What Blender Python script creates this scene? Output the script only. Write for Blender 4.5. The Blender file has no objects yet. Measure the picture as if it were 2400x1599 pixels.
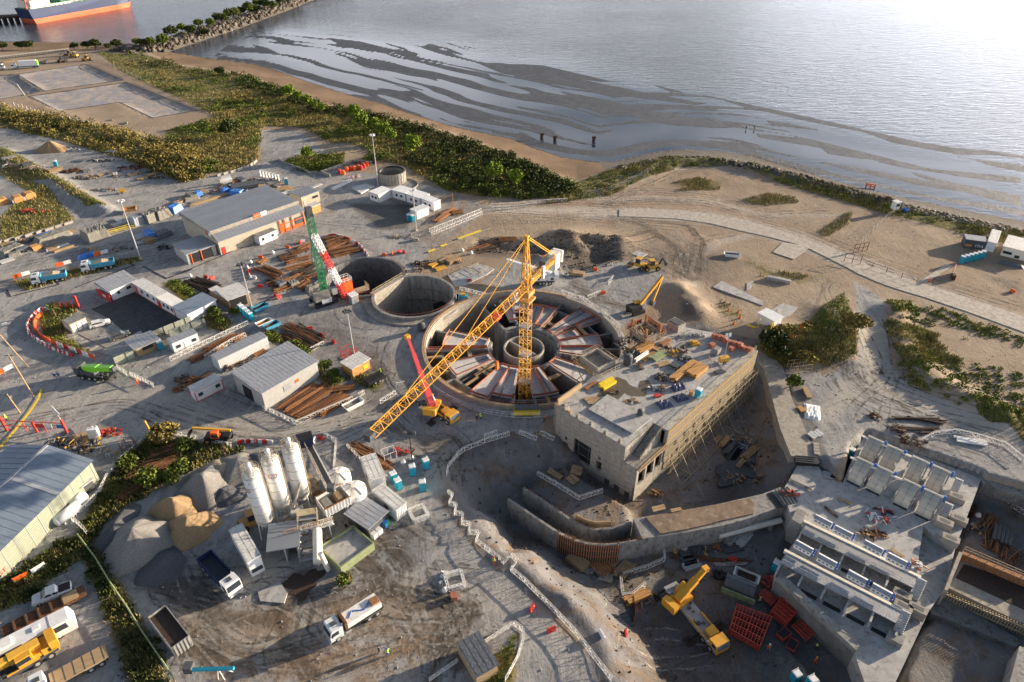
import bpy,math,random
import numpy as np
from mathutils import Vector,Matrix
random.seed(7);rng=np.random.default_rng(11)
SC=bpy.context.scene;COL=SC.collection
R=math.radians
# camera, sky, sun
HC=92.0;FP=1600.0;TH=R(34.8);CT,ST=math.cos(TH),math.sin(TH)
cam=bpy.data.cameras.new('camera');cam.lens=24.0;cam.sensor_width=36.0
cam.clip_start=1.0;cam.clip_end=20000
co=bpy.data.objects.new('camera',cam);COL.objects.link(co)
co.location=(0,0,HC);co.rotation_euler=(R(90) - TH,0,0);SC.camera=co
SUN_AZ=math.atan2(.92,.39);SUN_EL=R(11)
W=bpy.data.worlds.new('World');SC.world=W;W.use_nodes=True
nt=W.node_tree;bg=nt.nodes['Background'];sk=nt.nodes.new('ShaderNodeTexSky')
sk.sky_type='NISHITA';sk.sun_disc=False;sk.sun_elevation=SUN_EL;sk.sun_rotation=SUN_AZ
sk.altitude=50;sk.air_density=1.0;sk.dust_density=1.3;sk.ozone_density=1.6
tw=nt.nodes.new('ShaderNodeTexCoord');sx=nt.nodes.new('ShaderNodeSeparateXYZ');nt.links.new(tw.outputs['Generated'],sx.inputs[0])
mpw=nt.nodes.new('ShaderNodeMapping');mpw.inputs['Scale'].default_value=(1.5,1.5,5);nt.links.new(tw.outputs['Generated'],mpw.inputs[0]);nw=nt.nodes.new('ShaderNodeTexNoise');nw.inputs['Scale'].default_value=2.2;nw.inputs['Detail'].default_value=7;nt.links.new(mpw.outputs[0],nw.inputs[0])
def rmp(src,a,b): q=nt.nodes.new('ShaderNodeMapRange');q.inputs[1].default_value=a;q.inputs[2].default_value=b;nt.links.new(src,q.inputs[0]);return q.outputs[0]
mu=nt.nodes.new('ShaderNodeMath');mu.operation='MULTIPLY';nt.links.new(rmp(nw.outputs[0],.38,.62),mu.inputs[0]);nt.links.new(rmp(sx.outputs[2],.62,.22),mu.inputs[1])
gy_=nt.nodes.new('ShaderNodeRGBToBW');nt.links.new(sk.outputs[0],gy_.inputs[0]);cl_=nt.nodes.new('ShaderNodeMixRGB');cl_.blend_type='MULTIPLY';cl_.inputs[0].default_value=1;nt.links.new(gy_.outputs[0],cl_.inputs[1]);cl_.inputs[2].default_value=(5.2,5.2,5.7,1)
mxw=nt.nodes.new('ShaderNodeMixRGB');nt.links.new(mu.outputs[0],mxw.inputs[0]);nt.links.new(sk.outputs[0],mxw.inputs[1]);nt.links.new(cl_.outputs[0],mxw.inputs[2])
nt.links.new(mxw.outputs[0],bg.inputs[0]);bg.inputs[1].default_value=0.055
sd=bpy.data.lights.new('sun','SUN');sd.energy=5.0;sd.angle=R(0.5);sd.color=(1.0,.81,.58)
so=bpy.data.objects.new('sun',sd);COL.objects.link(so)
sdir=Vector((math.sin(SUN_AZ) * math.cos(SUN_EL),math.cos(SUN_AZ) * math.cos(SUN_EL),math.sin(SUN_EL)))
so.rotation_euler=sdir.to_track_quat('Z','Y').to_euler()
SC.view_settings.view_transform='Standard';SC.view_settings.look='None'
SC.view_settings.gamma=1.0;SC.view_settings.exposure=1.34
# surveying helpers: photograph tile reading -> ground point
TT=dict(A=(0,0,3.92),B=(600,0,3.92),C=(1200,0,3.92),D=(1800,0,3.92),E=(0,350,5.8075),F=(400,350,5.8075),H=(750,350,5.8075),I=(1150,350,3.92),J=(1750,350,3.6215),K=(0,590,5.2267),L=(400,540,5.2267),M=(800,540,6.7257),N=(950,640,4.2727),O=(1250,700,3.92),Q=(0,750,5.2267),R=(400,700,4.2727),S=(850,850,5.2267),T=(400,1000,3.92),U=(900,1150,3.4927),V=(1150,980,3.92),W=(1650,750,3.136),X=(1350,1250,3.9233),Y=(1750,980,2.5338),a=(0,1030,4.708),b=(0,1320,5.6048),c=(350,1280,3.9233),d=(150,980,5.2267),e=(1050,530,7.84),o=(0,0,.98047),p=(0,0,1))
def G(u,v,z=0.):
 a,b=u - 1200,800 - v
 k=(z - HC) / (-FP*ST + b*CT)
 return (a*k,(FP*CT + b*ST)*k)
def P(t,x,y,z=0.):
 q=TT[t];return G(q[0] + x/q[2],q[1] + y/q[2],z)
def PL(t,pts,z=0.): return [P(t,x,y,z) for x,y in pts]
def seg(t,x1,y1,x2,y2,z=0.):
 a=P(t,x1,y1,z);b=P(t,x2,y2,z)
 return a[0],a[1],math.atan2(b[1]-a[1],b[0]-a[0]),math.hypot(b[0]-a[0],b[1]-a[1])
# materials
MATS={}
def mat(name,col,rough=.75,metal=0.,var=.22,sc=1.2,bump=.0,rust=None,ramt=.0,wave=None,spec=.4,aniso=(1,1,1),alpha=None):
 if name in MATS: return MATS[name]
 m=bpy.data.materials.new(name);m.use_nodes=True;MATS[name]=m
 n=m.node_tree.nodes;L=m.node_tree.links;b=n['Principled BSDF']
 b.inputs['Roughness'].default_value=rough;b.inputs['Metallic'].default_value=metal
 b.inputs['Specular IOR Level'].default_value=spec
 tc=n.new('ShaderNodeTexCoord');mp=n.new('ShaderNodeMapping');mp.inputs['Scale'].default_value=aniso
 L.new(tc.outputs['Object'],mp.inputs[0])
 n1=n.new('ShaderNodeTexNoise');n1.inputs['Scale'].default_value=sc;n1.inputs['Detail'].default_value=6;n1.inputs['Roughness'].default_value=.65
 L.new(mp.outputs[0],n1.inputs[0])
 r=n.new('ShaderNodeValToRGB');e=r.color_ramp.elements
 e[0].position=.3;e[1].position=.7
 e[0].color=(*[c*(1-var) for c in col],1);e[1].color=(*[min(1,c*(1+var)) for c in col],1)
 L.new(n1.outputs[0],r.inputs[0]);out=r.outputs[0]
 if rust:
  n2=n.new('ShaderNodeTexNoise');n2.inputs['Scale'].default_value=sc*1.7;n2.inputs['Detail'].default_value=8;n2.inputs['Roughness'].default_value=.7
  L.new(mp.outputs[0],n2.inputs[0])
  r2=n.new('ShaderNodeValToRGB');r2.color_ramp.elements[0].position=.62 - ramt;r2.color_ramp.elements[1].position=.72 - ramt
  L.new(n2.outputs[0],r2.inputs[0]);mx=n.new('ShaderNodeMixRGB');L.new(r2.outputs[0],mx.inputs[0]);L.new(out,mx.inputs[1]);mx.inputs[2].default_value=(*rust,1);out=mx.outputs[0]
 L.new(out,b.inputs['Base Color'])
 h=None
 if wave:
  w=n.new('ShaderNodeTexWave');w.wave_type='BANDS';w.bands_direction=wave[0];w.inputs['Scale'].default_value=wave[1]
  L.new(tc.outputs['Object'],w.inputs[0]);h=w.outputs['Fac'];bs=wave[2]
 elif bump: h=n1.outputs[0];bs=bump
 if h:
  bp=n.new('ShaderNodeBump');bp.inputs['Strength'].default_value=min(1,bs);bp.inputs['Distance'].default_value=.12
  L.new(h,bp.inputs['Height']);L.new(bp.outputs[0],b.inputs['Normal'])
 return m
def mats():
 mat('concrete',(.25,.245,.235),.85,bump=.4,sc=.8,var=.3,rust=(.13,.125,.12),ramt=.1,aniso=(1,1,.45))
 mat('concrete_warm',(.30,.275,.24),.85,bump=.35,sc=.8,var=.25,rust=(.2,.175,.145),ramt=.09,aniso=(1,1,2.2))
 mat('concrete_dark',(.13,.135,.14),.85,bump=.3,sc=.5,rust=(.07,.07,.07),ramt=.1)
 mat('slab',(.36,.355,.35),.8,bump=.25,sc=.6,rust=(.19,.18,.17),ramt=.08,var=.25)
 mat('deck_steel',(.40,.40,.41),.55,.1,wave=('X',2.2,.6),sc=1.2,var=.2,rust=(.28,.25,.23),ramt=.04)
 mat('rust',(.16,.065,.028),.85,sc=2.2,var=.5,rust=(.05,.03,.022),ramt=.12,bump=.4)
 mat('rust_light',(.3,.14,.06),.85,sc=3,var=.45,rust=(.1,.05,.03),ramt=.1)
 mat('rust_dark',(.05,.032,.025),.9,sc=3,var=.5)
 mat('wood',(.36,.25,.14),.8,sc=2,var=.35,aniso=(.3,3,3))
 mat('wood_orange',(.45,.24,.08),.75,sc=2,var=.35,aniso=(.3,3,3))
 mat('white_paint',(.66,.67,.68),.5,var=.12,sc=1.5,rust=(.42,.37,.3),ramt=-.02)
 mat('white_rusty',(.72,.71,.68),.5,var=.12,sc=.8,rust=(.36,.27,.18),ramt=.02)
 mat('white_roof',(.58,.58,.57),.6,var=.15,sc=1.0,rust=(.16,.14,.12),ramt=.09,wave=('X',3,.3),aniso=(.5,4,1))
 mat('roof_grey',(.22,.245,.285),.55,.2,var=.12,sc=.35,wave=('Y',2.2,.25),aniso=(.25,1,1),rust=(.2,.2,.21),ramt=.06)
 mat('roof_light',(.33,.35,.39),.55,.2,var=.18,sc=.9,wave=('Y',2.5,.3),rust=(.24,.2,.17),ramt=.07,aniso=(3,.6,1))
 mat('wall_beige',(.42,.37,.29),.8,var=.15,sc=1,wave=('X',3,.35))
 mat('wall_grey',(.36,.36,.35),.75,var=.12,sc=1,wave=('X',3,.35))
 mat('roof_blue',(.19,.24,.31),.45,.3,var=.12,sc=.4,wave=('Y',2.0,.3))
 mat('yellow',(.56,.31,.04),.55,var=.15,sc=2,rust=(.25,.13,.04),ramt=-.02)
 mat('crane_yellow',(.62,.31,.03),.55,var=.12,sc=1,rust=(.4,.2,.04),ramt=.0)
 mat('orange',(.75,.13,.02),.5,var=.15);mat('red',(.5,.04,.03),.5,var=.2,sc=1.5)
 mat('red_mesh',(.45,.06,.035),.6,var=.3);mat('pink_red',(.72,.09,.10),.5,var=.12)
 mat('orange_net',(.36,.13,.08),.8,var=.35,sc=2,bump=.5)
 mat('blue',(.03,.12,.42),.5,var=.2);mat('blue_tarp',(.03,.17,.55),.45,var=.3,sc=2,bump=.8)
 mat('navy',(.02,.03,.09),.5,var=.2);mat('teal',(.02,.30,.42),.45,var=.12,sc=1.5);mat('truck_blue',(.06,.28,.42),.5,var=.2)
 mat('green',(.02,.22,.08),.5,var=.2);mat('lime',(.22,.62,.04),.45,var=.12)
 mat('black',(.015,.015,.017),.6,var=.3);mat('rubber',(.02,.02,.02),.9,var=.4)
 mat('glass',(.03,.04,.05),.1,var=.1,spec=.8);mat('glass_blue',(.10,.14,.17),.12,var=.2,spec=.8)
 mat('grey_paint',(.28,.29,.31),.55,var=.15);mat('dark_grey',(.07,.075,.085),.7,var=.3,sc=2)
 mat('galv',(.5,.5,.5),.45,.4,var=.15,sc=3);mat('tarp_grey',(.2,.19,.17),.8,var=.25,sc=1.2,bump=.9)
 mat('tarp_dark',(.09,.10,.12),.6,var=.35,sc=2,bump=.9);mat('pvc',(.62,.6,.54),.5,var=.08)
 mat('olive',(.24,.28,.15),.7,var=.25);mat('skin',(.45,.27,.18),.7,var=.05);mat('hiviz',(.5,.85,.04),.6,var=.1)
 mat('hull_blue',(.012,.028,.09),.5,var=.2,sc=.1);mat('hull_orange',(.5,.11,.04),.6,var=.2,sc=.15)
 mat('ship_green',(.03,.13,.08),.7,var=.3,sc=.3);mat('cream',(.75,.7,.6),.6,var=.1)
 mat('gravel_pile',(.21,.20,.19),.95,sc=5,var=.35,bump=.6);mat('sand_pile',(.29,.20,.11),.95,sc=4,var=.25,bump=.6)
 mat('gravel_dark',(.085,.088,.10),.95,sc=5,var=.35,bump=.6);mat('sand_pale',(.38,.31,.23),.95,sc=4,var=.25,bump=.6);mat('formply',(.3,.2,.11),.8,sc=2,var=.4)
 mat('scaff',(.42,.35,.24),.6,.2,var=.25);mat('bark',(.09,.06,.04),.9,var=.3)
 mat('batten_pale',(.42,.36,.27),.75,sc=2,var=.3,aniso=(3,3,.4));mat('gate_metal',(.50,.46,.39),.5,.15,var=.15,sc=.8,rust=(.33,.28,.2),ramt=.04,aniso=(1,.4,1));mat('brown',(.2,.09,.04),.7,var=.3,wave=('X',3,.3));mat('yellow_paint',(.75,.55,.02),.6,var=.15)
 mat('wet_mud',(.035,.037,.042),.35,sc=.8,var=.4,rust=(.09,.08,.07),ramt=.06);mat('puddle_dark',(.11,.09,.065),.5,sc=.5)
mats()
def leafmat(name,c1,c2,c3):
 m=bpy.data.materials.new(name);m.use_nodes=True;MATS[name]=m
 n=m.node_tree.nodes;L=m.node_tree.links;b=n['Principled BSDF'];b.inputs['Roughness'].default_value=.8;b.inputs['Specular IOR Level'].default_value=.15
 g=n.new('ShaderNodeNewGeometry');t=n.new('ShaderNodeTexCoord');q=n.new('ShaderNodeTexNoise');q.inputs['Scale'].default_value=.35;q.inputs['Detail'].default_value=4
 L.new(t.outputs['Object'],q.inputs[0]);ad=n.new('ShaderNodeMath');ad.operation='MULTIPLY_ADD';ad.inputs[1].default_value=.45
 L.new(g.outputs['Random Per Island'],ad.inputs[0]);mu=n.new('ShaderNodeMath');mu.operation='MULTIPLY';mu.inputs[1].default_value=.6
 L.new(q.outputs[0],mu.inputs[0]);L.new(mu.outputs[0],ad.inputs[2])
 r=n.new('ShaderNodeValToRGB');e=r.color_ramp.elements;e[0].position=.2;e[0].color=(*c1,1);e[1].position=.8;e[1].color=(*c3,1)
 x=e.new(.5);x.color=(*c2,1);L.new(ad.outputs[0],r.inputs[0]);L.new(r.outputs[0],b.inputs['Base Color'])
 return m
leafmat('leaf_dark',(.018,.03,.010),(.035,.05,.015),(.09,.09,.025))
leafmat('leaf_green',(.035,.055,.010),(.08,.11,.018),(.17,.19,.035))
leafmat('leaf_bright',(.07,.115,.012),(.13,.19,.02),(.24,.29,.04))
leafmat('leaf_brown',(.08,.065,.02),(.17,.135,.04),(.30,.24,.07));mat('soil_brown',(.19,.135,.095),.95,sc=.6,var=.3,bump=.5,rust=(.30,.25,.20),ramt=.08)
leafmat('grass_dry',(.13,.12,.04),(.24,.2,.075),(.36,.29,.12))
leafmat('grass_green',(.07,.09,.015),(.13,.16,.03),(.26,.26,.06))
leafmat('rocks',(.035,.03,.025),(.085,.072,.06),(.17,.145,.12));mat('trench_soil',(.07,.052,.04),.95,var=.4,sc=2)
# mesh building
class M:
 def __init__(s): s.v=[];s.f=[]
 def add(s,vs,fs):
  n=len(s.v);s.v += [tuple(v) for v in vs];s.f += [tuple(i + n for i in f) for f in fs];return s
 def box(s,x,y,z,dx,dy,dz,r=0.,tx=1.,ty=1.):
  c,q=math.cos(r),math.sin(r);vs=[]
  for zz,k,l in ((z,1,1),(z + dz,tx,ty)):
   for sx,sy in ((-1,-1),(1,-1),(1,1),(-1,1)):
    a,b=sx*dx/2*k,sy*dy/2*l;vs.append((x + a*c - b*q,y + a*q + b*c,zz))
  return s.add(vs,[(3,2,1,0),(4,5,6,7),(0,1,5,4),(1,2,6,5),(2,3,7,6),(3,0,4,7)])
 def bar(s,p,q,w,h=None):
  p,q=Vector(p),Vector(q);d=q - p
  if d.length < 1e-6: return s
  d.normalize();u=Vector((0,0,1)) if abs(d.z) < .95 else Vector((1,0,0))
  a=d.cross(u).normalized()*w/2;b=a.cross(d).normalized()*(h or w)/2
  return s.add([p-a-b,p+a-b,p+a+b,p-a+b,q-a-b,q+a-b,q+a+b,q-a+b],[(3,2,1,0),(4,5,6,7),(0,1,5,4),(1,2,6,5),(2,3,7,6),(3,0,4,7)])
 def cyl(s,p,q,r1,r2=None,n=12,cap=True):
  r2=r1 if r2 is None else r2;p,q=Vector(p),Vector(q);d=(q - p).normalized()
  u=Vector((0,0,1)) if abs(d.z) < .95 else Vector((1,0,0));a=d.cross(u).normalized();b=a.cross(d).normalized()
  vs=[p + (a*math.cos(t) + b*math.sin(t))*r1 for t in [2*math.pi*i/n for i in range(n)]] + [q + (a*math.cos(t) + b*math.sin(t))*r2 for t in [2*math.pi*i/n for i in range(n)]]
  fs=[(i,(i+1) % n,(i+1) % n + n,i + n) for i in range(n)]
  if cap: fs += [tuple(range(n))[::-1],tuple(range(n,2*n))]
  return s.add(vs,fs)
 def tube(s,pts,r,n=6):
  for a,b in zip(pts,pts[1:]): s.cyl(a,b,r,r,n)
  return s
 def prism(s,poly,z0,z1):
  n=len(poly);vs=[(x,y,z0) for x,y in poly] + [(x,y,z1) for x,y in poly]
  ar=sum(poly[i][0]*poly[(i+1) % n][1] - poly[(i+1) % n][0]*poly[i][1] for i in range(n))
  fs=[tuple(range(n))[::-1],tuple(range(n,2*n))] + [(i,(i+1) % n,(i+1) % n + n,i + n) for i in range(n)]
  if ar < 0: fs=[f[::-1] for f in fs]
  return s.add(vs,fs)
 def prof(s,pts,y0,y1):      # side profile (x,z) swept along y
  n=len(pts);vs=[(x,y0,z) for x,z in pts] + [(x,y1,z) for x,z in pts]
  ar=sum(pts[i][0]*pts[(i+1) % n][1] - pts[(i+1) % n][0]*pts[i][1] for i in range(n))
  fs=[tuple(range(n)),tuple(range(n,2*n))[::-1]] + [(i,i + n,(i+1) % n + n,(i+1) % n) for i in range(n)]
  if ar < 0: fs=[f[::-1] for f in fs]
  return s.add(vs,fs)
 def quad(s,*p): return s.add(p,[tuple(range(len(p)))])
 def ring(s,cx,cy,r0,r1,z0,z1,a0=0.,a1=360.,n=72):
  full=abs(a1 - a0 - 360) < .01;k=n if full else n + 1;vs=[]
  for i in range(k):
   t=R(a0 + (a1 - a0)*i/n);c,q=math.cos(t),math.sin(t)
   vs += [(cx + r0*c,cy + r0*q,z0),(cx + r1*c,cy + r1*q,z0),(cx + r1*c,cy + r1*q,z1),(cx + r0*c,cy + r0*q,z1)]
  fs=[]
  for i in range(n):
   a,b=4*i,4*((i + 1) % k)
   fs += [(a+1,b+1,b+2,a+2),(a+2,b+2,b+3,a+3),(a+3,b+3,b,a),(a,b,b+1,a+1)]
  if not full: fs += [(0,1,2,3),(4*n+3,4*n+2,4*n+1,4*n)]
  return s.add(vs,fs)
 def sphere(s,x,y,z,rx,ry=None,rz=None,n=10,m=6):
  ry=ry or rx;rz=rz or rx;vs=[(x,y,z - rz)]
  for j in range(1,m):
   ph=-math.pi/2 + math.pi*j/m
   for i in range(n): t=2*math.pi*i/n;vs.append((x + rx*math.cos(ph)*math.cos(t),y + ry*math.cos(ph)*math.sin(t),z + rz*math.sin(ph)))
  vs.append((x,y,z + rz));e=len(vs) - 1;fs=[(0,1 + (i+1) % n,1 + i) for i in range(n)]
  for j in range(m - 2):
   for i in range(n): a=1 + j*n + i;b=1 + j*n + (i+1) % n;fs.append((a,b,b + n,a + n))
  fs += [(e,e - n + i,e - n + (i+1) % n) for i in range(n)]
  return s.add(vs,fs)
 def truss(s,p,q,w,h,n,t,tri=False):      # square lattice boom from p to q
  p,q=Vector(p),Vector(q);d=(q - p);L_=d.length;d.normalize()
  u=Vector((0,0,1)) if abs(d.z) < .95 else Vector((0,1,0));a=d.cross(u).normalized()*w/2;b=a.cross(d).normalized()*h/2
  cs=[-a-b,a-b,b] if tri else [-a-b,a-b,a+b,-a+b];k=len(cs)
  for c in cs: s.bar(p + c,q + c,t*1.35)
  for i in range(n):
   A=p + d*L_*i/n;B=p + d*L_*(i + 1)/n;Mm=(A + B)/2
   for j in range(k):
    c0,c1=cs[j],cs[(j+1) % k]
    s.bar(A + c0,Mm + c1,t);s.bar(Mm + c1,B + c0,t)
    s.bar(A + c0,A + c1,t*.8)
  return s
 def build(s,name,m,parent=None,smooth=False,loc=None,rz=0.):
  me=bpy.data.meshes.new(name);me.from_pydata(s.v,[],s.f);me.update()
  if smooth: me.polygons.foreach_set('use_smooth',[True]*len(me.polygons))
  me.materials.append(MATS[m] if isinstance(m,str) else m)
  o=bpy.data.objects.new(name,me);COL.objects.link(o)
  if parent: o.parent=parent
  if loc: o.location=loc
  if rz: o.rotation_euler=(0,0,rz)
  return o
def tag(o,label=None,cat=None,group=None,kind=None):
 for k,v in (('label',label),('category',cat),('group',group),('kind',kind)):
  if v: o[k]=v
 return o
def E(name,label,cat,x,y,z=0.,rz=0.,group=None):
 o=bpy.data.objects.new(name,None);COL.objects.link(o);o.location=(x,y,z);o.rotation_euler=(0,0,rz);o.empty_display_size=.3
 return tag(o,label,cat,group)
def dup(root,x,y,z=0.,rz=0.,label=None,group=None,sc=None):
 r=root.copy();COL.objects.link(r);r.location=(x,y,z);r.rotation_euler=(0,0,rz)
 if sc: r.scale=sc
 if label: r['label']=label
 if group: r['group']=group
 for ch in list(root.children):
  c=ch.copy();COL.objects.link(c);c.parent=r
  for g in list(ch.children):
   d=g.copy();COL.objects.link(d);d.parent=c
 return r
USED={}
def place(root,x,y,z=0.,rz=0.,label=None,group=None,sc=None):      # first call moves the prototype itself
 if root.name not in USED:
  USED[root.name]=1;root.location=(x,y,z);root.rotation_euler=(0,0,rz)
  if sc: root.scale=sc
  if label: root['label']=label
  if group: root['group']=group
  return root
 return dup(root,x,y,z,rz,label,group,sc or (1,1,1))
# terrain
def sdist(X,Y,poly,closed=True):
 d=np.full(X.shape,1e9);ins=np.zeros(X.shape,bool);n=len(poly)
 for i in range(n if closed else n - 1):
  x0,y0=poly[i];x1,y1=poly[(i+1) % n];ex,ey=x1-x0,y1-y0
  t=np.clip(((X-x0)*ex + (Y-y0)*ey)/(ex*ex + ey*ey + 1e-9),0,1)
  d=np.minimum(d,np.hypot(X - x0 - t*ex,Y - y0 - t*ey))
  if closed and y0 != y1:
   c=((y0 > Y) != (y1 > Y)) & (X < ex*(Y - y0)/ey + x0);ins ^= c
 return np.where(ins,-d,d) if closed else d
def hash2(i,j,s):
 v=np.sin(i*127.1 + j*311.7 + s*74.7)*43758.5453;return v - np.floor(v)
def vnoise(x,y,s=0):
 i=np.floor(x);j=np.floor(y);u=x-i;v=y-j;u=u*u*(3-2*u);v=v*v*(3-2*v)
 return (hash2(i,j,s)*(1-u) + hash2(i+1,j,s)*u)*(1-v) + (hash2(i,j+1,s)*(1-u) + hash2(i+1,j+1,s)*u)*v
def fbm(x,y,o=4,s=0):
 a,t,w=0,0,1.
 for k in range(o): a=a + w*vnoise(x*2**k,y*2**k,s + k);t += w;w *= .5
 return a/t
def op(pts,z=0.): return [P('o',x,y,z) for x,y in pts]
def pp(pts,z=0.): return [P('p',x,y,z) for x,y in pts]
SHORE=pp([(-300,96),(130,98),(330,103),(345,112),(480,135),(600,150),(650,165),(720,190),(820,222),(900,243),(960,264),(1050,292),(1120,309),(1200,324),(1250,345),(1320,368),(1400,380),(1445,381),(1500,370),(1560,357),(1620,352),(1700,354),(1760,367),(1850,393),(1950,422),(2050,448),(2150,470),(2250,490),(2400,519),(2900,640),(2900,1750),(-300,1750)],-3)
LAND=pp([(-300,128),(120,122),(235,118),(300,120),(345,125),(400,150),(560,172),(650,205),(780,250),(930,280),(1050,310),(1160,350),(1280,400),(1350,430),(1400,412),(1480,387),(1560,371),(1640,374),(1760,394),(1880,422),(2000,456),(2150,492),(2300,524),(2500,565),(2900,660),(2900,1700),(-300,1700)])
FLATS=op([(470,130),(560,70),(640,50),(760,62),(1000,88),(1200,128),(1500,188),(1800,250),(2100,315),(2400,355),(2500,560),(1700,400),(1400,440),(900,330)],-3)
PIT=[P('V',440,145),P('V',270,140),P('V',30,235),P('S',1350,1060),P('S',1180,1150),P('S',1040,1290)] + pp([(1052,1160),(1078,1203),(1122,1258),(1182,1318)]) + [P('U',1040,560),P('U',1110,650),P('U',1250,800),P('U',1400,900),P('U',1480,960),P('U',1620,1060),P('U',1720,1180),P('U',1800,1330),P('U',1850,1480),P('U',1890,1600)] + pp([(1450,1720),(2060,1720),(2010,1400),(1990,1200)]) + [P('W',860,1060),P('W',700,640),P('W',560,320),P('W',420,215)] + pp([(1640,770),(1500,790),(1360,900),(1310,960),(1295,1000)])
PIT2=[P('Y',1180,300),P('Y',1420,330),P('Y',1750,420),P('Y',2000,520),P('Y',2000,1800),P('Y',820,1800),P('Y',900,1400),P('Y',1000,900)]
VEG=dict(
 hedge=op([(0,250),(120,268),(300,308),(440,350),(470,408),(420,418),(300,372),(130,322),(0,292)]),
 belt=op([(225,120),(330,125),(430,155),(560,172),(640,205),(760,245),(930,280),(1030,308),(1150,348),(1250,395),(1330,430),(1300,452),(1210,458),(1110,452),(1030,440),(960,400),(930,380),(880,372),(830,372),(850,345),(800,330),(760,330),(700,295),(610,290),(600,300),(590,370),(540,395),(470,400),(380,320),(380,300),(500,270),(420,230),(330,190),(270,160)]),
 wedge=op([(650,372),(700,355),(790,355),(790,380),(740,395),(700,398)]),
 left=op([(0,335),(90,385),(180,440),(250,480),(200,478),(120,420),(60,415),(110,430),(170,505),(60,545),(0,560),(0,500),(60,440),(0,400)]),
 right=op([(2030,700),(2090,690),(2200,720),(2400,790),(2500,1100),(2320,990),(2180,925),(2080,880),(2045,800)]),
 mound=op([(1760,760),(1850,748),(1900,700),(1940,670),(1965,740),(1965,822),(1900,845),(1870,830),(1790,850),(1740,800)]),
 bank=op([(1300,430),(1400,392),(1530,353),(1640,357),(1750,382),(1900,427),(2050,468),(2200,502),(2400,545),(2400,580),(2200,535),(2050,496),(1900,452),(1800,425),(1700,385),(1560,388),(1480,412),(1400,450),(1250,470)]),
 p1=op([(1520,420),(1600,405),(1680,415),(1660,440),(1560,445)]),p2=op([(1690,460),(1760,440),(1830,450),(1850,470),(1740,480)]),p3=op([(1870,530),(1930,490),(1975,480),(1960,520),(1890,560)]),
 p4=op([(1690,600),(1730,590),(1800,620),(1890,630),(1930,650),(1830,660),(1740,640)]),p5=op([(1640,680),(1700,700),(1740,740),(1700,760),(1640,720)]),
 weeds=op([(370,650),(410,650),(470,690),(535,745),(520,765),(480,755),(430,700)]),weeds2=op([(615,765),(650,778),(770,880),(800,905),(760,900),(690,830)]),weeds3=op([(840,860),(880,880),(860,905),(800,870)]),
 low=op([(170,1230),(230,1130),(330,1010),(450,1015),(560,1035),(400,1095),(290,1170),(210,1262),(60,1385),(-60,1420),(-60,1380),(140,1240)]),
 hose=op([(180,1262),(230,1262),(300,1380),(370,1500),(395,1600),(310,1600),(250,1430)]),
 isl=op([(110,700),(180,700),(150,770),(210,810),(180,815),(100,780),(90,730)]),corner=op([(1130,1510),(1190,1450),(1185,1568),(1080,1620)]),
 strip=op([(30,650),(120,632),(200,615),(320,590),(330,598),(200,632),(60,668)]))
YARD=op([(-80,292),(90,300),(250,350),(440,418),(600,372),(600,300),(690,300),(760,360),(800,395),(860,400),(960,420),(1060,450),(1130,480),(985,582),(940,640),(1060,690),(1440,780),(1330,905),(1250,960),(1245,1010),(1130,1012),(1045,1060),(1020,1120),(1060,1230),(1180,1325),(1290,1450),(1420,1568),(1350,1700),(-80,1700)])
YARD2=op([(1960,640),(2030,690),(2045,830),(2090,890),(2200,935),(2420,1020),(2400,1120),(2200,1080),(2000,1000),(1900,1090),(1860,960),(1830,850),(1900,860),(1965,830),(1970,740)])
YARD3=op([(1150,610),(1230,600),(1520,600),(1540,640),(1500,700),(1440,760),(1240,690),(1100,650)])
LAG=[op([(40,172),(195,148),(283,185),(102,210)]),op([(-60,180),(30,172),(92,212),(-60,240)]),op([(68,222),(290,190),(455,255),(350,272),(275,236),(135,256)])]
def axis(segs):
 out=[]
 for a,b,st in segs: out.append(np.arange(a,b,st))
 return np.concatenate(out)
gx=axis([(-560,-140,2.6),(-140,170,.72),(170,330,1.6),(330,620,3.2)])
gy=axis([(20,250,.72),(250,420,1.5),(420,760,3.2)])
X,Y=np.meshgrid(gx,gy)
def soft(poly,w): return np.clip(.5 - sdist(X,Y,poly)/(2*w),0,1)
dsh=sdist(X,Y,SHORE);dla=sdist(X,Y,LAND)
Z=.10*(fbm(X/9,Y/9,4,3) - .5) + .05*(fbm(X/1.6,Y/1.6,3,5) - .5)
t=np.clip(-dsh/(-dsh + np.maximum(dla,0) + 1e-6),0,1);t=np.where(dla <= 0,1,t)
yard=np.maximum(soft(YARD,1.5),np.maximum(soft(YARD2,2)*.9,soft(YARD3,3)*.8))
veg=np.zeros_like(X)
for k,v in VEG.items(): veg=np.maximum(veg,soft(v,1.6) if k[1:] not in '12345' or len(k) > 2 else soft(v,5)*.62);veg=np.where(sdist(X,Y,VEG['right']) < 2,veg*((.6) + .7*fbm(X/7,Y/7,3,71)),veg)
Z=Z*(1 - .75*yard) + veg*.7*(fbm(X/6,Y/6,4,9) - .35)*(dla < 8)
Z=Z + (1 - yard)*(dla < 0)*.35*(fbm(X/14,Y/14,3,21) - .5)
ROADC=PL('I',[(1180,590),(1500,590),(2000,635),(2352,710)]) + PL('J',[(330,750),(560,820),(860,950),(1100,1065),(1500,1200),(2100,1400),(2500,1540)]);Z=Z*np.clip((sdist(X,Y,ROADC,False) - 6)/8,.05,1)
Z=np.where(dsh < 0,-3.02 + (Z + 3.02)*t**1.3,Z)
along=X*.8 - Y*.6;dd=np.maximum(dsh,0)
wpx=14*(fbm(X/55,Y/55,3,40) - .5);bars=fbm((dd + wpx)/6.5,(along + 3*wpx)/62,3,31) + .12*(fbm(dd/3.2,along/26,3,33) - .5)
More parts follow.
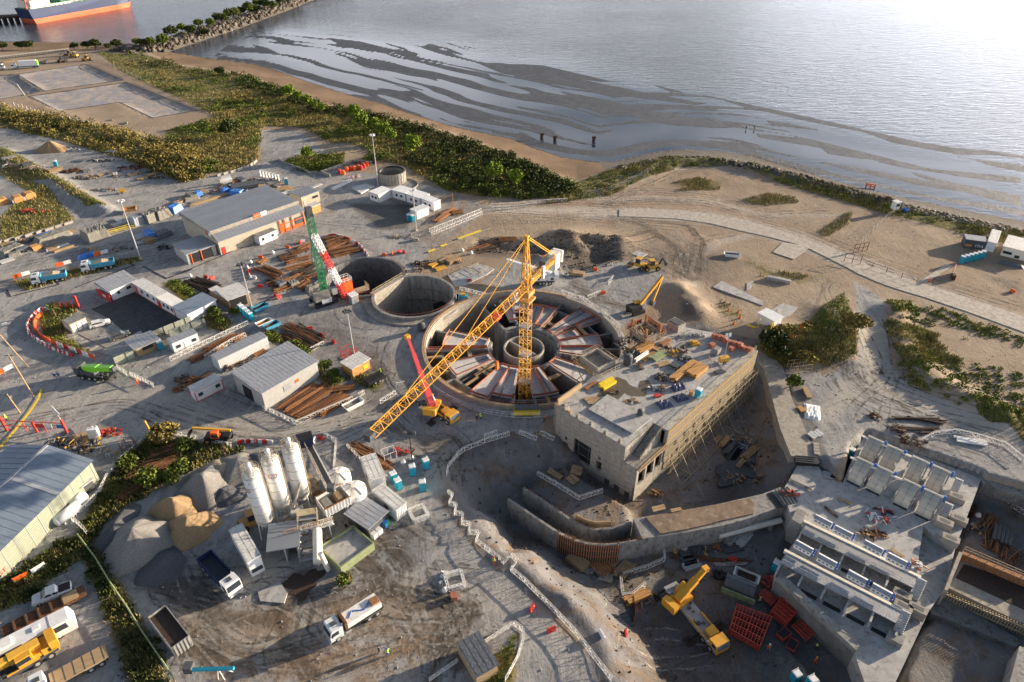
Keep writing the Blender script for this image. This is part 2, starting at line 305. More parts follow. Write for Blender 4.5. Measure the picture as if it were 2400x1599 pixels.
flats=soft(FLATS,6)
thr=.42 + .15*np.clip(dd/90,0,1) - .02*np.clip((along - 60)/60,0,1)
bar=np.clip((bars - thr)*14,-1,1)
for pts in ([(1730,305),(1860,318),(2000,352),(2130,385),(2353,408),(2353,425),(2200,408),(2050,378),(1900,345),(1740,318)],
   [(1750,275),(1800,280),(1880,297),(1940,307),(1860,300),(1770,288)],[(1480,190),(1530,200),(1590,216),(1540,213)],
   [(1620,220),(1730,238),(1850,262),(1960,290),(2110,325),(2250,350),(2330,360),(2200,358),(2050,330),(1980,305),(1850,280),(1700,245)],
   [(1270,205),(1400,230),(1520,260),(1640,275),(1730,293),(1660,297),(1540,290),(1400,258),(1330,235)],
   [(1080,140),(1250,165),(1400,195),(1500,215),(1640,240),(1600,243),(1450,225),(1300,200),(1150,170)],
   [(2080,390),(2200,420),(2353,450),(2353,480),(2200,440),(2100,405)],[(2200,318),(2353,342),(2353,352),(2260,335)],
   [(1880,340),(1960,352),(2050,372),(1980,368),(1900,356)],[(740,85),(830,95),(900,112),(960,120),(860,120),(770,100)],[(560,95),(620,110),(660,130),(600,120)],[(1100,142),(1250,150),(1400,185),(1480,188),(1380,190),(1200,165)]):
 d=sdist(X,Y,op(pts,-3));bar=np.maximum(bar,np.clip(-d/1.5 + .3*(fbm(X/2.5,Y/2.5,2,77)-.5),-1,1))
Z=np.where(dsh >= 0,-3.25 + flats*(.2 + .085*np.clip(bar,-1,1)),Z)
bw=sdist(X,Y,pp([(300,120),(345,117),(520,62),(640,20),(760,-25),(900,-80)],-1),False)
Z=np.where(bw < 16,np.maximum(Z,1.0 - np.maximum(bw - 3.5,0)*.6 + .6*(fbm(X/2,Y/2,3,12) - .5)),Z)
def dig(poly,zf,sl,keep=None):
 global Z
 d=sdist(X,Y,poly);n=3.2*(fbm(X/6,Y/6,4,50) - .5)
 k=np.clip((-d + n*np.clip(-d,0,1.5))/sl,0,1);k=k*k*(3 - 2*k)
 Z=Z + (zf - Z)*np.where(d < 0,k,0) + np.where((d < 0) & (k > .02),.5*(fbm(X/2.4,Y/1.8,3,52) - .5),0)
 return d
dp=dig(PIT,-6.0,10.5);dp2=dig(PIT2,-5.0,2.5)
dig([P('Y',*q,-1) for q in [(250,560),(200,430),(300,270),(440,270),(560,370),(600,180),(700,90),(1400,340),(1440,420),(1300,800),(1260,1000),(1100,1200),(900,1700),(500,1700),(150,1000)]],-6.5,.8)
INNER=[P('V',340,640,-3),P('V',520,470,-3),P('V',545,330,-3),P('V',1290,800,-3),P('V',1285,955,-3),P('V',1000,1020,-3),P('V',860,1005,-3),P('V',700,910,-3)]
d=sdist(X,Y,INNER);k=np.clip(-d/1.2 + .6,0,1);Z=Z + (-3.6 - Z)*k
d3=dig(op([(1090,545),(1280,545),(1420,545),(1440,600),(1300,640),(1230,590),(1080,575)]),-1.6,5)
for L_ in LAG: dig(L_,-.9,1.2)
def ridge(pts,h,w,sd=0):
 global Z
 d=sdist(X,Y,pts,False);Z=Z + h*np.exp(-(d/w)**2)*(.7 + .6*fbm(X/3,Y/3,3,60 + sd))
ridge(PL('U',[(980,540),(1110,560),(1250,680),(1420,830),(1500,900)]),.9,1.8)
ridge(PL('U',[(1500,900),(1660,1060),(1760,1180),(1830,1400),(1850,1560)]),.35,1.4)
ridge(op([(0,350),(120,415),(250,490)]),1.4,3);ridge(op([(0,255),(150,285),(300,325),(430,375)]),1.0,5)
ridge(op([(1780,780),(1850,790)]),1.9,6);ridge(op([(1900,720),(1940,760),(1935,820)]),1.2,5)
ridge(op([(2050,720),(2070,800),(2150,880),(2300,960)]),1.6,4);ridge(op([(1480,400),(1560,375),(1680,378),(1850,415),(2050,470)]),1.3,4)
ridge(op([(1290,545),(1330,575),(1260,600)]),1.6,4);ridge(op([(1330,545),(1430,560)]),1.2,5);ridge(op([(1560,670),(1600,720)]),1.8,4)
ridge(op([(100,250),(230,290)]),.5,3)
CC=(2.6,130.6,23.1);S2=(-25.3,151.7,10.9);S1=(-39.9,162.0,11.0)
near=np.ones_like(X)
for cx,cy,r in (CC,S2,S1):
 q=np.hypot(X - cx,Y - cy);near=np.minimum(near,np.clip((q - r - 2.5)/3,0,1))
Z=np.where(dp > 0,Z*near,Z)
hole=np.zeros(X.shape,bool)
for cx,cy,r in (CC,S2,S1): hole |= np.hypot(X - cx,Y - cy) < r - .1
beach=((dsh < 1) & (dla > 0) & (bw > 12)).astype(float)*np.clip(dla/4,0,1)
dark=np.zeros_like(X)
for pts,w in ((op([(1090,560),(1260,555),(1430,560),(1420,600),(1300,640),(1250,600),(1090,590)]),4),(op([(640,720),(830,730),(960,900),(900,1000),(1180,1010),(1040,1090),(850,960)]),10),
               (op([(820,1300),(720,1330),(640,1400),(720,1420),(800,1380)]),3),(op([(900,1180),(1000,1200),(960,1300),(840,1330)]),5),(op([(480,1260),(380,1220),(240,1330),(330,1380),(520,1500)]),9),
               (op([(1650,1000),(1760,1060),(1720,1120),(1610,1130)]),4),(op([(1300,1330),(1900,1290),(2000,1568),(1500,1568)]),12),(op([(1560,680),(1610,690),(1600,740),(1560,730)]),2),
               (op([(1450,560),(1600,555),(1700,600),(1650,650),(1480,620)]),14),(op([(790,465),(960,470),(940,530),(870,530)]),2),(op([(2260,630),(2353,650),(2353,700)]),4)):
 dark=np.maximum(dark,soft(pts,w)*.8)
warm=np.maximum(soft(op([(380,1420),(560,1400),(900,1350),(1000,1360),(1080,1440),(900,1568),(500,1568)]),8),soft(op([(840,430),(1120,430),(1200,560),(980,600),(930,560)]),6)*.5)
pitm=np.clip((3.5 - dp)/3,0,1)*(1 - (np.hypot(X-CC[0],Y-CC[1]) < 30));pitm=np.maximum(pitm,np.clip(-dp2/2,0,1)*.9)
lagm=np.zeros_like(X)
for L_ in LAG: lagm=np.maximum(lagm,soft(L_,.8))
mud=(dsh > -1).astype(float);rip=((bw < 12) | ((dsh < 1) & (dla > 0) & (X > P('p',1440,381)[0]-4))).astype(float)
rip=np.maximum(rip,((dla > -3.5) & (dla < 1) & (X > P('p',1440,381)[0])).astype(float)*.6)
beach=beach*(X < P('p',1460,381)[0])
TRK=[]
dust=np.zeros_like(X);rut=np.zeros_like(X)
def track(arr,t_,pts,w,k=1.):
 TRK.append((PL(t_,pts),w))
 d=sdist(X,Y,PL(t_,pts),False);return np.maximum(arr,k*np.clip(1.2 - d/w,0,1))
for q_ in (('I',[(900,590),(1400,590),(2000,630),(2352,700)],6,.9),('J',[(0,650),(400,760),(900,960),(1500,1190),(2354,1490)],7,.9),('I',[(0,560),(500,570),(900,560),(1300,590)],5,.8),('I',[(900,450),(1300,300),(1600,180),(2000,150),(2352,250)],4,.6),('I',[(1000,470),(1500,450),(2000,480),(2352,560)],3.5,.6),('J',[(0,540),(400,560),(800,560)],3,.5),('I',[(1850,1250),(1900,1000),(2100,850),(2352,800)],3,.6),
 ('W',[(1200,0),(1240,250),(1300,480),(1700,640),(2352,850)],5,.8),('W',[(1240,250),(1150,450),(900,700)],4,.6),('R',[(0,1000),(600,1300),(1200,1400),(2000,1050),(2300,700)],6,.6),('S',[(800,1000),(1000,1100),(900,1500)],4,.8),('c',[(0,500),(400,600),(900,900),(1500,800),(2300,500)],3,.6),('T',[(900,1300),(1100,1500)],4,.9),('o',[(0,640),(200,600),(600,520),(900,560)],5,.5),('o',[(0,960),(300,900),(600,980),(900,940)],5,.5),('U',[(200,800),(500,1000),(900,900)],5,.6)): dust=track(dust,*q_)
for q_ in (('c',[(1180,560),(1250,900),(1520,1230)],1.6,.9),('c',[(200,500),(700,650),(1200,700)],2.2,.7),('c',[(300,760),(600,1100)],2.4,.8),('c',[(0,300),(300,400),(600,560)],3,.8),('U',[(0,820),(250,900),(700,980),(500,1200),(600,1400)],2.2,1.),('U',[(400,850),(480,1200),(380,1568)],1.8,.8),('T',[(1700,1200),(1950,1350),(1800,1568)],2.6,.8),('T',[(1750,1100),(2000,1050),(2200,1300)],2,.7),('T',[(1200,1400),(1150,1568)],3,1.),
 ('I',[(1100,620),(1400,700),(1700,900),(1850,1200)],2,.7),('I',[(1300,640),(1800,700),(1950,850),(1900,1200)],1.6,.7),('I',[(600,820),(1100,860),(1500,740)],2,.7),('I',[(1850,1200),(1500,1000),(900,950)],2,.6),('J',[(560,1400),(640,1200),(700,1100)],1,.6),('W',[(1000,300),(1200,480),(1600,600)],1.2,.5),('S',[(300,800),(900,1000),(1100,900)],3,.6),('X',[(600,1300),(900,1100),(1500,1200)],3,.6),('N',[(1700,100),(1900,250),(2200,350)],3,.6),('R',[(2000,500),(2200,900)],2.5,.5)): rut=track(rut,*q_)
ny,nx=X.shape;idx=np.arange(nx*ny).reshape(ny,nx)
a=idx[:-1,:-1];b=idx[:-1,1:];c=idx[1:,1:];d=idx[1:,:-1]
hf=hole[:-1,:-1] | hole[1:,1:] | hole[:-1,1:] | hole[1:,:-1]
faces=np.stack([a,b,c,d],-1)[~hf]
def gridmesh(name,verts,faces,matl,attrs):
 me=bpy.data.meshes.new(name);me.vertices.add(len(verts));me.vertices.foreach_set('co',verts.astype(np.float32).ravel())
 k=faces.shape[1];me.loops.add(faces.size);me.loops.foreach_set('vertex_index',faces.ravel().astype(np.int32))
 me.polygons.add(len(faces));me.polygons.foreach_set('loop_start',np.arange(0,faces.size,k,dtype=np.int32));me.polygons.foreach_set('loop_total',np.full(len(faces),k,np.int32))
 me.update(calc_edges=True)
 for n_,arr in attrs.items():
  at=me.attributes.new(n_,'FLOAT_COLOR','POINT');at.data.foreach_set('color',arr.astype(np.float32).ravel())
 me.materials.append(matl);o=bpy.data.objects.new(name,me);COL.objects.link(o);return o
class NT:      # tiny shader-writing helper
 def __init__(s,m): s.n=m.node_tree.nodes;s.l=m.node_tree.links
 def new(s,t,**k):
  q=s.n.new(t)
  for a_,v in k.items(): setattr(q,a_,v)
  return q
 def put(s,sock,v):
  if isinstance(v,bpy.types.NodeSocket): s.l.new(v,sock)
  elif v is not None: sock.default_value=v
 def math(s,o,a,b=None,c=None,clamp=False):
  q=s.new('ShaderNodeMath',operation=o,use_clamp=clamp);s.put(q.inputs[0],a);s.put(q.inputs[1],b);s.put(q.inputs[2],c);return q.outputs[0]
 def noise(s,vec,sc,det=5,ro=.6,dist=0.,scale=(1,1,1),rot=0.):
  mp=s.new('ShaderNodeMapping');s.put(mp.inputs[0],vec);mp.inputs['Scale'].default_value=scale;mp.inputs['Rotation'].default_value=(0,0,rot)
  q=s.new('ShaderNodeTexNoise');s.put(q.inputs[0],mp.outputs[0]);q.inputs['Scale'].default_value=sc;q.inputs['Detail'].default_value=det;q.inputs['Roughness'].default_value=ro;q.inputs['Distortion'].default_value=dist
  return q.outputs[0]
 def mix(s,f,a,b):
  q=s.new('ShaderNodeMixRGB');s.put(q.inputs[0],f);s.put(q.inputs[1],(*a,1) if isinstance(a,tuple) else a);s.put(q.inputs[2],(*b,1) if isinstance(b,tuple) else b);return q.outputs[0]
 def step(s,v,lo,hi):
  q=s.new('ShaderNodeMapRange',clamp=True);s.put(q.inputs[0],v);q.inputs[1].default_value=lo;q.inputs[2].default_value=hi;return q.outputs[0]
gm=bpy.data.materials.new('ground');gm.use_nodes=True;N_=NT(gm);bs=gm.node_tree.nodes['Principled BSDF']
tc=N_.new('ShaderNodeTexCoord').outputs['Object']
def attr(n_):
 q=N_.new('ShaderNodeAttribute',attribute_name=n_);s_=N_.new('ShaderNodeSeparateColor');N_.l.new(q.outputs['Color'],s_.inputs[0]);return s_.outputs[0],s_.outputs[1],s_.outputs[2],q.outputs['Alpha']
aY,aV,aB,aM=attr('zoneA');aD,aW,aP,aL=attr('zoneB');aR,aU,aT,_=attr('zoneC')
nb=N_.noise(tc,.05,6,.62);nm_=N_.noise(tc,.35,7,.68,.6);nf=N_.noise(tc,2.2,6,.7);ns=N_.noise(tc,.5,6,.7,1.5,(1,.22,1),R(-40));ng=N_.noise(tc,9.,4,.7);nz=N_.noise(tc,.16,7,.66,1.2)
def thr_(a_,amp=.55,w=.12):
 v=N_.math('MULTIPLY_ADD',N_.math('SUBTRACT',nm_,.5),amp,N_.math('MULTIPLY_ADD',N_.math('SUBTRACT',nf,.5),amp*.6,a_));return N_.step(v,.5 - w,.5 + w)
base=N_.mix(N_.step(nb,.35,.65),(.245,.18,.128),(.38,.30,.222));base=N_.mix(N_.step(nm_,.42,.62),base,(.30,.24,.18));base=N_.mix(N_.math('MULTIPLY',N_.step(ns,.5,.68),.55),base,(.24,.19,.15))
base=N_.mix(N_.math('MULTIPLY',N_.step(nf,.62,.72),.5),base,(.20,.17,.12))
nk=N_.noise(tc,.9,8,.75,2.0);nr=N_.noise(tc,.28,7,.72,2.6,(1,.35,1),R(48));nsp=N_.noise(tc,6.5,3,.8)
yc=N_.mix(N_.step(nb,.38,.62),(.245,.247,.255),(.355,.345,.335));yc=N_.mix(N_.math('MULTIPLY',N_.step(nz,.5,.62),.6),yc,(.145,.148,.155));yc=N_.mix(N_.math('MULTIPLY',N_.step(ns,.5,.62),.6),yc,(.42,.405,.39));yc=N_.mix(N_.math('MULTIPLY',N_.step(nr,.53,.62),.5),yc,(.15,.15,.155));yc=N_.mix(N_.math('MULTIPLY',N_.step(nk,.55,.67),.5),yc,(.15,.145,.14));yc=N_.mix(N_.math('MULTIPLY',N_.step(nk,.46,.36),.4),yc,(.38,.36,.32))
yc=N_.mix(N_.math('MULTIPLY',N_.math('MULTIPLY',thr_(aW),N_.step(nz,.36,.5)),.9),yc,(.25,.175,.115));yc=N_.mix(N_.math('MULTIPLY',N_.math('MULTIPLY',thr_(aW),N_.step(nk,.5,.58)),.75),yc,(.08,.065,.05))
col=N_.mix(thr_(aY),base,yc)
pc=N_.mix(N_.step(nm_,.4,.6),(.13,.095,.07),(.23,.18,.14));pc=N_.mix(N_.math('MULTIPLY',N_.step(nz,.4,.52),.85),pc,(.175,.178,.19));pc=N_.mix(N_.math('MULTIPLY',N_.step(ns,.55,.66),.45),pc,(.30,.29,.28));pc=N_.mix(N_.math('MULTIPLY',N_.step(nf,.55,.7),.6),pc,(.12,.095,.08))
col=N_.mix(thr_(aP,.4),col,pc)
col=N_.mix(N_.math('MULTIPLY',N_.step(nk,.52,.64),.35),col,(.13,.10,.075));col=N_.mix(N_.math('MULTIPLY',N_.step(nsp,.63,.7),.5),col,(.10,.085,.07));col=N_.mix(N_.math('MULTIPLY',N_.step(nsp,.36,.3),.5),col,(.5,.46,.4))
col=N_.mix(N_.math('MULTIPLY',thr_(aU,.9,.3),.78),col,(.43,.39,.34));col=N_.mix(N_.math('MULTIPLY',thr_(aT,.9,.22),.75),col,(.10,.075,.055))
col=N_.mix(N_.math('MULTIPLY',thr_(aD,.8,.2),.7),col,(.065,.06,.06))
gc=N_.mix(N_.step(nm_,.4,.6),(.075,.085,.025),(.22,.17,.07));gc=N_.mix(N_.step(nf,.45,.65),gc,(.045,.055,.018));gc=N_.mix(N_.math('MULTIPLY',N_.step(nz,.55,.66),.8),gc,(.30,.23,.12))
col=N_.mix(thr_(aV,.9),col,gc)
bc=N_.mix(N_.step(nb,.4,.6),(.15,.102,.066),(.215,.15,.098));bc=N_.mix(N_.math('MULTIPLY',N_.step(ns,.56,.7),.5),bc,(.14,.09,.06));col=N_.mix(thr_(aB,.3),col,bc)
lc=N_.mix(N_.step(nz,.42,.6),(.27,.27,.30),(.40,.34,.29));lc=N_.mix(N_.math('MULTIPLY',N_.step(ns,.55,.66),.5),lc,(.17,.17,.2));col=N_.mix(thr_(aL,.1),col,lc)
rc=N_.mix(N_.step(nf,.4,.6),(.06,.055,.05),(.2,.18,.16));col=N_.mix(thr_(aR,.6),col,rc)
mc=N_.mix(N_.step(nf,.42,.6),(.018,.021,.027),(.055,.060,.072));mm=thr_(aM,.1);col=N_.mix(mm,col,mc)
N_.l.new(col,bs.inputs['Base Color'])
rg=N_.math('SUBTRACT',.95,N_.math('MULTIPLY',mm,.36));rg=N_.math('SUBTRACT',rg,N_.math('MULTIPLY',N_.math('MULTIPLY',mm,N_.step(nz,.4,.6)),.12));N_.put(bs.inputs['Roughness'],rg)
N_.put(bs.inputs['Specular IOR Level'],N_.math('MULTIPLY_ADD',mm,.12,.15))
bp=N_.new('ShaderNodeBump');bp.inputs['Distance'].default_value=.25
rp=N_.noise(tc,1.4,5,.7,.8,(1,.5,1),R(-37))
ht=N_.math('ADD',N_.math('MULTIPLY',nf,.55),N_.math('ADD',N_.math('MULTIPLY',nm_,.9),N_.math('MULTIPLY',rp,N_.math('MULTIPLY',mm,4.))));ht=N_.math('ADD',ht,N_.math('MULTIPLY_ADD',nk,1.0,N_.math('MULTIPLY',ns,.7)))
N_.put(bp.inputs['Height'],ht);N_.put(bp.inputs['Strength'],N_.math('SUBTRACT',.7,N_.math('MULTIPLY',aY,.3)));N_.l.new(bp.outputs[0],bs.inputs['Normal'])
st=lambda *q: np.stack([v.ravel() for v in q],-1)
ground=gridmesh('ground',st(X,Y,Z),faces,gm,dict(zoneA=st(yard*(1-lagm),veg*(1-pitm*(dp < -2)),beach,mud*(1-rip)),zoneB=st(dark,warm,pitm,lagm),zoneC=st(rip,dust,rut,rip)))
tag(ground,kind='structure')
def gz(x,y):      # ground height under a point
 i=int(np.clip(np.searchsorted(gx,x) - 1,0,nx - 2));j=int(np.clip(np.searchsorted(gy,y) - 1,0,ny - 2))
 u=(x - gx[i])/(gx[i+1] - gx[i]);v=(y - gy[j])/(gy[j+1] - gy[j])
 return float(Z[j,i]*(1-u)*(1-v) + Z[j,i+1]*u*(1-v) + Z[j+1,i]*(1-u)*v + Z[j+1,i+1]*u*v)
wx=axis([(-900,-300,20),(-300,500,5),(500,1500,40)]);wy=axis([(120,700,5),(700,5000,100)])
WX,WY=np.meshgrid(wx,wy);calm=np.clip(.5 - sdist(WX,WY,FLATS)/70,0,1);far=np.clip((WY - 250)/900,0,1)
wi=np.arange(WX.size).reshape(WX.shape);wf=np.stack([wi[:-1,:-1],wi[:-1,1:],wi[1:,1:],wi[1:,:-1]],-1).reshape(-1,4)
wl=(sdist(WX,WY,LAND) < -6).ravel();wf=wf[~wl[wf].any(1)]
sm=bpy.data.materials.new('sea_water');sm.use_nodes=True;N_=NT(sm);bs=sm.node_tree.nodes['Principled BSDF']
tc=N_.new('ShaderNodeTexCoord').outputs['Object'];aY,aV,aB,aM=attr('calm')
bs.inputs['Base Color'].default_value=(.03,.042,.062,1);bs.inputs['IOR'].default_value=1.33;bs.inputs['Specular IOR Level'].default_value=.5
w1=N_.noise(tc,.32,4,.6,.8,(.35,1.1,1),R(-14));w2=N_.noise(tc,1.5,4,.6,.4,(.4,1,1),R(-10));w3=N_.noise(tc,.02,4,.6,.5,(.5,1,1),R(-14))
bp=N_.new('ShaderNodeBump');bp.inputs['Distance'].default_value=1.0
N_.put(bp.inputs['Height'],N_.math('MULTIPLY_ADD',w2,.22,w1));N_.put(bp.inputs['Strength'],N_.math('MULTIPLY',N_.math('SUBTRACT',1.02,aY),N_.math('MULTIPLY_ADD',N_.step(w3,.3,.7),.35,.35)))
N_.l.new(bp.outputs[0],bs.inputs['Normal']);N_.put(bs.inputs['Roughness'],N_.math('SUBTRACT',.17,N_.math('MULTIPLY',aY,.13)))
sea=gridmesh('sea_water',np.stack([WX.ravel(),WY.ravel(),np.full(WX.size,-3.0)],-1),wf,sm,dict(calm=st(calm,far,calm,calm)));tag(sea,kind='structure')
def tyre(name,n,m_,seed):
 rs=random.Random(seed);V_=[];F_=[];src=[t_ for t_ in TRK if len(t_[0]) > 1]
 for k in range(n):
  pts,w=rs.choice(src);off=rs.uniform(-1.6,1.6)*max(w,3);off2=off + rs.uniform(-6,6);ph=rs.random()*6
  q=[];m_n=14
  for a,b in zip(pts,pts[1:]):
   for i in range(m_n): q.append((a[0] + (b[0]-a[0])*i/m_n,a[1] + (b[1]-a[1])*i/m_n))
  for _ in range(6): q=[q[0]] + [((q[i-1][0] + q[i][0]*2 + q[i+1][0])/4,(q[i-1][1] + q[i][1]*2 + q[i+1][1])/4) for i in range(1,len(q)-1)] + [q[-1]]
  for sd in (-1,1):
   prev=None
   for i in range(len(q) - 1):
    dx,dy=q[i+1][0] - q[i][0],q[i+1][1] - q[i][1];L_=math.hypot(dx,dy) + 1e-6;nx_,ny_=-dy/L_,dx/L_;f=i/len(q);o_=off*(1-f) + off2*f + math.sin(f*5 + ph)*1.5 + sd*.95;x,y=q[i][0] + nx_*o_,q[i][1] + ny_*o_
    if not (gx[2] < x < gx[-3] and gy[2] < y < gy[-3]): prev=None;continue
    hid=min(math.hypot(x-c_[0],y-c_[1]) - c_[2] for c_ in (CC,S1,S2)) < 3;pr=[]
    for e in (-.2,.2): xx,yy=x + nx_*e,y + ny_*e;pr.append((xx,yy,gz(xx,yy) + .035))
    if hid: prev=None;continue
    if prev is not None: V_ += prev + pr;F_.append((len(V_)-4,len(V_)-3,len(V_)-1,len(V_)-2))
    prev=pr
 o_=M().add(V_,F_).build(name,m_);return tag(o_,kind='structure')
for nm,cc in (('track_dark',(.12,.105,.09)),('track_pale',(.42,.39,.35))):
 m=bpy.data.materials.new(nm);m.use_nodes=True;MATS[nm]=m;N_=NT(m);b_=m.node_tree.nodes['Principled BSDF'];b_.inputs['Roughness'].default_value=.95;b_.inputs['Base Color'].default_value=(*cc,1);b_.inputs['Specular IOR Level'].default_value=.1
 t_c=N_.new('ShaderNodeTexCoord').outputs['Object'];N_.put(b_.inputs['Alpha'],N_.math('MULTIPLY',N_.step(N_.noise(t_c,.35,6,.75),.42,.62),.6))
tyre('tyre_tracks',150,'track_dark',5);tyre('tyre_tracks',90,'track_pale',9)
# large structures
def sector(m,cx,cy,a0,a1,r0,r1,z0,z1,n=4):
 m.ring(cx,cy,r0,r1,z0,z1,a0,a1,n);return m
def wallpath(m,pts,t,z0,z1):
 for (x0,y0),(x1,y1) in zip(pts,pts[1:]):
  L_=math.hypot(x1-x0,y1-y0);m.box((x0+x1)/2,(y0+y1)/2,z0,L_ + t*.6,t,z1 - z0 - random.random()*.012,math.atan2(y1-y0,x1-x0))
 return m
def rail(m,pts,h=1.05,t=.06,step=1.6,rails=(1.,.5)):      # posts and rails along 3D points
 for a,b in zip(pts,pts[1:]):
  a,b=Vector(a),Vector(b);n=max(1,int((b-a).length/step))
  for i in range(n + 1): q=a.lerp(b,i/n);m.bar(q,q + Vector((0,0,h)),t)
  for k in rails: m.bar(a + Vector((0,0,h*k)),b + Vector((0,0,h*k)),t)
 return m
def holewall(m,L_,z0,z1,t,holes,ux,uy,ox,oy):      # wall along local u with rectangular holes (u0,u1,za,zb)
 us=sorted({0,L_} | {h[0] for h in holes} | {h[1] for h in holes});zs=sorted({z0,z1} | {h[2] for h in holes} | {h[3] for h in holes})
 ang=math.atan2(ux[1],ux[0])
 for u0,u1 in zip(us,us[1:]):
  for a,b in zip(zs,zs[1:]):
   if any(h[0] <= (u0+u1)/2 <= h[1] and h[2] <= (a+b)/2 <= h[3] for h in holes): continue
   uc=(u0+u1)/2;m.box(ox + ux[0]*uc + uy[0]*t/2,oy + ux[1]*uc + uy[1]*t/2,a,u1-u0,t,b-a,ang)
 return m
def arcpts(cx,cy,r,a0,a1,z,n): return [(cx + r*math.cos(R(a0 + (a1-a0)*i/n)),cy + r*math.sin(R(a0 + (a1-a0)*i/n)),z) for i in range(n + 1)]
cx,cy,_=CC
t=E('round_shaft','huge round concrete shaft with radial steel decks, orange netting and central ring','shaft',cx,cy,0)
M().ring(0,0,22.6,23.3,-16,1.05,n=96).build('rim_wall','concrete_warm',t)
m=M();m.ring(0,0,23.3,25.6,-.4,.22,108,318,60);m.ring(0,0,23.3,24.4,-.4,.3,-30,108,40);m.build('walkway','slab',t)
m=M();rail(m,arcpts(0,0,23.1,0,360,1.05,90),.9,.05,1.6,(1,));m.build('guard_rail','orange_net',t)
m=M();rail(m,arcpts(0,0,25.5,200,300,.2,36),1.1,.07,1.2);m.build('outer_rail','galv',t)
M().ring(0,0,22.9,23.5,1.05,1.25,60,300,70).build('rim_plank','wood',t)
M().ring(0,0,.01,22.7,-14.5,-14.2,n=48).build('shaft_floor','concrete_dark',t)
m=M();rad=[118,160,181,200,216,236.5,262,277,293,312,330,346,0,17,37,48,63,83,97]
for a in rad:
 r0=8.0;m.box((r0 + 22.6)/2*math.cos(R(a)),(r0 + 22.6)/2*math.sin(R(a)),-15,22.6 - r0,.55,14.0,R(a))
m.ring(0,0,7.7,8.3,-15,-.9,160,480,22);m.ring(0,0,18.6,19.1,-15,-1.05,182,312,30);m.ring(0,0,18.6,19.1,-15,-1.05,0,97,26)
m.build('radial_walls','concrete',t)
decks=[(159,180,8.4,19),(199.5,217,8.4,18.6),(235,248,8.4,20.4),(248.3,263,8.4,18.8),(275.5,285,8.4,18.4),(285.3,294,8.4,18.4),(61.5,72,9.3,18.5),(72.3,84,9.3,18.5),(36,49,8.6,22.4),(16.8,30,8.6,14.5),(.5,16.5,8.6,18.6),(345,359.5,8.6,17),(97.2,106,11.5,22.4),(84.3,97,15.5,22.4),(311,329.5,8.6,22),(181,184,8.4,22.4),(30,36,16,22.4),(262,264,18,22.4)]
for a0,a1,r0,r1 in decks: M().ring(0,0,r0,r1,-.95,-.5,a0,a1,5).build('deck_panel','deck_steel',t)
m=M()
for a0,a1,r in [(181,200,12.8),(216,236,11.5),(216,236,12.9),(262,277,10.5),(262,277,13.2),(48,63,12.5),(17,37,12),(83,97,13.2),(293,312,13),(83,97,10),(17,37,16.5)]:
 A=Vector((r*math.cos(R(a0)),r*math.sin(R(a0)),-.85));B=Vector((r*math.cos(R(a1)),r*math.sin(R(a1)),-.85));m.bar(A,B,.95,.35)
for a,r0,r1 in [(228,15,19),(224,9,15),(190,19,22.5),(208,18.6,22.6),(50,10,18),(61,10,18),(247,18.8,22.6),(285,18.4,22.6)]:
 m.bar((r0*math.cos(R(a)),r0*math.sin(R(a)),-.8),(r1*math.cos(R(a)),r1*math.sin(R(a)),-.8),.6,.4)
m.build('cross_beam','wood',t)
m=M()
for a0,a1,r0,r1 in decks:
 for a in (a0 + .4,a1 - .4):
  m.bar((r0*math.cos(R(a)),r0*math.sin(R(a)),-.2),(r1*math.cos(R(a)),r1*math.sin(R(a)),-.2),.06,.4)
 for r in (r0 + .1,r1 - .1):
  q=arcpts(0,0,r,a0,a1,-.1,3)
  for u,v in zip(q,q[1:]): m.bar(u,v,.09,.55)
m.build('safety_net','orange_net',t)
m=M()
for a,r0,r1 in [(191,9,17),(225,10,15),(253,9.5,20),(288,9.5,18),(77,10.5,18),(43,10,22),(208,9,17.5)]: m.bar((r0*math.cos(R(a)),r0*math.sin(R(a)),-.4),(r1*math.cos(R(a+1)),r1*math.sin(R(a+1)),-.4),.1)
m.build('deck_seam','black',t)
m=M();m.ring(.2,-.6,4.4,4.75,-14,-.1,n=48);m.box(.2,-.6,-14,8.6,.45,13.6,R(-42));m.build('inner_ring','concrete_warm',t)
m=M();m.ring(0,0,8.2,9.2,-1.2,-.55,300,480,24);m.build('inner_ledge','concrete',t)
m=M()
for i in range(26): m.bar((-4 + .1*i,7.5,-5),(-5.2 + .16*i,7.9,-1.5),.07)
m.bar((-4.5,7.5,-3),(-1.5,7.7,-3),.08);m.build('rebar_cage','galv',t)
def shaft(S,gap,name,label,wallm,floorz,walk):
 t=E(name,label,'shaft',S[0],S[1],0);r=S[2]
 M().ring(0,0,r - .75,r,floorz,1.0,gap + 31.5,gap - 31.5 + 360,64).build('shaft_wall',wallm,t)
 M().ring(0,0,.01,r - .5,floorz - .3,floorz,n=40).build('shaft_floor','concrete_dark',t)
 m=M();rail(m,arcpts(0,0,r - .2,gap + 34,gap - 34 + 360,1.0,50),.9,.05,1.5,(1,));m.build('guard_rail','orange_net',t)
 M().ring(0,0,r,r + walk[2],-.4,.35,walk[0],walk[1],40).build('walkway','concrete_warm',t)
 m=M();m.ring(0,0,r - .9,r - .74,-6.5,-6.3,gap + 33,gap - 33 + 360,50);m.ring(0,0,r - .9,r - .74,-3.1,-3.0,gap + 33,gap - 33 + 360,50)
 for i in range(9): a=R(gap + 40 + i*35);m.box((r-.8)*math.cos(a),(r-.8)*math.sin(a),floorz,.12,.14,-floorz + .4,a)
 m.build('pour_joint','concrete_dark',t);return t
g=math.degrees(math.atan2(S1[1] - S2[1],S1[0] - S2[0]))
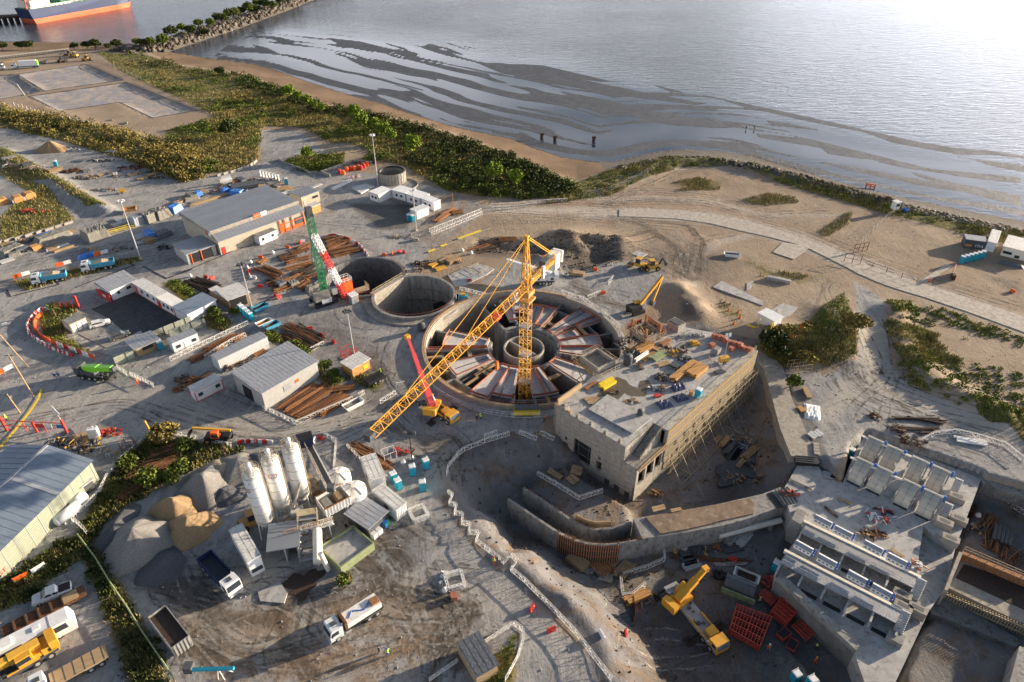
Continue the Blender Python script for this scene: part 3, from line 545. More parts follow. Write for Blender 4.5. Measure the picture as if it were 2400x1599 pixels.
t=shaft(S2,g,'twin_shaft','nearer of the two joined round shafts, its pale wall lit on the left','concrete',-12,(g + 35,g + 190,2.0))
h=R(31.5);r=S2[2];A=(r*math.cos(R(g) + h),r*math.sin(R(g) + h));B=(r*math.cos(R(g) - h),r*math.sin(R(g) - h))
m=M();mx_,my_=(A[0] + B[0])/2,(A[1] + B[1])/2;m.box(mx_,my_,-12,math.hypot(A[0]-B[0],A[1]-B[1]) + .5,1.5,13.1,math.atan2(A[1]-B[1],A[0]-B[0]));m.build('dividing_wall','concrete_warm',t)
m=M();rail(m,[(A[0],A[1],1.1),(B[0],B[1],1.1)],1.0,.08,1.5);m.build('dividing_rail','scaff',t)
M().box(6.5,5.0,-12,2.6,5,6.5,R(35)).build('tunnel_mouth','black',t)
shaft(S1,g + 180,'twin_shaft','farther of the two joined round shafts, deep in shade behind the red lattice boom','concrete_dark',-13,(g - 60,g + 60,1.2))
ZR=6.0;A=P('O',160,1005,ZR);B=G(1499,1068,ZR);Cc=P('O',2060,480,ZR);Dd=P('O',1640,300,ZR);Ee=P('O',1220,235,ZR);Ff=P('O',440,815,ZR)
ux=Vector((Cc[0]-B[0],Cc[1]-B[1]));LX=ux.length;ux.normalize();uy=Vector((-ux.y,ux.x));LY=(Vector(A) - Vector(B)).dot(uy)
bt=E('pump_house','large unfinished concrete block with stair notch, dark openings and formwork on its long side','building',B[0],B[1],0,math.atan2(ux.y,ux.x))
def loc(p): q=Vector(p) - Vector(B);return (q.dot(ux),q.dot(uy))
aL,dL,eL,fL=loc(A),loc(Dd),loc(Ee),loc(Ff);aL=(0,LY)
M().prism([(9,.05),(LX,.05),(dL[0]-.5,dL[1]),(eL[0],eL[1]),(fL[0]+6,fL[1]+.5),(fL[0],LY),(0.05,LY-.05),(0.05,3.3),(9,3.3)],ZR - .5,ZR).build('roof_slab','slab',bt)
holes=[(x0,x1,z0,z1) for x0,x1,z0,z1 in [(5.4,9.7,-4.2,.9),(3.0,3.8,-1,-.2),(2.8,4.0,-3,-1.7),(11.4,12.1,-.8,-.1),(11.1,12.4,-3.5,-1.3),(13.4,14.6,-6,-4.5),(15.7,17.,-6,-4.5),(18.1,19.4,-6,-4.5)]]
hy=[(LY*(1 - b_/20.3),LY*(1 - a_/20.3),z0,z1) for a_,b_,z0,z1 in holes]
m=M();holewall(m,LY,-7,2.3,.5,hy,(0,1),(1,0),0,0);m.box(.25,(LY + 3.0)/2,2.3,.5,LY - 3.0,ZR - 2.3 - .003);m.build('front_wall','concrete_warm',bt);m=M();[m.box(-.012,LY/2,z_,.03,LY,.035) for z_ in (-5,-3.7,-2.2,-.1,1.1,2.25,3.5,4.8)];[m.box(-.012,1.2 + i*2.44,-7,.03,.035,9.2 if i < 1 else 12.9) for i in range(8)];m.build('form_joint','concrete',bt)
m=M();m.box(LX/2 + 4.5,.25,-7,LX - 9,.5,ZR + 7 - .006);m.box(4.5,.25,-7,9,.48,4.6);m.box(4.5,.25,1.9,9,.46,.5)
for x in (.5,3.2,6,8.7): m.box(x,.25,-2.4,.5,.44,4.4)
m.build('side_wall','concrete_warm',bt)
m=M();m.box(LX - .2,dL[1]/2,-7,.5,dL[1],12.9,R(2));m.box(fL[0]/2,LY - .3,-7,fL[0],.5,12.7);m.box(LX*.62,eL[1]*.75,-7,LX*.6,.5,12.6,0);m.build('rear_wall','concrete',bt)
M().prism([(1,1),(LX-1,1),(dL[0]-1.5,dL[1]-1),(eL[0]-1,eL[1]-1),(1,LY-1)],-7,-6.2).build('floor_slab','concrete_dark',bt)
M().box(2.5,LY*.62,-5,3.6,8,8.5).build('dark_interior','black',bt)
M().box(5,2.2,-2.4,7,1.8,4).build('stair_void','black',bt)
m=M();m.box(4.5,1.7,2.2,9,3.2,.25);m.box(4.9,3.2,2.4,8.6,.35,ZR - 2.45)
m.build('stair_landing','concrete_warm',bt);m=M()
for i in range(18): m.box(2.6 + i*.36,2.0,2.45,.38,1.7,.2 + i*.185)
m.build('stair_flight','concrete',bt)
m=M();rail(m,[(2.2,1.0,2.6),(9,1.0,6)],1,.07,1.4);rail(m,[(9,.4,6),(LX,.4,6)],1.1,.06,1.6);m.build('guard_rail','scaff',bt)
m=M();m.box(fL[0]*.55,LY - .2,ZR,fL[0]*.9,.35,1.1);m.box(.2,LY*.9,ZR + .004,.3,LY*.2,.5);m.build('parapet','wood',bt)
m=M()
for i in range(int((LX - 9)/.42)): m.box(9.2 + i*.42,-.14,-4.6 + 2.5*(i % 7 == 0),.13,.16,10.6 - 2.5*(i % 7 == 0) + .5*(i % 11 == 0))
m.box(LX/2 + 4.5,-.03,2.2,LX - 9,.05,3.8);m.build('formwork_batten','batten_pale',bt)
m=M()
for z in (5.3,3.2): m.box(LX/2 + 4.5,-.25,z,LX - 9.5,.07,.07)
m.build('formwork_waler','yellow',bt)
m=M()
for z in (-4.4,-2.5,-.6,1.3): m.box(LX/2 + 4,-.55,z,LX - 9,.06,.07);m.box(LX/2 + 4,-1.5,z,LX - 10,.05,.05)
for i in range(20):
 x=10 + i*1.75;m.bar((x,-1.5,-6.2),(x,-1.5,2.2),.055);m.bar((x,-1.5,-5),(x+1.75,-1.5,-2),.04);m.bar((x,-.5,1.3),(x,-1.5,1.3),.06);m.bar((x,-.5,-2.5),(x,-1.5,-2.5),.06)
 if i % 2 == 0: m.bar((x,-.6,-.5),(x,-4.3,-6),.06);m.bar((x,-4.3,-5.9),(x,-1.5,-5.9),.07);m.bar((x,-4.3,-5.9),(x+3.5,-4.3,-5.9),.07)
m.build('scaffold','scaff',bt)
m=M()
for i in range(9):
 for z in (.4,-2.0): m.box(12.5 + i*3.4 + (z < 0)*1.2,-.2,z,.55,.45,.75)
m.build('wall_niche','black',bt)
m=M();m.box(4.5,-.35,2.4,9.5,.3,.25);m.box(4.2,-.7,2.6,9.5,.2,.15);rail(m,[(0,-.6,2.6),(9,-.6,2.6)],1,.06,1.5);m.build('edge_plank','wood',bt)
def block(name,label,cat,pts,z0,z1,m_,top=None,topm=None,zt=None):
 t=E(name,label,cat,pts[0][0],pts[0][1],0);o=pts[0];q=[(x - o[0],y - o[1]) for x,y in pts]
 M().prism(q,z0,z1).build('concrete_body',m_,t)
 if top: M().prism([(x - o[0],y - o[1]) for x,y in top],z1,z1 + (zt or .12)).build('top_cover',topm,t)
 return t,o
def Q(t_,pts,z): return [P(t_,x,y,z) for x,y in pts]
z=0.
t,o=block('culvert','long concrete culvert curving away from the far corner of the concrete block','culvert',Q('W',[(390,300),(400,222),(455,235),(520,275),(580,350),(610,440),(640,560),(830,1010),(640,1000),(560,800),(470,460),(440,360)],.1),-7,.1,'concrete_warm')
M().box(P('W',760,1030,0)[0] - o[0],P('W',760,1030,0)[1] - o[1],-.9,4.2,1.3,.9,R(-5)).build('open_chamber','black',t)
m=M()
for i in range(4): a=P('W',670,1000 + i*14,.2);b=P('W',840,1012 + i*16,.2);m.bar((a[0]-o[0],a[1]-o[1],.25),(b[0]-o[0],b[1]-o[1],.25),.12)
m.build('chamber_beam','dark_grey',t)
z=-1.2
t,o=block('culvert','wide soil-covered concrete culvert running from the curved retaining wall to the gate deck','culvert',Q('V',[(1310,925),(1395,1110),(1560,1085),(1800,1050),(2150,985),(2352,930)],z) + Q('W',[(640,1345),(680,1375),(560,1230),(430,1280),(300,1310)],z) + Q('V',[(2100,790),(1700,860)],z),-7,z,'concrete',
 Q('V',[(1560,1070),(1420,920),(1700,868),(2100,800),(2352,750)],z) + Q('W',[(330,1318),(370,1360),(360,1430),(0,1510)],z) + Q('V',[(2100,960),(1800,1030)],z),'soil_brown',.25)
q=Q('W',[(455,1285),(500,1270),(590,1380),(540,1395)],z + .02);M().prism([(x - o[0],y - o[1]) for x,y in q],z + .01,z + .03).build('shaft_opening','black',t)
m=M()
for i in range(5): a=P('W',520 + i*22,1255 - i*5,z);b=P('W',600 + i*22,1370 - i*5,z);m.bar((a[0]-o[0],a[1]-o[1],z + .3),(b[0]-o[0],b[1]-o[1],z + .3),.15)
m.build('steel_beam','dark_grey',t)
t=E('retaining_wall','outer curved concrete retaining wall carrying the red framed formwork panel','retaining wall',*P('V',620,1050,-1.4),0);o=P('V',620,1050,-1.4)
pts=[(x-o[0],y-o[1]) for x,y in Q('V',[(165,745),(300,835),(460,945),(620,1050),(760,1115),(900,1155),(1050,1165),(1185,1155),(1390,1115)],-1.4)]
wallpath(M(),pts,.45,-7,-1.4).build('concrete_wall','concrete',t)
f=[(x-o[0],y-o[1]) for x,y in Q('V',[(620,1062),(760,1130),(900,1170),(1050,1182),(1185,1172)],-1.4)]
m=M();m2=M();m3=M()
for (x0,y0),(x1,y1) in zip(f,f[1:]):
 L_=math.hypot(x1-x0,y1-y0);n=int(L_/.38);a=math.atan2(y1-y0,x1-x0)
 for i in range(n): k=(i+.5)/n;m.box(x0 + (x1-x0)*k,y0 + (y1-y0)*k,-6.2,.11,.22,4.9,a)
 for z in (-5.6,-4.2,-2.8,-1.7): m2.box((x0+x1)/2,(y0+y1)/2,z,L_,.26,.09,a)
 m3.box((x0+x1)/2,(y0+y1)/2,-6.0,L_,.06,4.5,a)
m3.build('formwork_sheet','rust_dark',t);m.build('formwork_batten','wood',t);m2.build('formwork_waler','red_mesh',t)
m=M()
for i in range(90):
 a,b=random.choice(list(zip(pts[3:],pts[4:])));k=random.random();x,y=a[0] + (b[0]-a[0])*k,a[1] + (b[1]-a[1])*k;m.bar((x,y,-1.5),(x + random.uniform(-.1,.1),y + .1,-.8),.05)
m.build('starter_bars','rust_light',t)
t=E('retaining_wall','inner curved concrete retaining wall holding back the soil in front of the concrete block','retaining wall',*P('V',600,830,-1.8),0);o=P('V',600,830,-1.8)
pts=[(x-o[0],y-o[1]) for x,y in Q('V',[(305,645),(450,735),(600,838),(740,935),(860,1000),(960,1020),(1090,1015),(1290,960)],-1.8)]
wallpath(M(),pts,.45,-7,-1.8).build('concrete_wall','concrete',t)
m=M();a=[(x-o[0],y-o[1]) for x,y in Q('V',[(790,900),(880,945),(960,965),(1100,960)],-1.6)];wallpath(m,a,.25,-3.6,-1.3);m.build('timber_shutter','wood',t)
m=M()
for i in range(70):
 a,b=random.choice(list(zip(pts,pts[1:])));k=random.random();x,y=a[0] + (b[0]-a[0])*k,a[1] + (b[1]-a[1])*k;m.bar((x,y,-1.9),(x,y + .1,-1.2),.05)
m.build('starter_bars','rust_light',t)
z=-1.0
t,o=block('gate_deck','large pale concrete gate platform stepping down beside the deep right-hand pit','platform',Q('Y',[(215,430),(300,285),(425,285),(470,350),(570,385),(640,215),(700,100),(1240,300),(1392,365),(1240,770),(1050,640),(1000,980),(340,650),(270,600)],z),-7,z,'slab')
zl=-2.6
def rel(pts): return [(x - o[0],y - o[1]) for x,y in pts]
M().prism(rel(Q('Y',[(340,650),(1000,980),(1050,660),(1240,770),(1185,1010),(1090,1130),(885,1568),(700,1568),(640,1400),(170,965),(180,890)],zl)),-7,zl).build('lower_apron','slab',t)
M().prism(rel(Q('Y',[(170,965),(190,930),(660,1370),(640,1400)],zl)),zl - 4,zl + .9).build('apron_wall','concrete',t)
for x0,y0,x1,y1 in [(345,645,1005,965),(228,820,925,1180)]:
 a,b=P('Y',x0,y0,z),P('Y',x1,y1,z);d=Vector((b[0]-a[0],b[1]-a[1]));L_=d.length;an=math.atan2(d.y,d.x);nx_,ny_=-math.sin(an),math.cos(an)
 cxm,cym=(a[0]+b[0])/2 - o[0],(a[1]+b[1])/2 - o[1]
 M().box(cxm - nx_*.6,cym - ny_*.6,z - .1,L_,2.4,.18,an).build('walkway','grey_paint' if x0 == 345 else 'roof_light',t)
 M().box(cxm + nx_*1.0,cym + ny_*1.0,z - .4,L_ + 1,.5,.6,an).build('bearing_beam','cream',t)
 m=M()
 for i in range(6):
  k=i/5;m.box(a[0]-o[0] + d.x*k - nx_*1.6,a[1]-o[1] + d.y*k - ny_*1.6,zl,.3,4.4,1.5,an)
 m.build('pier','slab',t);m=M()
 for i in range(5):
  k=(i + .5)/5;m.box(a[0]-o[0] + d.x*k - nx_*3.6,a[1]-o[1] + d.y*k - ny_*3.6,zl + .01,L_/5 - 1.0,.8,.02,an);m.box(a[0]-o[0] + d.x*k + nx_*2.8,a[1]-o[1] + d.y*k + ny_*2.8,zl + .01,1.1,.45,.02,an)
 m.build('gate_slot','black',t)
 m=M();rail(m,[(a[0]-o[0] - nx_*1.8,a[1]-o[1] - ny_*1.8,z + .1),(b[0]-o[0] - nx_*1.8,b[1]-o[1] - ny_*1.8,z + .1)],1,.05,1.8);m.build('guard_rail','galv',t)
for x0,y0,x1,y1 in [(1265,365,1215,480),(1205,510,1150,640),(1045,960,985,1090),(950,1150,890,1290)]:
 a,b=P('Y',x0,y0,.2),P('Y',x1,y1,-1.6);d=Vector((b[0]-a[0],b[1]-a[1]));an=math.atan2(d.y,d.x);m=M()
 for i in range(13): k=i/12;m.box(a[0]-o[0] + d.x*k,a[1]-o[1] + d.y*k,.1 - 1.8*k,d.length/13,1.3,.12,an)
 m.build('steel_stair','galv',t)
 m=M();m.box(b[0]-o[0] + d.x*.12,b[1]-o[1] + d.y*.12,-2.6,1.8,2.2,1.2,an);m.build('stair_landing','concrete',t)
gm_=M();n=10;vs=[];r_=4.2
for i in range(n + 1):
 a=R(8 + 82*i/n);vs += [(-1.35,-r_*math.cos(a),r_*math.sin(a) - .8),(1.35,-r_*math.cos(a),r_*math.sin(a) - .8)]
for i in range(n + 1):
 a=R(8 + 82*i/n);vs += [(-1.35,-(r_-.18)*math.cos(a),(r_-.18)*math.sin(a) - .8),(1.35,-(r_-.18)*math.cos(a),(r_-.18)*math.sin(a) - .8)]
fs=[(2*i,2*i+1,2*i+3,2*i+2) for i in range(n)] + [(2*(n+1)+2*i+2,2*(n+1)+2*i+3,2*(n+1)+2*i+1,2*(n+1)+2*i) for i in range(n)]
for i in range(n): e_=2*(n+1);fs += [(2*i,2*i+2,e_+2*i+2,e_+2*i),(2*i+3,2*i+1,e_+2*i+1,e_+2*i+3)]
g1=E('radial_gate','curved steel gate leaf','sluice gate',0,0);M().add(vs,fs).build('gate_leaf','gate_metal',g1);M().box(0,-4.7,.01,2.6,.5,.02).build('slot','black',g1)
m=M()
for x in (-1.62,1.62): m.bar((x,-3.9,-.2),(x,0,3.2),.28);m.box(x,-2.2,0,.14,3.6,1.7);m.bar((x,-3.9,-.6),(x,-5.2,-.9),.12)
m.build('side_frame','grey_paint',g1);M().cyl((-1.7,0,3.45),(1.7,0,3.45),.22,n=10).build('top_pipe','cream',g1)
m=M()
for i in range(1,n,2):
 a=R(8 + 82*i/n);m.box(0,-(r_+.0)*math.cos(a),(r_+.0)*math.sin(a) - .82,3.0,.03,.025)
for x in (0,):
 for i in range(n): a0,a1=R(8 + 82*i/n),R(8 + 82*(i+1)/n);m.bar((x,-(r_+.02)*math.cos(a0),(r_+.02)*math.sin(a0)-.8),(x,-(r_+.02)*math.cos(a1),(r_+.02)*math.sin(a1)-.8),.04)
m.build('plate_joint','dark_grey',g1)
M().box(2.0,.1,3.0,.5,.45,.9).box(2.0,.1,2.4,.3,.3,.7).build('hoist_motor','blue',g1)
rowA=[(1230,850),(1370,915),(1560,1000),(1715,1068)];rowB=[(1150,1010),(1295,1070),(1495,1170),(1655,1245)]
names=['first from the left','second from the left','third from the left','rightmost']
k0=P('W',1230,850,3.);k1=P('W',1765,1090,3.);an=math.atan2(k1[1]-k0[1],k1[0]-k0[0])
for row,rn in ((rowA,'far'),(rowB,'near')):
 for i,(x,y) in enumerate(row):
  p_=P('W',x + 40,y + 20,2.4);place(g1,p_[0],p_[1],-1.0,an,f'curved steel sluice gate leaf, {names[i]} in the {rn} row of four','curved sluice gates',(.88,.8,.9))
m=M()
for row in (rowA,rowB):
 a=P('W',row[0][0] - 70,row[0][1] - 10,2.2);b=P('W',row[3][0] + 130,row[3][1] + 60,2.2);m.bar((a[0]-o[0],a[1]-o[1],1.8),(b[0]-o[0],b[1]-o[1],1.8),.3)
m.build('hoist_beam','cream',t)
h1=E('gate_hoist','white hoist housing','hoist',0,0)
m=M();m.prof([(-1.75,0),(1.75,0),(1.75,.95),(-1.75,.95)],-.55,.55);m.build('housing','white_paint',h1)
m=M();m.add([(-1.8,-.6,.96),(1.8,-.6,.96),(1.8,.0,1.3),(-1.8,.0,1.3),(-1.8,.6,.96),(1.8,.6,.96),(-1.8,-.6,.9),(1.8,-.6,.9),(1.8,.6,.9),(-1.8,.6,.9)],[(0,1,2,3),(3,2,5,4),(6,7,1,0),(4,5,8,9),(0,3,4,9,6),(7,8,5,2,1)]);m.build('housing_lid','roof_light',h1)
m=M()
for x in (-1.2,-.4,.4,1.2): m.box(x,-.57,.35,.4,.03,.28)
m.build('vent','dark_grey',h1)
m=M();m.box(2.1,0,.1,.35,.35,.8);m.cyl((2.1,-.5,.5),(2.1,.5,.5),.2);m.sphere(2.15,.4,.95,.22);m.build('hoist_motor','blue',h1)
for row,rn in (([(452,615),(572,680),(750,770),(890,845)],'upper'),([(338,770),(475,850),(655,950),(800,1030)],'lower')):
 for i,(x,y) in enumerate(row):
  p_=P('Y',x,y,.3);place(h1,p_[0],p_[1],-.3,an + .02,f'white hoist housing with blue motor, {names[i]} on the {rn} walkway','white gate hoist housings',(.8,1,.95))
t,o=block('pit_wall','pale concrete wall at the edge of the deep right-hand pit below the gate platform','retaining wall',Q('Y',[(1175,1020),(1195,1025),(1285,800),(1262,795)],-.5),-6,-.5,'concrete_warm')
t,o=block('pit_slab','long concrete slab with dark steel mat in the right-hand pit','slab',Q('Y',[(1275,850),(1200,1010),(1700,1250),(1800,1050),(1500,905)],-3.0),-6,-3.0,'concrete_warm',Q('Y',[(1290,870),(1240,950),(1690,1160),(1760,1040),(1480,930)],-3.0),'rust_dark',.06)
m=M();
for i in range(30): k=i/29;a=P('Y',1170 + 520*k,1040 + 220*k,-3);m.bar((a[0]-o[0],a[1]-o[1],-6.5),(a[0]-o[0],a[1]-o[1],-2.6),.13)
for z_ in (-3,-4.3,-5.6): a=P('Y',1170,1040,-3);b=P('Y',1690,1260,-3);m.bar((a[0]-o[0],a[1]-o[1]-.1,z_),(b[0]-o[0],b[1]-o[1]-.1,z_),.16)
m.build('formwork_batten','scaff',t)
t,o=block('pit_wall','low timber-shuttered wall crossing the right-hand pit','retaining wall',Q('Y',[(1280,790),(1285,810),(1700,985),(1700,960)],-1.5),-5,-1.5,'rust_light')
m=M();rail(m,[(*[a_ - b_ for a_,b_ in zip(P('Y',1285,790,-1.5),o)],-1.5),(*[a_ - b_ for a_,b_ in zip(P('Y',1690,965,-1.5),o)],-1.5)],1.1,.08,1.2);m.build('guard_rail','wood',t)
t,o=block('sloped_slab','pale greenish concrete slab with a serrated edge north of the right-hand pit','slab',Q('Y',[(1255,300),(1420,285),(1700,400),(1700,470),(1500,400),(1400,370)],-1.0),-5,-1.0,'concrete')
m=M()
for i in range(26): k=i/25;a=P('Y',1400 + 290*k,372 + 95*k,-1);m.box(a[0]-o[0],a[1]-o[1]-.3,-3.5,.25,.9,2.4)
m.build('buttress','concrete',t)
t,o=block('pit_wall','pale concrete pier in the bottom right corner of the pit','retaining wall',Q('Y',[(1560,1580),(1620,1355),(1700,1380),(1700,1600)],-1),-6,-1,'concrete')
block('pit_wall','dark buttress wall below the platform corner','retaining wall',Q('Y',[(1080,1130),(1175,1030),(1190,1060),(1640,1330),(1600,1360),(1100,1160)],-4.2),-7,-4.2,'concrete_dark')
block('concrete_sump','small square concrete chamber beside the white pipe and the gate platform','chamber',Q('Y',[(268,600),(298,535),(355,555),(325,635)],-.5),-6,-.5,'concrete')
def nth(i): return ('first second third fourth fifth sixth seventh eighth ninth tenth'.split() + [f'{k}th' for k in range(11,21)] + ['21st','22nd','23rd'] + [f'{k}th' for k in range(24,31)] + ['31st','32nd','33rd'] + [f'{k}th' for k in range(34,41)] + ['41st','42nd'] + [f'{k}th' for k in range(43,61)])[i]
# builders for site equipment
def zat(x,y): return gz(x,y)
def pt(t_,x,y,z=None):
 p_=P(t_,x,y,0 if z is None else z)
 if z is None:
  for _ in range(3): p_=P(t_,x,y,gz(*p_))
  return p_[0],p_[1],gz(*p_)
 return p_[0],p_[1],z
def on(t_,x1,y1,x2,y2,z=None):      # base line between two readings -> x, y, z, angle, length
 a=pt(t_,x1,y1,z);b=pt(t_,x2,y2,z);zz=(a[2]+b[2])/2 if z is None else z
 return a[0],a[1],zz,math.atan2(b[1]-a[1],b[0]-a[0]),math.hypot(b[0]-a[0],b[1]-a[1])
def cabin(name,label,cat,base,depth,h,wall='white_paint',roof='roof_light',wins=(),doors=(),trim=None,over=.12,group=None,pitch=0.,ribs=False,win_m='glass',door_m='galv',side=-1):
 x,y,z,a,L_=base;t=E(name,label,cat,x,y,z,a,group)      # front wall along local x, body extends to +y
 m=M();m.box(L_/2,depth/2,.0,L_,depth,h)
 if ribs:
  for i in range(int(L_/.35)): m.box(.2 + i*.35,-.03,.12,.12,.06,h - .24)
  for i in range(int(depth/.35)): m.box(-.03,.2 + i*.35,.12,.06,.12,h - .24)
 m.build('wall',wall,t)
 m=M();p_=pitch
 m.add([(-over,-over,h+.002),(L_+over,-over,h+.002),(L_+over,depth+over,h+.002),(-over,depth+over,h+.002),(-over,-over,h+.14),(L_+over,-over,h+.14),(L_+over,depth+over,h+.14+p_),(-over,depth+over,h+.14+p_)],[(3,2,1,0),(4,5,6,7),(0,1,5,4),(1,2,6,5),(2,3,7,6),(3,0,4,7)])
 for i in range(int(L_/.9) + 1): xx=min(L_,i*.9 + .1);m.bar((xx,-over,h+.15),(xx,depth+over,h+.15+pitch),.04,.02)
 m.box(L_/2,-over-.03,h+.03,L_+2*over,.07,.16);m.build('roof',roof,t)
 for w_ in wins: M().box(w_[0]*L_,-.04,w_[1] if len(w_) > 1 else 1.1,w_[2] if len(w_) > 2 else .95,.08,.8).build('window',win_m,t)
 for d_ in doors: M().box(d_*L_,-.04,.1,.9,.07,2.0).build('door',door_m,t)
 if trim:
  m=M()
  for u,v in ((0,0),(L_,0),(0,depth)): m.box(u,v,0,.16,.16,h + .1)
  m.box(L_/2,-.02,.0,L_,.14,.14);m.box(L_/2,-.02,h - .1,L_,.14,.14);m.build('corner_trim',trim,t)
 return t
def wheels(t,xs,yw,r=.5,w=.35,rim='galv'):
 for x in xs:
  for s in (-1,1):
   o_=M().cyl((x,(yw - w)*s,r),(x,yw*s,r),r,n=14).build('wheel','rubber',t)
   M().cyl((x,(yw - .03)*s,r),(x,(yw + .03)*s,r),r*.5,n=10).build('rim',rim,o_)
def truck(label,loc_,L_=8.2,cabm='white_paint',bed='dump',bedm='truck_blue',load=None,group=None,cat='truck',name='dump_truck'):
 x,y,z,a=loc_[:4];t=E(name,label,cat,x,y,z,a,group)      # origin mid truck, cab towards +x
 h=L_/2;cw=1.2
 M().box(-.3,0,.75,L_ - 1.0,.9,.28).box(-h + .3,0,.5,.2,2.2,.25).build('chassis','black',t)
 M().prof([(h-2.0,.7),(h,.7),(h+.04,1.6),(h-.22,2.75),(h-.4,2.85),(h-2.0,2.85)],-cw,cw).build('cab',cabm,t)
 M().prof([(h+.02,1.68),(h+.07,1.68),(h-.17,2.62),(h-.23,2.62)],-cw+.12,cw-.12).build('windscreen','glass',t)
 for s in (-1,1): M().prof([(h-1.35,1.75),(h-.2,1.75),(h-.38,2.5),(h-1.35,2.5)],s*(cw+.01),s*(cw+.04)).build('side_window','glass',t)
 M().box(h+.08,0,.45,.2,2.3,.45).build('bumper','grey_paint',t)
 for s in (-1,1): M().box(h+.2,s*.85,.65,.06,.35,.2).build('headlight','cream',t)
 for s in (-1,1): M().box(h-.25,s*(cw+.2),1.9,.12,.22,.5).build('mirror','black',t)
 wheels(t,[h-1.1,-h+1.1,-h+2.45],1.2,.52)
 m=M();[m.box(x_,s*1.08,1.02,1.25,.34,.06) for x_ in (h-1.1,-h+1.1,-h+2.45) for s in (-1,1)];m.cyl((h-3.2,1.0,.75),(h-2.3,1.0,.75),.3,n=10);m.cyl((h-3.4,-1.0,.7),(h-2.3,-1.0,.7),.25,n=10);m.bar((h-2.1,.9,1),(h-2.1,.9,3.1),.14);m.build('mudguard','grey_paint',t);M().box(h-1.2,0,2.86,.8,.7,.08).build('roof_hatch','dark_grey',t)
 b0,b1=-h,h - 2.35
 if bed == 'dump':
  m=M();m.box((b0+b1)/2,0,1.1,b1-b0,2.35,.1)
  for s in (-1,1):
   m.box((b0+b1)/2,s*1.18,1.1,b1-b0,.1,1.25)
   for i in range(8): m.box(b0 + .3 + i*(b1-b0-.6)/7,s*1.27,1.1,.14,.12,1.2)
  m.box(b0,0,1.1,.1,2.3,1.2);m.box(b1,0,1.1,.1,2.3,1.5);m.box(b1+.35,0,2.5,.8,2.3,.08);m.build('dump_bed',bedm,t)
  if load: M().prof([(b0+.1,1.2),(b1-.1,1.2),(b1-.15,2.0),((b0+b1)/2,2.45),(b0+.3,1.75)],-1.1,1.1).build('load',load,t)
  else: M().box((b0+b1)/2,0,1.21,b1-b0-.2,2.2,.03).build('bed_floor','dark_grey',t)
 elif bed == 'flat':
  m=M();m.box((b0+b1)/2,0,1.15,b1-b0,2.5,.18);m.build('flatbed',bedm,t)
  m=M()
  for i in range(6): m.box(b0 + .5 + i*(b1-b0-1)/5,0,1.335,.08,2.4,.02)
  m.build('deck_joint','dark_grey',t)
 return t
def car(label,loc_,col,pickup=False,group=None,L_=4.6):
 x,y,z,a=loc_[:4];t=E('pickup_truck' if pickup else 'parked_car',label,'pickup' if pickup else 'car',x,y,z,a,group);h=L_/2
 if pickup:
  M().prof([(-h,.45),(h-.1,.4),(h,.75),(h-.25,1.0),(h-1.35,1.1),(h-1.4,1.15),(-h,1.15)],-.92,.92).build('body',col,t)
  M().prof([(h-1.45,1.12),(h-2.05,1.72),(-h+1.95,1.76),(-h+1.8,1.12)],-.8,.8).build('cabin',col,t)
  M().box(-h+.85,0,1.16,1.6,1.6,.03).build('cargo_bed','black',t);bx=[(h-1.5,h-2.0)]
  M().prof([(h-1.36,1.18),(h-1.3,1.18),(h-1.95,1.7),(h-2.03,1.7)],-.72,.72).build('windscreen','glass_blue',t)
  for s in (-1,1):
   M().prof([(h-1.75,1.2),(h-2.75,1.2),(h-2.75,1.62),(h-2.15,1.62)],s*.81,s*.84).build('side_window','glass',t)
   M().box(h-3.3,s*.825,1.2,.7,.03,.42).build('side_window','glass',t)
 else:
  M().prof([(-h,.35),(h-.1,.3),(h,.6),(h-.2,.82),(h-1.1,.95),(-h+.1,1.0)],-.88,.88).build('body',col,t)
  M().prof([(h-1.15,.94),(h-1.85,1.42),(-h+.75,1.46),(-h+.1,1.0)],-.76,.76).build('cabin',col,t)
  M().prof([(h-1.1,.98),(h-1.04,.98),(h-1.78,1.44),(h-1.85,1.43)],-.68,.68).build('windscreen','glass_blue',t)
  for s in (-1,1): M().prof([(h-1.45,1.0),(h-1.9,1.36),(-h+.9,1.38),(-h+.5,1.02)],s*.765,s*.79).build('side_window','glass',t)
  M().prof([(-h+.66,1.42),(-h+.04,1.0),(-h+.08,1.0),(-h+.7,1.42)],-.68,.68).build('rear_window','glass',t)
 for s in (-1,1): M().box(h-.1,s*.65,.62,.18,.35,.14).build('headlight','cream',t)
 wheels(t,[h-.85,-h+.85],.92,.36,.24);return t
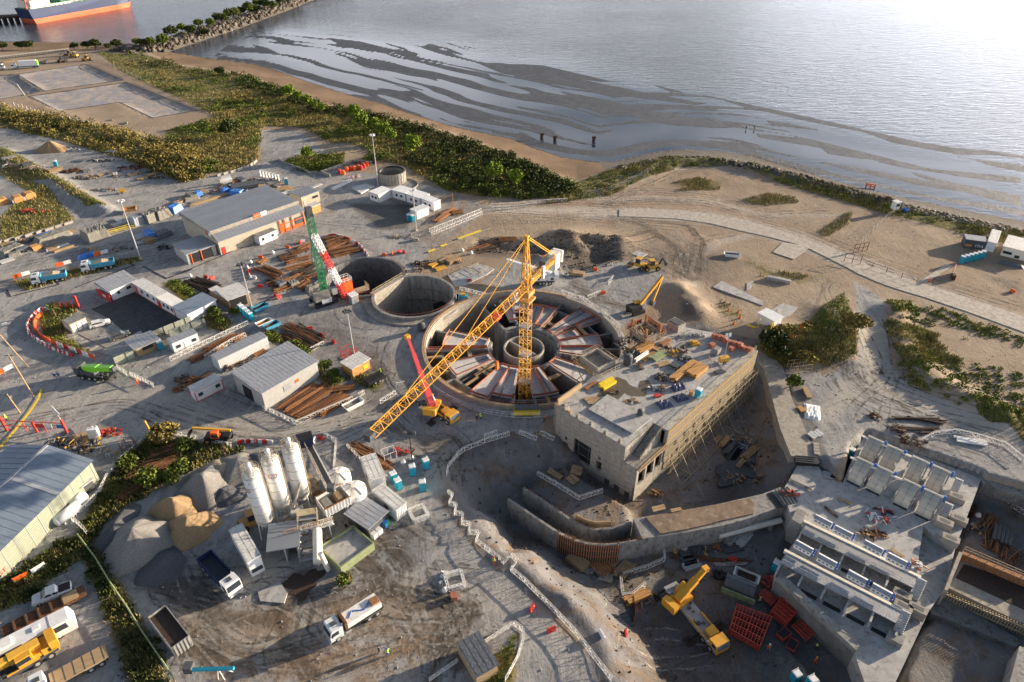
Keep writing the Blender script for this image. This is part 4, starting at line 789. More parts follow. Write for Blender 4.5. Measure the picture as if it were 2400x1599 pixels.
def crane_truck(label,loc_,body='yellow',deck='grey_paint',boom=None,boom_m='yellow',cab2=True,L_=11.,pads=True,name='mobile_crane',cabx=1,group=None,slew=0.,slewx=-1.5,sections=3):
 x,y,z,a=loc_[:4];t=E(name,label,'mobile crane',x,y,z,a,group);h=L_/2
 M().box(0,0,.85,L_ - .3,2.5,.5).box(0,0,.55,L_ - 2,1.4,.3).build('carrier_deck',deck,t)
 M().prof([(h-1.9,.7),(h,.7),(h+.05,1.5),(h-.3,2.5),(h-1.9,2.5)],-1.22,1.22).build('cab',body,t)
 M().prof([(h+.02,1.55),(h+.08,1.55),(h-.24,2.4),(h-.3,2.4)],-1.1,1.1).build('windscreen','glass_blue',t)
 for s in (-1,1): M().prof([(h-1.2,1.55),(h-.3,1.55),(h-.45,2.25),(h-1.2,2.25)],s*1.225,s*1.25).build('side_window','glass',t)
 M().box(h-3.0,.3,1.35,1.4,1.6,.7).build('engine_cover',body,t);m=M();[m.box(random.uniform(-h+1,h-3.5),random.uniform(-.9,.9),1.35,random.uniform(.2,.9),random.uniform(.2,.6),random.uniform(.05,.35)) for i in range(14)];m.build('deck_fitting','dark_grey',t)
 for s in (-1,1): M().box(h-4.4,s*1.15,1.35,4,.2,.25).build('side_rail',body,t)
 wheels(t,[h-1.3,h-3.0,-h+3.6,-h+1.6],1.28,.6,.4)
 if pads:
  for xx in (h-3.9,-h+.5):
   for s in (-1,1):
    o_=M().bar((xx,s*1.1,.9),(xx,s*3.1,.9),.28).cyl((xx,s*3.1,.2),(xx,s*3.1,1.3),.12,n=8).build('outrigger','black',t);M().box(xx,s*3.1,.04,1.5,1.5,.12).build('pad','rust_dark',o_)
 sx=slewx;c,s_=math.cos(slew),math.sin(slew)
 def rp(px_,py_,pz_): return (sx + px_*c - py_*s_,px_*s_ + py_*c,pz_)
 m=M();m.cyl((sx,0,1.3),(sx,0,1.65),1.1,n=18);m.box(*rp(-.9,0,1.6)[:2],1.6,4.2,2.3,.7,slew);m.build('slewing_platform',body,t)
 M().box(*rp(-3.0,0,1.7)[:2],1.7,1.1,2.6,1.5,slew).build('counterweight',body,t)
 m=M();m.box(*rp(.6,1.0,1.6)[:2],1.7,1.9,.85,1.6,slew);m.build('crane_cab',body,t);m=M();m.box(*rp(.75,1.02,1.6)[:2],2.3,1.7,.9,.8,slew);m.build('cab_window','glass',t)
 if boom:
  A=Vector(rp(-1.6,-.2,2.6));B=Vector(boom)      # boom tip in crane coordinates
  for i in range(sections):
   k0,k1=i/sections,(i+1)/sections;wv=1.25 - .22*i;M().bar(A.lerp(B,max(0,k0 - .02)),A.lerp(B,k1),wv,wv*1.05).build('boom_section',boom_m,t)
  m=M();m.bar(rp(.6,-.2,1.9),A.lerp(B,.35),.3);m.build('boom_ram','galv',t)
  d_=(B - A).normalized();m=M();m.box(B.x,B.y,B.z - .5,.9,1.0,.9);m.cyl(B + Vector((0,-.4,-.3)),B + Vector((0,.4,-.3)),.4,n=10);m.build('boom_head',body,t)
  m=M();m.bar(B + Vector((.2,0,-.4)),B + Vector((.2,0,-2.2)),.05);m.box(B.x + .2,B.y,B.z - 2.7,.4,.3,.5);m.build('hook_block','black',t)
 return t
def light_mast(label,base,h,heads='white_paint',n=6):
 x,y,z=base;t=E('light_mast',label,'light mast',x,y,z,random.random(),'tall floodlight masts')
 M().cyl((0,0,0),(0,0,h),.2,.1,8).build('pole','galv',t);m=M();m.bar((-.9,0,h),(.9,0,h),.1);m.bar((0,-.7,h),(0,.7,h),.1);m.box(0,0,0,.8,.8,.3);m.build('crossarm','galv',t)
 for i in range(n):
  a=6.283*i/n;M().box(.8*math.cos(a),.6*math.sin(a),h,.5,.45,.4,a).build('floodlight',heads,t)
 return t
def utility_pole(label,base,top,lamp=True,m_='wood'):
 x,y,z=base;t=E('utility_pole',label,'pole',x,y,z);tx,ty,h=top
 M().cyl((0,0,0),(tx,ty,h),.16,.11,8).build('pole',m_,t)
 if lamp: m=M();m.bar((tx,ty,h),(tx+1.6,ty+.8,h+.5),.07);m.build('arm','galv',t);M().box(tx+1.9,ty+.95,h+.42,.8,.3,.15,.45).build('lamp','white_paint',t)
 else: m=M();m.bar((tx-.9,ty,h-.3),(tx+.9,ty,h-.3),.1);m.box(tx,ty+.3,h-1.4,.5,.5,.8);m.build('transformer','dark_grey',t)
 return t
tp=E('portable_toilet','x','portable toilet',0,0);m=M();m.box(0,0,.1,1.12,1.12,2.0,0,.97,.97)
for s in (-1,1): m.box(s*.56,0,.15,.05,.9,1.7);m.box(0,s*.56,.15,.8,.05,1.7)
m.build('body','teal',tp);m=M();m.box(0,0,2.1,1.16,1.16,.16,0,.86,.86);m.box(.4,.4,2.2,.12,.12,.35);m.build('roof','white_paint',tp)
M().box(0,-.59,.2,.66,.03,1.75).build('door','teal',tp);M().box(0,0,0,1.2,1.2,.1).build('skid','dark_grey',tp)
def toilet(label,q,rz=.6,group=None): return place(tp,*q,rz,label,group)
def barrier_proto(mname):
 b=M().prof([(-.28,0),(.28,0),(.28,.18),(.12,.42),(.12,.85),(-.12,.85),(-.12,.42),(-.28,.18)],-.62,.62)
 b.box(0,0,.1,.58,.25,.3).box(0,-.66,.3,.12,.1,.4).box(0,.35,.1,.58,.2,.22)
 return b.build('plastic_barrier',mname)
BR=barrier_proto('red');BW=barrier_proto('white_paint');BO=barrier_proto('orange')
for b_,l_ in ((BR,'x'),(BW,'x'),(BO,'x')): tag(b_,l_,'barrier')
def barrier(col,q,rz,label,group=None): return place(dict(r=BR,w=BW,o=BO)[col],*q,rz,label,group)
def chain(t_,pts,n,cols,label,group,z=None,spread=0.):
 W_=[pt(t_,x,y,z) for x,y in pts];d=[0]
 for a,b in zip(W_,W_[1:]): d.append(d[-1] + math.hypot(b[0]-a[0],b[1]-a[1]))
 for i in range(n):
  s=d[-1]*(i + .5)/n;k=max(j for j in range(len(d)-1) if d[j] <= s);f=(s-d[k])/(d[k+1]-d[k] + 1e-9);a,b=W_[k],W_[k+1]
  x,y=a[0] + (b[0]-a[0])*f,a[1] + (b[1]-a[1])*f;c=cols[i % len(cols)]
  cn=dict(r='red',w='white',o='orange')[c]
  barrier(c,(x,y,gz(x,y) if z is None else z),math.atan2(b[1]-a[1],b[0]-a[0]) + math.pi/2 + random.uniform(-.06,.06),f'{cn} barrier block, {nth(i)} {label}',f'{cn} {group}')
lp=M()
for z0 in (.08,.98): lp.box(1.5,0,z0,3.0,.06,.06)
lp.box(1.5,.3,.98,3.0,.045,.045)
for i in range(4):
 x0=.03 + i*.97;lp.box(x0,0,.08,.055,.055,.95).box(x0,.15,.99,.045,.3,.045)
 if i < 3: lp.bar((x0,0,.12 if i % 2 else 1.0),(x0 + .97,0,1.0 if i % 2 else .12),.05).bar((x0,0,1.0),(x0 + .97,.3,1.0),.04)
LP=lp.build('lattice_fence_panel','white_rusty');tag(LP,'x','fence panel')
NP=[0]
def lattice(t_,pts,label,z=None,zig=0.,pl=3.0):
 W_=[pt(t_,x,y,z) for x,y in pts]
 cnt=-1
 for a,b in zip(W_,W_[1:]):
  L_=math.hypot(b[0]-a[0],b[1]-a[1]);n=max(1,round(L_/pl));an=math.atan2(b[1]-a[1],b[0]-a[0])
  for i in range(n):
   x,y=a[0] + (b[0]-a[0])*i/n,a[1] + (b[1]-a[1])*i/n;x2,y2=a[0] + (b[0]-a[0])*(i+1)/n,a[1] + (b[1]-a[1])*(i+1)/n
   cnt += 1;o_=place(LP,x,y,(a[2] if z is not None else gz(x,y)),an + zig*(1 if i % 2 else -1),f'white lattice panel, {nth(cnt)} {label}','white lattice panels ' + label,(L_/n/3.0*(1.12 if zig else 1),1,1));NP[0] += 1
   if z is None: o_.rotation_euler[1]=-math.atan2(gz(x2,y2) - gz(x,y),L_/n)
def bundle(name,label,cat,base,w=1.6,n=30,h=.5,m_='rust',r=.07,jitter=.12,group=None,messy=.0,skids=True):
 x,y,z,a,L_=base;t=E(name,label,cat,x,y,z,a,group);mm=[M(),M()]
 for i in range(n):
  yy=random.uniform(-w/2,w/2);zz=.12 + random.random()*h*(1 - abs(yy)/w);d=random.uniform(-jitter,jitter)*L_;x0=random.uniform(0,.15)*L_;x1=L_*random.uniform(.8,1.02)
  k=messy*random.uniform(-1,1);mm[i % 2].bar((x0,yy - k,zz),(x1,yy + k + d*.2,zz + random.uniform(-.05,.1)),r*random.uniform(.7,1.6),r*random.uniform(.7,1.3))
 mm[0].build('steel_bars',m_,t);mm[1].build('steel_bars','rust_light' if m_ == 'rust' else m_,t)
 if skids:
  m=M();
  for k in (.15,.5,.85): m.box(L_*k,0,0,.12,w*1.1,.12)
  m.build('bearer','wood',t)
 return t
def stack(name,label,cat,base,w,layers,m_='wood',th=.25,gap=.06,group=None,n=6,bear=True):      # neat stack of boards/pipes
 x,y,z,a,L_=base;t=E(name,label,cat,x,y,z,a,group);m=M()
 for k in range(layers):
  for i in range(n): m.box(L_/2 + random.uniform(-.06,.06)*L_,-w/2 + (i+.5)*w/n,.1 + k*(th+gap),L_*random.uniform(.92,1),w/n*.88,th)
 m.build('boards',m_,t)
 if bear:
  m=M();m.box(L_*.2,0,0,.12,w,.1);m.box(L_*.8,0,0,.12,w,.1);m.build('bearer','wood',t)
 return t
def pipes(name,label,cat,base,w,rows,r,m_,group=None):
 x,y,z,a,L_=base;t=E(name,label,cat,x,y,z,a,group);m=M();n=max(1,int(w/(2*r)))
 for k in range(rows):
  for i in range(n - k): e=random.uniform(-.03,.03)*L_;m.cyl((e,-w/2 + r + i*2*r + k*r,r + .1 + k*r*1.75),(L_ + e,-w/2 + r + i*2*r + k*r,r + .1 + k*r*1.75),r*.96,n=10)
 m.build('pipes',m_,t);m=M();m.box(L_*.2,0,0,.15,w,.1);m.box(L_*.8,0,0,.15,w,.1);m.build('bearer','wood',t);return t
def tarped(name,label,cat,base,w,h,m_='tarp_grey',group=None,sag=.35):      # lumpy covered stack
 x,y,z,a,L_=base;nx_,ny_=9,7;vs=[];fs=[]
 for j in range(ny_ + 1):
  for i in range(nx_ + 1):
   u,v=i/nx_,j/ny_;e=min(u,1-u,v,1-v)*6;k=min(1,e*1.6 + .0);ex=.12*(1-k)
   vs.append((u*L_ + (u-.5)*ex*2,(v-.5)*w*(1+ex),h*k*(1 - sag*random.random()*.22) + (0 if k < .05 else random.uniform(-.05,.05)) ))
 for j in range(ny_):
  for i in range(nx_): q=j*(nx_+1) + i;fs.append((q,q+1,q+nx_+2,q+nx_+1))
 o_=M().add(vs,fs).build(name,m_);o_.location=(x,y,z + .02);o_.rotation_euler=(0,0,a);return tag(o_,label,cat,group)
def solo(m,name,mm,label,cat,x,y,z=0,rz=0,group=None,smooth=False):
 o_=m.build(name,mm,None,smooth);o_.location=(x,y,z);o_.rotation_euler=(0,0,rz);return tag(o_,label,cat,group)
def scrap(name,label,cat,q,rx,ry,h,n,mats_,rz=0.,group=None,size=(.3,1.8)):
 t=E(name,label,cat,*q,rz,group);ms={k: M() for k in mats_}
 for i in range(n):
  a=random.random()*6.28;rr=math.sqrt(random.random());x,y=rx*rr*math.cos(a),ry*rr*math.sin(a);L_=random.uniform(*size);d=random.random()*3.14;zz=h*(1-rr)*random.random() + .12
  k=random.choice(mats_)
  if random.random() < .6: ms[k].bar((x - L_/2*math.cos(d),y - L_/2*math.sin(d),zz),(x + L_/2*math.cos(d),y + L_/2*math.sin(d),zz + random.uniform(-.1,.35)),random.uniform(.06,.2),random.uniform(.04,.2))
  else: ms[k].box(x,y,max(0,zz - .2),L_*.5,L_*.35,random.uniform(.1,.45),d)
 for k in mats_:
  if ms[k].v: ms[k].build('debris',k,t)
 return t
bagm=M().sphere(0,0,.45,.52,.5,.46,10,6).cyl((0,0,.82),(0,0,1.0),.14,.22,8);BAG=bagm.build('bulk_bag','white_paint',None,True);tag(BAG,'x','bulk bag')
def bag(q,label,group=None): return place(BAG,*q,random.random()*3,label,group)
def heap(name,label,q,r,h,m_,group='aggregate heaps',ry=None,rz=0,seed=0,top=.12):
 n,k=40,16;vs=[(0,0,h*1.0)];fs=[];ry=ry or r
 for j in range(1,k+1):
  for i in range(n):
   a=6.2832*i/n;f=j/k;w=1 + .10*math.sin(a*3 + seed) + .06*math.sin(a*7 + seed*2)
   zz=h*max(0,min(1,(1-f)/(1-top)))**(1.0) + .12*h*(float(vnoise(np.array(math.cos(a)*f*4+seed),np.array(math.sin(a)*f*4+9),3)) - .5)*(1 - f)
   vs.append((r*f*w*math.cos(a),ry*f*w*math.sin(a),zz - .15*(j == k)))
 fs += [(0,1+i,1+(i+1) % n) for i in range(n)]
 for j in range(k-1):
  for i in range(n): a,b=1+j*n+i,1+j*n+(i+1) % n;fs.append((a,a+n,b+n,b))
 o_=M().add(vs,fs).build(name,m_,None,True);o_.location=q;o_.rotation_euler=(0,0,rz);return tag(o_,label,'heap',group)
def person(label,q,rz,jacket='orange',legs='navy',hat='white_paint',stride=.25,arm=.3,s=1.0):
 t=E('person',label,'person',*q,rz)
 f=stride/2;sw=.2;ar=arm
 V_=[(0,0,.95),(0,0,1.18),(0,0,1.42),(0,0,1.52),(.02,0,1.66),(0,.1,.9),(f,.1,.5),(f-.05,.1,.08),(f+.12,.1,.04),(0,-.1,.9),(-f+.04,-.1,.5),(-f-.06,-.1,.08),(-f+.1,-.1,.04),(0,sw,1.42),(-.02+ar*.3,sw+.06,1.14),(ar,sw+.02,.98),(ar+.08,sw,.93),(0,-sw,1.42),(-.02-ar*.1,-sw-.06,1.14),(ar*.5,-sw-.03,.92),(ar*.5+.06,-sw-.02,.87)]
 Eg=[(0,1),(1,2),(2,3),(3,4),(0,5),(5,6),(6,7),(7,8),(0,9),(9,10),(10,11),(11,12),(2,13),(13,14),(14,15),(15,16),(2,17),(17,18),(18,19),(19,20)]
 Rd=[.15,.15,.14,.06,.105,.1,.065,.045,.04,.1,.065,.045,.04,.07,.05,.04,.04,.07,.05,.04,.04]
 def sv(name,V2,E2,R2,m_):
  me=bpy.data.meshes.new(name);me.from_pydata(V2,E2,[]);me.update();o_=bpy.data.objects.new(name,me);COL.objects.link(o_);o_.parent=t;me.materials.append(MATS[m_])
  md=o_.modifiers.new('skin','SKIN');md.use_smooth_shade=True
  lay=me.skin_vertices[0] if len(me.skin_vertices) else None
  if lay:
   for i,r_ in enumerate(R2): lay.data[i].radius=(r_,r_*.9);lay.data[i].use_root=(i == 0)
  sb=o_.modifiers.new('sub','SUBSURF');sb.levels=1;sb.render_levels=1
  return o_
 sv('body',V_,Eg,Rd,'skin')
 sv('trousers',[V_[i] for i in (0,5,6,7,9,10,11)],[(0,1),(1,2),(2,3),(0,4),(4,5),(5,6)],[.17,.125,.095,.075,.125,.095,.075],legs)
 sv('jacket',[V_[i] for i in (1,0,2,13,14,15,17,18,19)],[(0,1),(0,2),(2,3),(3,4),(4,5),(2,6),(6,7),(7,8)],[.19,.175,.18,.1,.075,.06,.1,.075,.06],jacket)
 M().sphere(.02,0,1.72,.14,.125,.1,10,6).cyl((.03,0,1.69),(.03,0,1.71),.165,n=12).build('helmet',hat,t)
 t.scale=(s,s,s);return t
def banner(label,base,h,segs,post=.7,texts=(),name='fence_banner'):      # banner panels on posts facing local -y
 x,y,z,a,L_=base;t=E(name,label,'banner',x,y,z,a);m=M()
 for k in (0,.5,1): m.box(L_*k,.06,0,.1,.1,post + h)
 m.build('post','galv',t);u=0
 for i,(f,mm) in enumerate(segs):
  pn=M().box(L_*(u + f/2),0,post,L_*f*.97,.05,h).build('panel',mm,t)
  if i < len(texts) and texts[i]: text3(texts[i][0],pn,(L_*(u + f*.12),-.035,post + h*.35),h*.45,texts[i][1])
  u += f
 return t
def text3(s,parent,loc_,size,m_,rx=math.pi/2,rz=0.,ext=.004):
 cu=bpy.data.curves.new('lettering','FONT');cu.body=s;cu.size=size;cu.extrude=ext;cu.resolution_u=2
 tmp=bpy.data.objects.new('lettering',cu);COL.objects.link(tmp);dg=bpy.context.evaluated_depsgraph_get();me=bpy.data.meshes.new_from_object(tmp.evaluated_get(dg));bpy.data.objects.remove(tmp);
 me.materials.clear();me.materials.append(MATS[m_]);o_=bpy.data.objects.new('lettering',me);COL.objects.link(o_);o_.parent=parent;o_.location=loc_;o_.rotation_euler=(rx,0,rz);return o_
def fence(label,t_,pts,h=1.9,step=2.8,m_='scaff',mesh='galv',z=None,wires=3,name='wire_fence'):
 W_=[pt(t_,x,y,z) for x,y in pts];o0=W_[0];t=E(name,label,'fence',*o0);mp_=M();mw=M()
 for a,b in zip(W_,W_[1:]):
  L_=math.hypot(b[0]-a[0],b[1]-a[1]);n=max(1,int(L_/step));pv=None
  for i in range(n + 1):
   x,y=a[0] + (b[0]-a[0])*i/n,a[1] + (b[1]-a[1])*i/n;zz=gz(x,y) if z is None else z;q=(x-o0[0],y-o0[1],zz-o0[2]);mp_.bar(q,(q[0]+random.uniform(-.08,.08),q[1],q[2]+h),.11)
   if pv:
    for k in range(wires): hh=h*(k+1)/(wires+.3);mw.bar((pv[0],pv[1],pv[2]+hh),(q[0],q[1],q[2]+hh),.03)
   pv=q
 mp_.build('post',m_,t);mw.build('wire',mesh,t);return t
def skip(label,q,rz,m_='truck_blue',L_=3.6,group=None,load=None):
 t=E('waste_skip',label,'skip',*q,rz,group);m=M()
 m.prof([(-L_/2,1.0),(-L_/2+.5,.1),(L_/2-.5,.1),(L_/2,1.0),(L_/2-.1,1.0),(L_/2-.55,.2),(-L_/2+.55,.2),(-L_/2+.1,1.0)],-.9,.9)
 for s in (-1,1): m.prof([(-L_/2,1.0),(-L_/2+.5,.1),(L_/2-.5,.1),(L_/2,1.0)],s*.88,s*.95)
 m.build('bin',m_,t);M().box(0,0,.22,L_-1.3,1.7,.35 if load else .03).build('contents',load or 'dark_grey',t);return t
# west side
def face(t_,xr,yr,xf,yf,z=None):      # rear and front readings -> centre, z, heading, length
 a=pt(t_,xr,yr,z);b=pt(t_,xf,yf,z);return ((a[0]+b[0])/2,(a[1]+b[1])/2,(a[2]+b[2])/2,math.atan2(b[1]-a[1],b[0]-a[0]),math.hypot(b[0]-a[0],b[1]-a[1]))
def w2l(L_,x,y,z): dx,dy=x - L_[0],y - L_[1];c,s=math.cos(L_[3]),math.sin(L_[3]);return (dx*c + dy*s,-dx*s + dy*c,z - L_[2])
def sheet(name,t_,pts,m_,z=.07,kind='structure'):
 q=[P(t_,x,y,z) for x,y in pts];o_=M().prism([(x - q[0][0],y - q[0][1]) for x,y in q],-.1,0).build(name,m_);o_.location=(q[0][0],q[0][1],z);return tag(o_,kind=kind)
mat('asphalt',(.055,.055,.062),.8,sc=.4,var=.35,bump=.2,rust=(.10,.095,.09),ramt=.06)
sheet('asphalt_yard','K',[(1120,705),(1350,610),(1650,500),(2290,880),(2100,960),(1900,1055),(1560,1010),(1330,820)],'asphalt')
sheet('paved_path','K',[(620,850),(960,720),(1310,835),(1300,850),(1000,760),(700,900),(640,890)],'concrete_warm',.08)
sheet('paved_path','K',[(940,1000),(1030,980),(1390,1160),(1300,1180)],'concrete_warm',.08)
sheet('paved_path','K',[(1200,1230),(1390,1130),(1720,970),(1800,1040),(1640,1190),(1400,1290)],'slab',.09)
for i,(x0,y0,x1,y1) in enumerate([(810,1080,940,1020),(900,1110,1020,1060),(1000,1160,1110,1110),(1090,1200,1200,1150),(1190,1240,1310,1180)]):
 x,y,z,a,L_=on('K',x0,y0,x1,y1,.1);o_=M().box(L_/2,0,-.1,L_,.7,.15).build('kerb','concrete_warm');o_.location=(x,y,z);o_.rotation_euler=(0,0,a);tag(o_,kind='structure')
def strip(t_,pts,w,m_,name='drain_channel',z=.085):
 m=M();q=[P(t_,x,y,z) for x,y in pts]
 for a,b in zip(q,q[1:]): m.bar((a[0]-q[0][0],a[1]-q[0][1],0),(b[0]-q[0][0],b[1]-q[0][1],0),w,.03)
 o_=m.build(name,m_);o_.location=(*q[0],z);return tag(o_,kind='structure')
strip('K',[(80,465),(125,552),(720,405),(690,360)],.35,'rust_dark');strip('K',[(920,440),(1640,170),(1470,85)],.3,'black');strip('K',[(1750,180),(2040,330),(2352,215)],.35,'black')
strip('L',[(0,575),(640,310),(1250,0)],.3,'black');strip('L',[(1000,940),(1300,800)],.3,'black');strip('Q',[(0,1560),(200,1330),(380,1100),(470,960),(505,850)],.45,'yellow_paint','yellow_kerb',.2)
strip('M',[(1370,340),(1480,300)],.9,'yellow_paint','yellow_kerb',.3);strip('M',[(1565,255),(1665,220)],.9,'yellow_paint','yellow_kerb',.3);strip('M',[(1840,135),(2200,5)],.9,'yellow_paint','yellow_kerb',.3)
strip('M',[(1360,350),(1860,150),(2352,-30)],.7,'concrete_warm','kerb',.2)
mat('road_slab',(.40,.365,.32),.85,sc=.6,var=.22,bump=.3,rust=(.28,.235,.19),ramt=.12)
road=Q('I',[(1180,555),(1420,548),(1700,560),(2000,590),(2352,655)],.1) + Q('J',[(330,712),(560,790),(830,882),(930,915),(1060,1005),(1440,1130),(1700,1205),(2100,1335),(2354,1425),(2600,1520),(2600,1660),(2354,1555),(1900,1390),(1500,1255),(1250,1180),(1100,1125),(950,1060),(860,1010),(700,930),(540,850),(400,800),(300,775),(120,730),(0,705)],.1) + Q('I',[(2000,680),(1700,640),(1400,625),(1180,620)],.1)
o_=M().prism([(x - road[0][0],y - road[0][1]) for x,y in road],-.5,.12).build('road','road_slab');o_.location=(*road[0],.03);tag(o_,kind='structure')
sheet('road_patch','J',[(310,790),(540,830),(400,935),(220,875)],'road_slab',.17);sheet('road_patch','J',[(1450,1130),(1700,975),(1750,990),(1500,1150)],'road_slab',.16)
x,y,z,a,L_=on('F',690,1445,1840,1015,0.);t=E('warehouse','large grey roofed warehouse with beige walls, long awning and red steel gate frame','warehouse',x,y,0,a)
M().box(L_/2,11.8,0,L_,17.6,6.6).box(L_/2,1.5,0,L_,2.96,4.4).build('wall','wall_beige',t)
M().add([(-.4,2.7,6.75),(L_+.4,2.7,6.75),(L_+.4,20.9,7.1),(-.4,20.9,7.1),(-.4,2.7,6.55),(L_+.4,2.7,6.55),(L_+.4,20.9,6.9),(-.4,20.9,6.9)],[(0,1,2,3),(7,6,5,4),(4,5,1,0),(5,6,2,1),(6,7,3,2),(7,4,0,3)]).build('roof','roof_grey',t);m=M();[m.bar((i*1.2-.2,2.7,6.77),(i*1.2-.2,20.9,7.12),.04,.015) for i in range(int(L_/1.2)+1)];m.build('roof_seam','roof_grey',t);m=M();[m.bar((i*1.2-.2,-.4,4.52),(i*1.2-.2,2.4,5.82),.06,.05) for i in range(int(L_/1.2)+1)];m.box(L_/2,-.5,4.3,L_,.16,.2);m.build('awning_seam','roof_grey',t)
M().box(L_/2,2.55,5.9,L_+.8,.2,.95).box(-.45,11.8,6.1,.15,18.2,.8).build('fascia','concrete_warm',t)
M().add([(-.3,-.4,4.5),(L_+.3,-.4,4.5),(L_+.3,2.4,5.8),(-.3,2.4,5.8),(-.3,-.4,4.35),(L_+.3,-.4,4.35),(L_+.3,2.4,5.65),(-.3,2.4,5.65)],[(0,1,2,3),(7,6,5,4),(4,5,1,0),(5,6,2,1),(6,7,3,2),(7,4,0,3)]).build('awning_roof','roof_grey',t)
M().box(1.1,-.05,0,1.1,.08,2.2).build('door','red',t)
m=M();m.box(L_*.84,-.06,0,L_*.3,.1,.9)
for k in (.69,.75,.84,.985): m.box(L_*k,-.2,0,.22,.22,4.2)
m.box(L_*.84,-.2,2.4,L_*.3,.15,.15);m.box(L_*.72,-.1,.9,.9,.1,2);m.build('gate_frame','orange',t)
M().box(L_*.93,-.1,.9,L_*.1,.1,2.2).build('roller_door','dark_grey',t)
pn=M().box(L_*.505,2.4,6.1,2.2,.08,1.3).build('sign_panel','orange',t);text3('PROYECTO',pn,(L_*.505-1.0,2.34,6.6),.38,'white_paint');M().box(L_*.585,2.4,6.1,2.0,.08,1.3).build('sign_panel','white_paint',t)
pn=M().box(-.55,4.4,5.2,.06,1.3,1.1).build('sign_panel','red',t);M().box(-.55,3.0,5.2,.06,1.2,1.1).build('sign_panel','white_paint',t)
cabin('lean_to_shed','open-fronted lean-to shed with pale metal roof against the warehouse end wall','shed',on('F',250,1575,640,1440,0.),8.5,3.2,'wall_grey','roof_light',over=.25)
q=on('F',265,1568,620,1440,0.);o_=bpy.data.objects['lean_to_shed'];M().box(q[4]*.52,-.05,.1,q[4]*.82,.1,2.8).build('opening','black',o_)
m=M()
for k in (.15,.52): m.box(q[4]*k,-.15,0,.22,.22,3.1)
m.build('post','orange',o_)
cabin('store_building','low beige store annexe with dark doorways behind the warehouse corner','building',on('F',1800,800,2040,710,0.),6.5,3.6,'wall_beige','roof_grey',wins=[(.75,1.8,2.2)],doors=[.15],over=.2)
cabin('shipping_container','brown container with pale lid at the warehouse corner','container',on('F',1910,905,2050,845,0.),2.6,2.5,'wood_orange','white_roof')
cabin('site_cabin','small white site cabin with two windows in front of the warehouse','cabin',on('F',1225,1310,1460,1210,0.),2.6,2.6,'white_paint','concrete',wins=[(.2,1.1,.8),(.75,1.1,.8)],doors=[.5],door_m='white_paint')
c1=cabin('site_office','long white site office with grey pitched roof and red end screen beside the asphalt yard','office',on('K',1390,605,1700,470,0.),5.6,3.0,'white_paint','roof_light',wins=[(.28,1.2,.6),(.68,1.4,1.2)],doors=[.12,.9],over=.5,pitch=.7,door_m='white_paint')
M().box(-.7,2.8,0,.15,6.6,2.0).build('red_screen','red',c1);pn=M().box(-.8,2.4,.7,.05,1.4,.7).build('sign_panel','white_paint',c1)
for (x0,y0,x1,y1,rf,lb) in ((1665,500,1950,675,'white_roof','white cabin row with clean pale roof nearest the long site office'),(1960,682,2160,800,'white_rusty','white cabin with rust-streaked roof in the middle of the row beside the asphalt yard')):
 c=cabin('site_cabin',lb,'cabin',on('K',x0,y0,x1,y1,0.),3.0,2.8,'white_paint',rf,wins=[(.35,1.2,.9),(.6,1.2,.9),(.85,1.2,.8)],doors=[.1],trim='red',door_m='red')
cabin('cabin_shed','white cabin under a wide blue-grey roof at the end of the row','cabin',on('K',2165,805,2330,890,0.),8,2.9,'white_paint','roof_blue',over=.3)
gb=cabin('toilet_block','small beige block with three white doors on the kerbed island','building',on('K',895,1008,1090,915,0.),3.2,2.5,'wall_beige','concrete',doors=[.18,.5,.82],over=.1,door_m='white_paint')
c=cabin('shelter','small open shelter with grey sheet roof beside the teal toilet','shelter',on('K',1700,1290,1960,1180,0.),4.2,2.3,'wood','roof_light',wins=[(.5,1.0,2.4)],over=.6)
toilet('teal portable toilet between the open shelter and the metal sheet fence',pt('K',1975,1195),.7)
car('white estate car parked beside the toilet block with three doors',face('K',1130,935,1330,880),'white_paint');car('dark grey estate car parked on the asphalt yard',face('K',1370,1090,1570,1020),'dark_grey')
truck('blue-bodied tipper truck loaded with sand, the one nearer the left edge',(*face('K',810,330,440,405)[:4],),8.2,load='sand_pale',group='blue tipper trucks');truck('blue-bodied tipper truck loaded with sand, the one nearer the warehouse',(*face('K',1390,185,1050,245)[:4],),8.2,load='sand_pale',group='blue tipper trucks')
def sheetfence(label,t_,x0,y0,x1,y1,h=2.2):
 x,y,z,a,L_=on(t_,x0,y0,x1,y1,0.);t=E('sheet_fence',label,'fence',x,y,z,a);M().box(L_/2,0,0,L_,.08,h).build('panel','fence_green',t);m=M()
 for i in range(int(L_/2.6) + 1): m.box(i*2.6,-.08,0,.12,.1,h + .1)
 m.build('post','dark_grey',t)
mat('fence_green',(.32,.34,.29),.6,.2,var=.2,wave=('Z',2.4,.4))
sheetfence('corrugated grey-green sheet fence running from the shelter to the rust-roofed cabins','K',1895,1075,2352,885);sheetfence('corrugated grey-green sheet fence behind the lime-boomed crane','K',1420,1400,1660,1300);sheetfence('corrugated grey-green sheet fence closing the end of the cabin yard','L',0,1330,440,1180,2.4)
chain('K',[(590,715),(500,725),(430,775),(370,850),(340,930),(365,1015),(480,1105),(640,1195),(760,1240),(890,1285)],38,'wr','in the curved chain round the kerbed island','barriers round the island')
chain('K',[(520,770),(450,830),(425,890),(435,960),(520,1050),(620,1105)],14,'o','in the inner curve of the kerbed island','barriers inside the island')
banner('row of red and white hoarding boards along the lower edge of the kerbed island',on('K',640,1140,1170,1330,0.),1.4,[(.14,'orange'),(.14,'white_paint'),(.14,'red'),(.16,'white_paint'),(.14,'red_mesh'),(.14,'white_paint'),(.14,'orange')],.1)
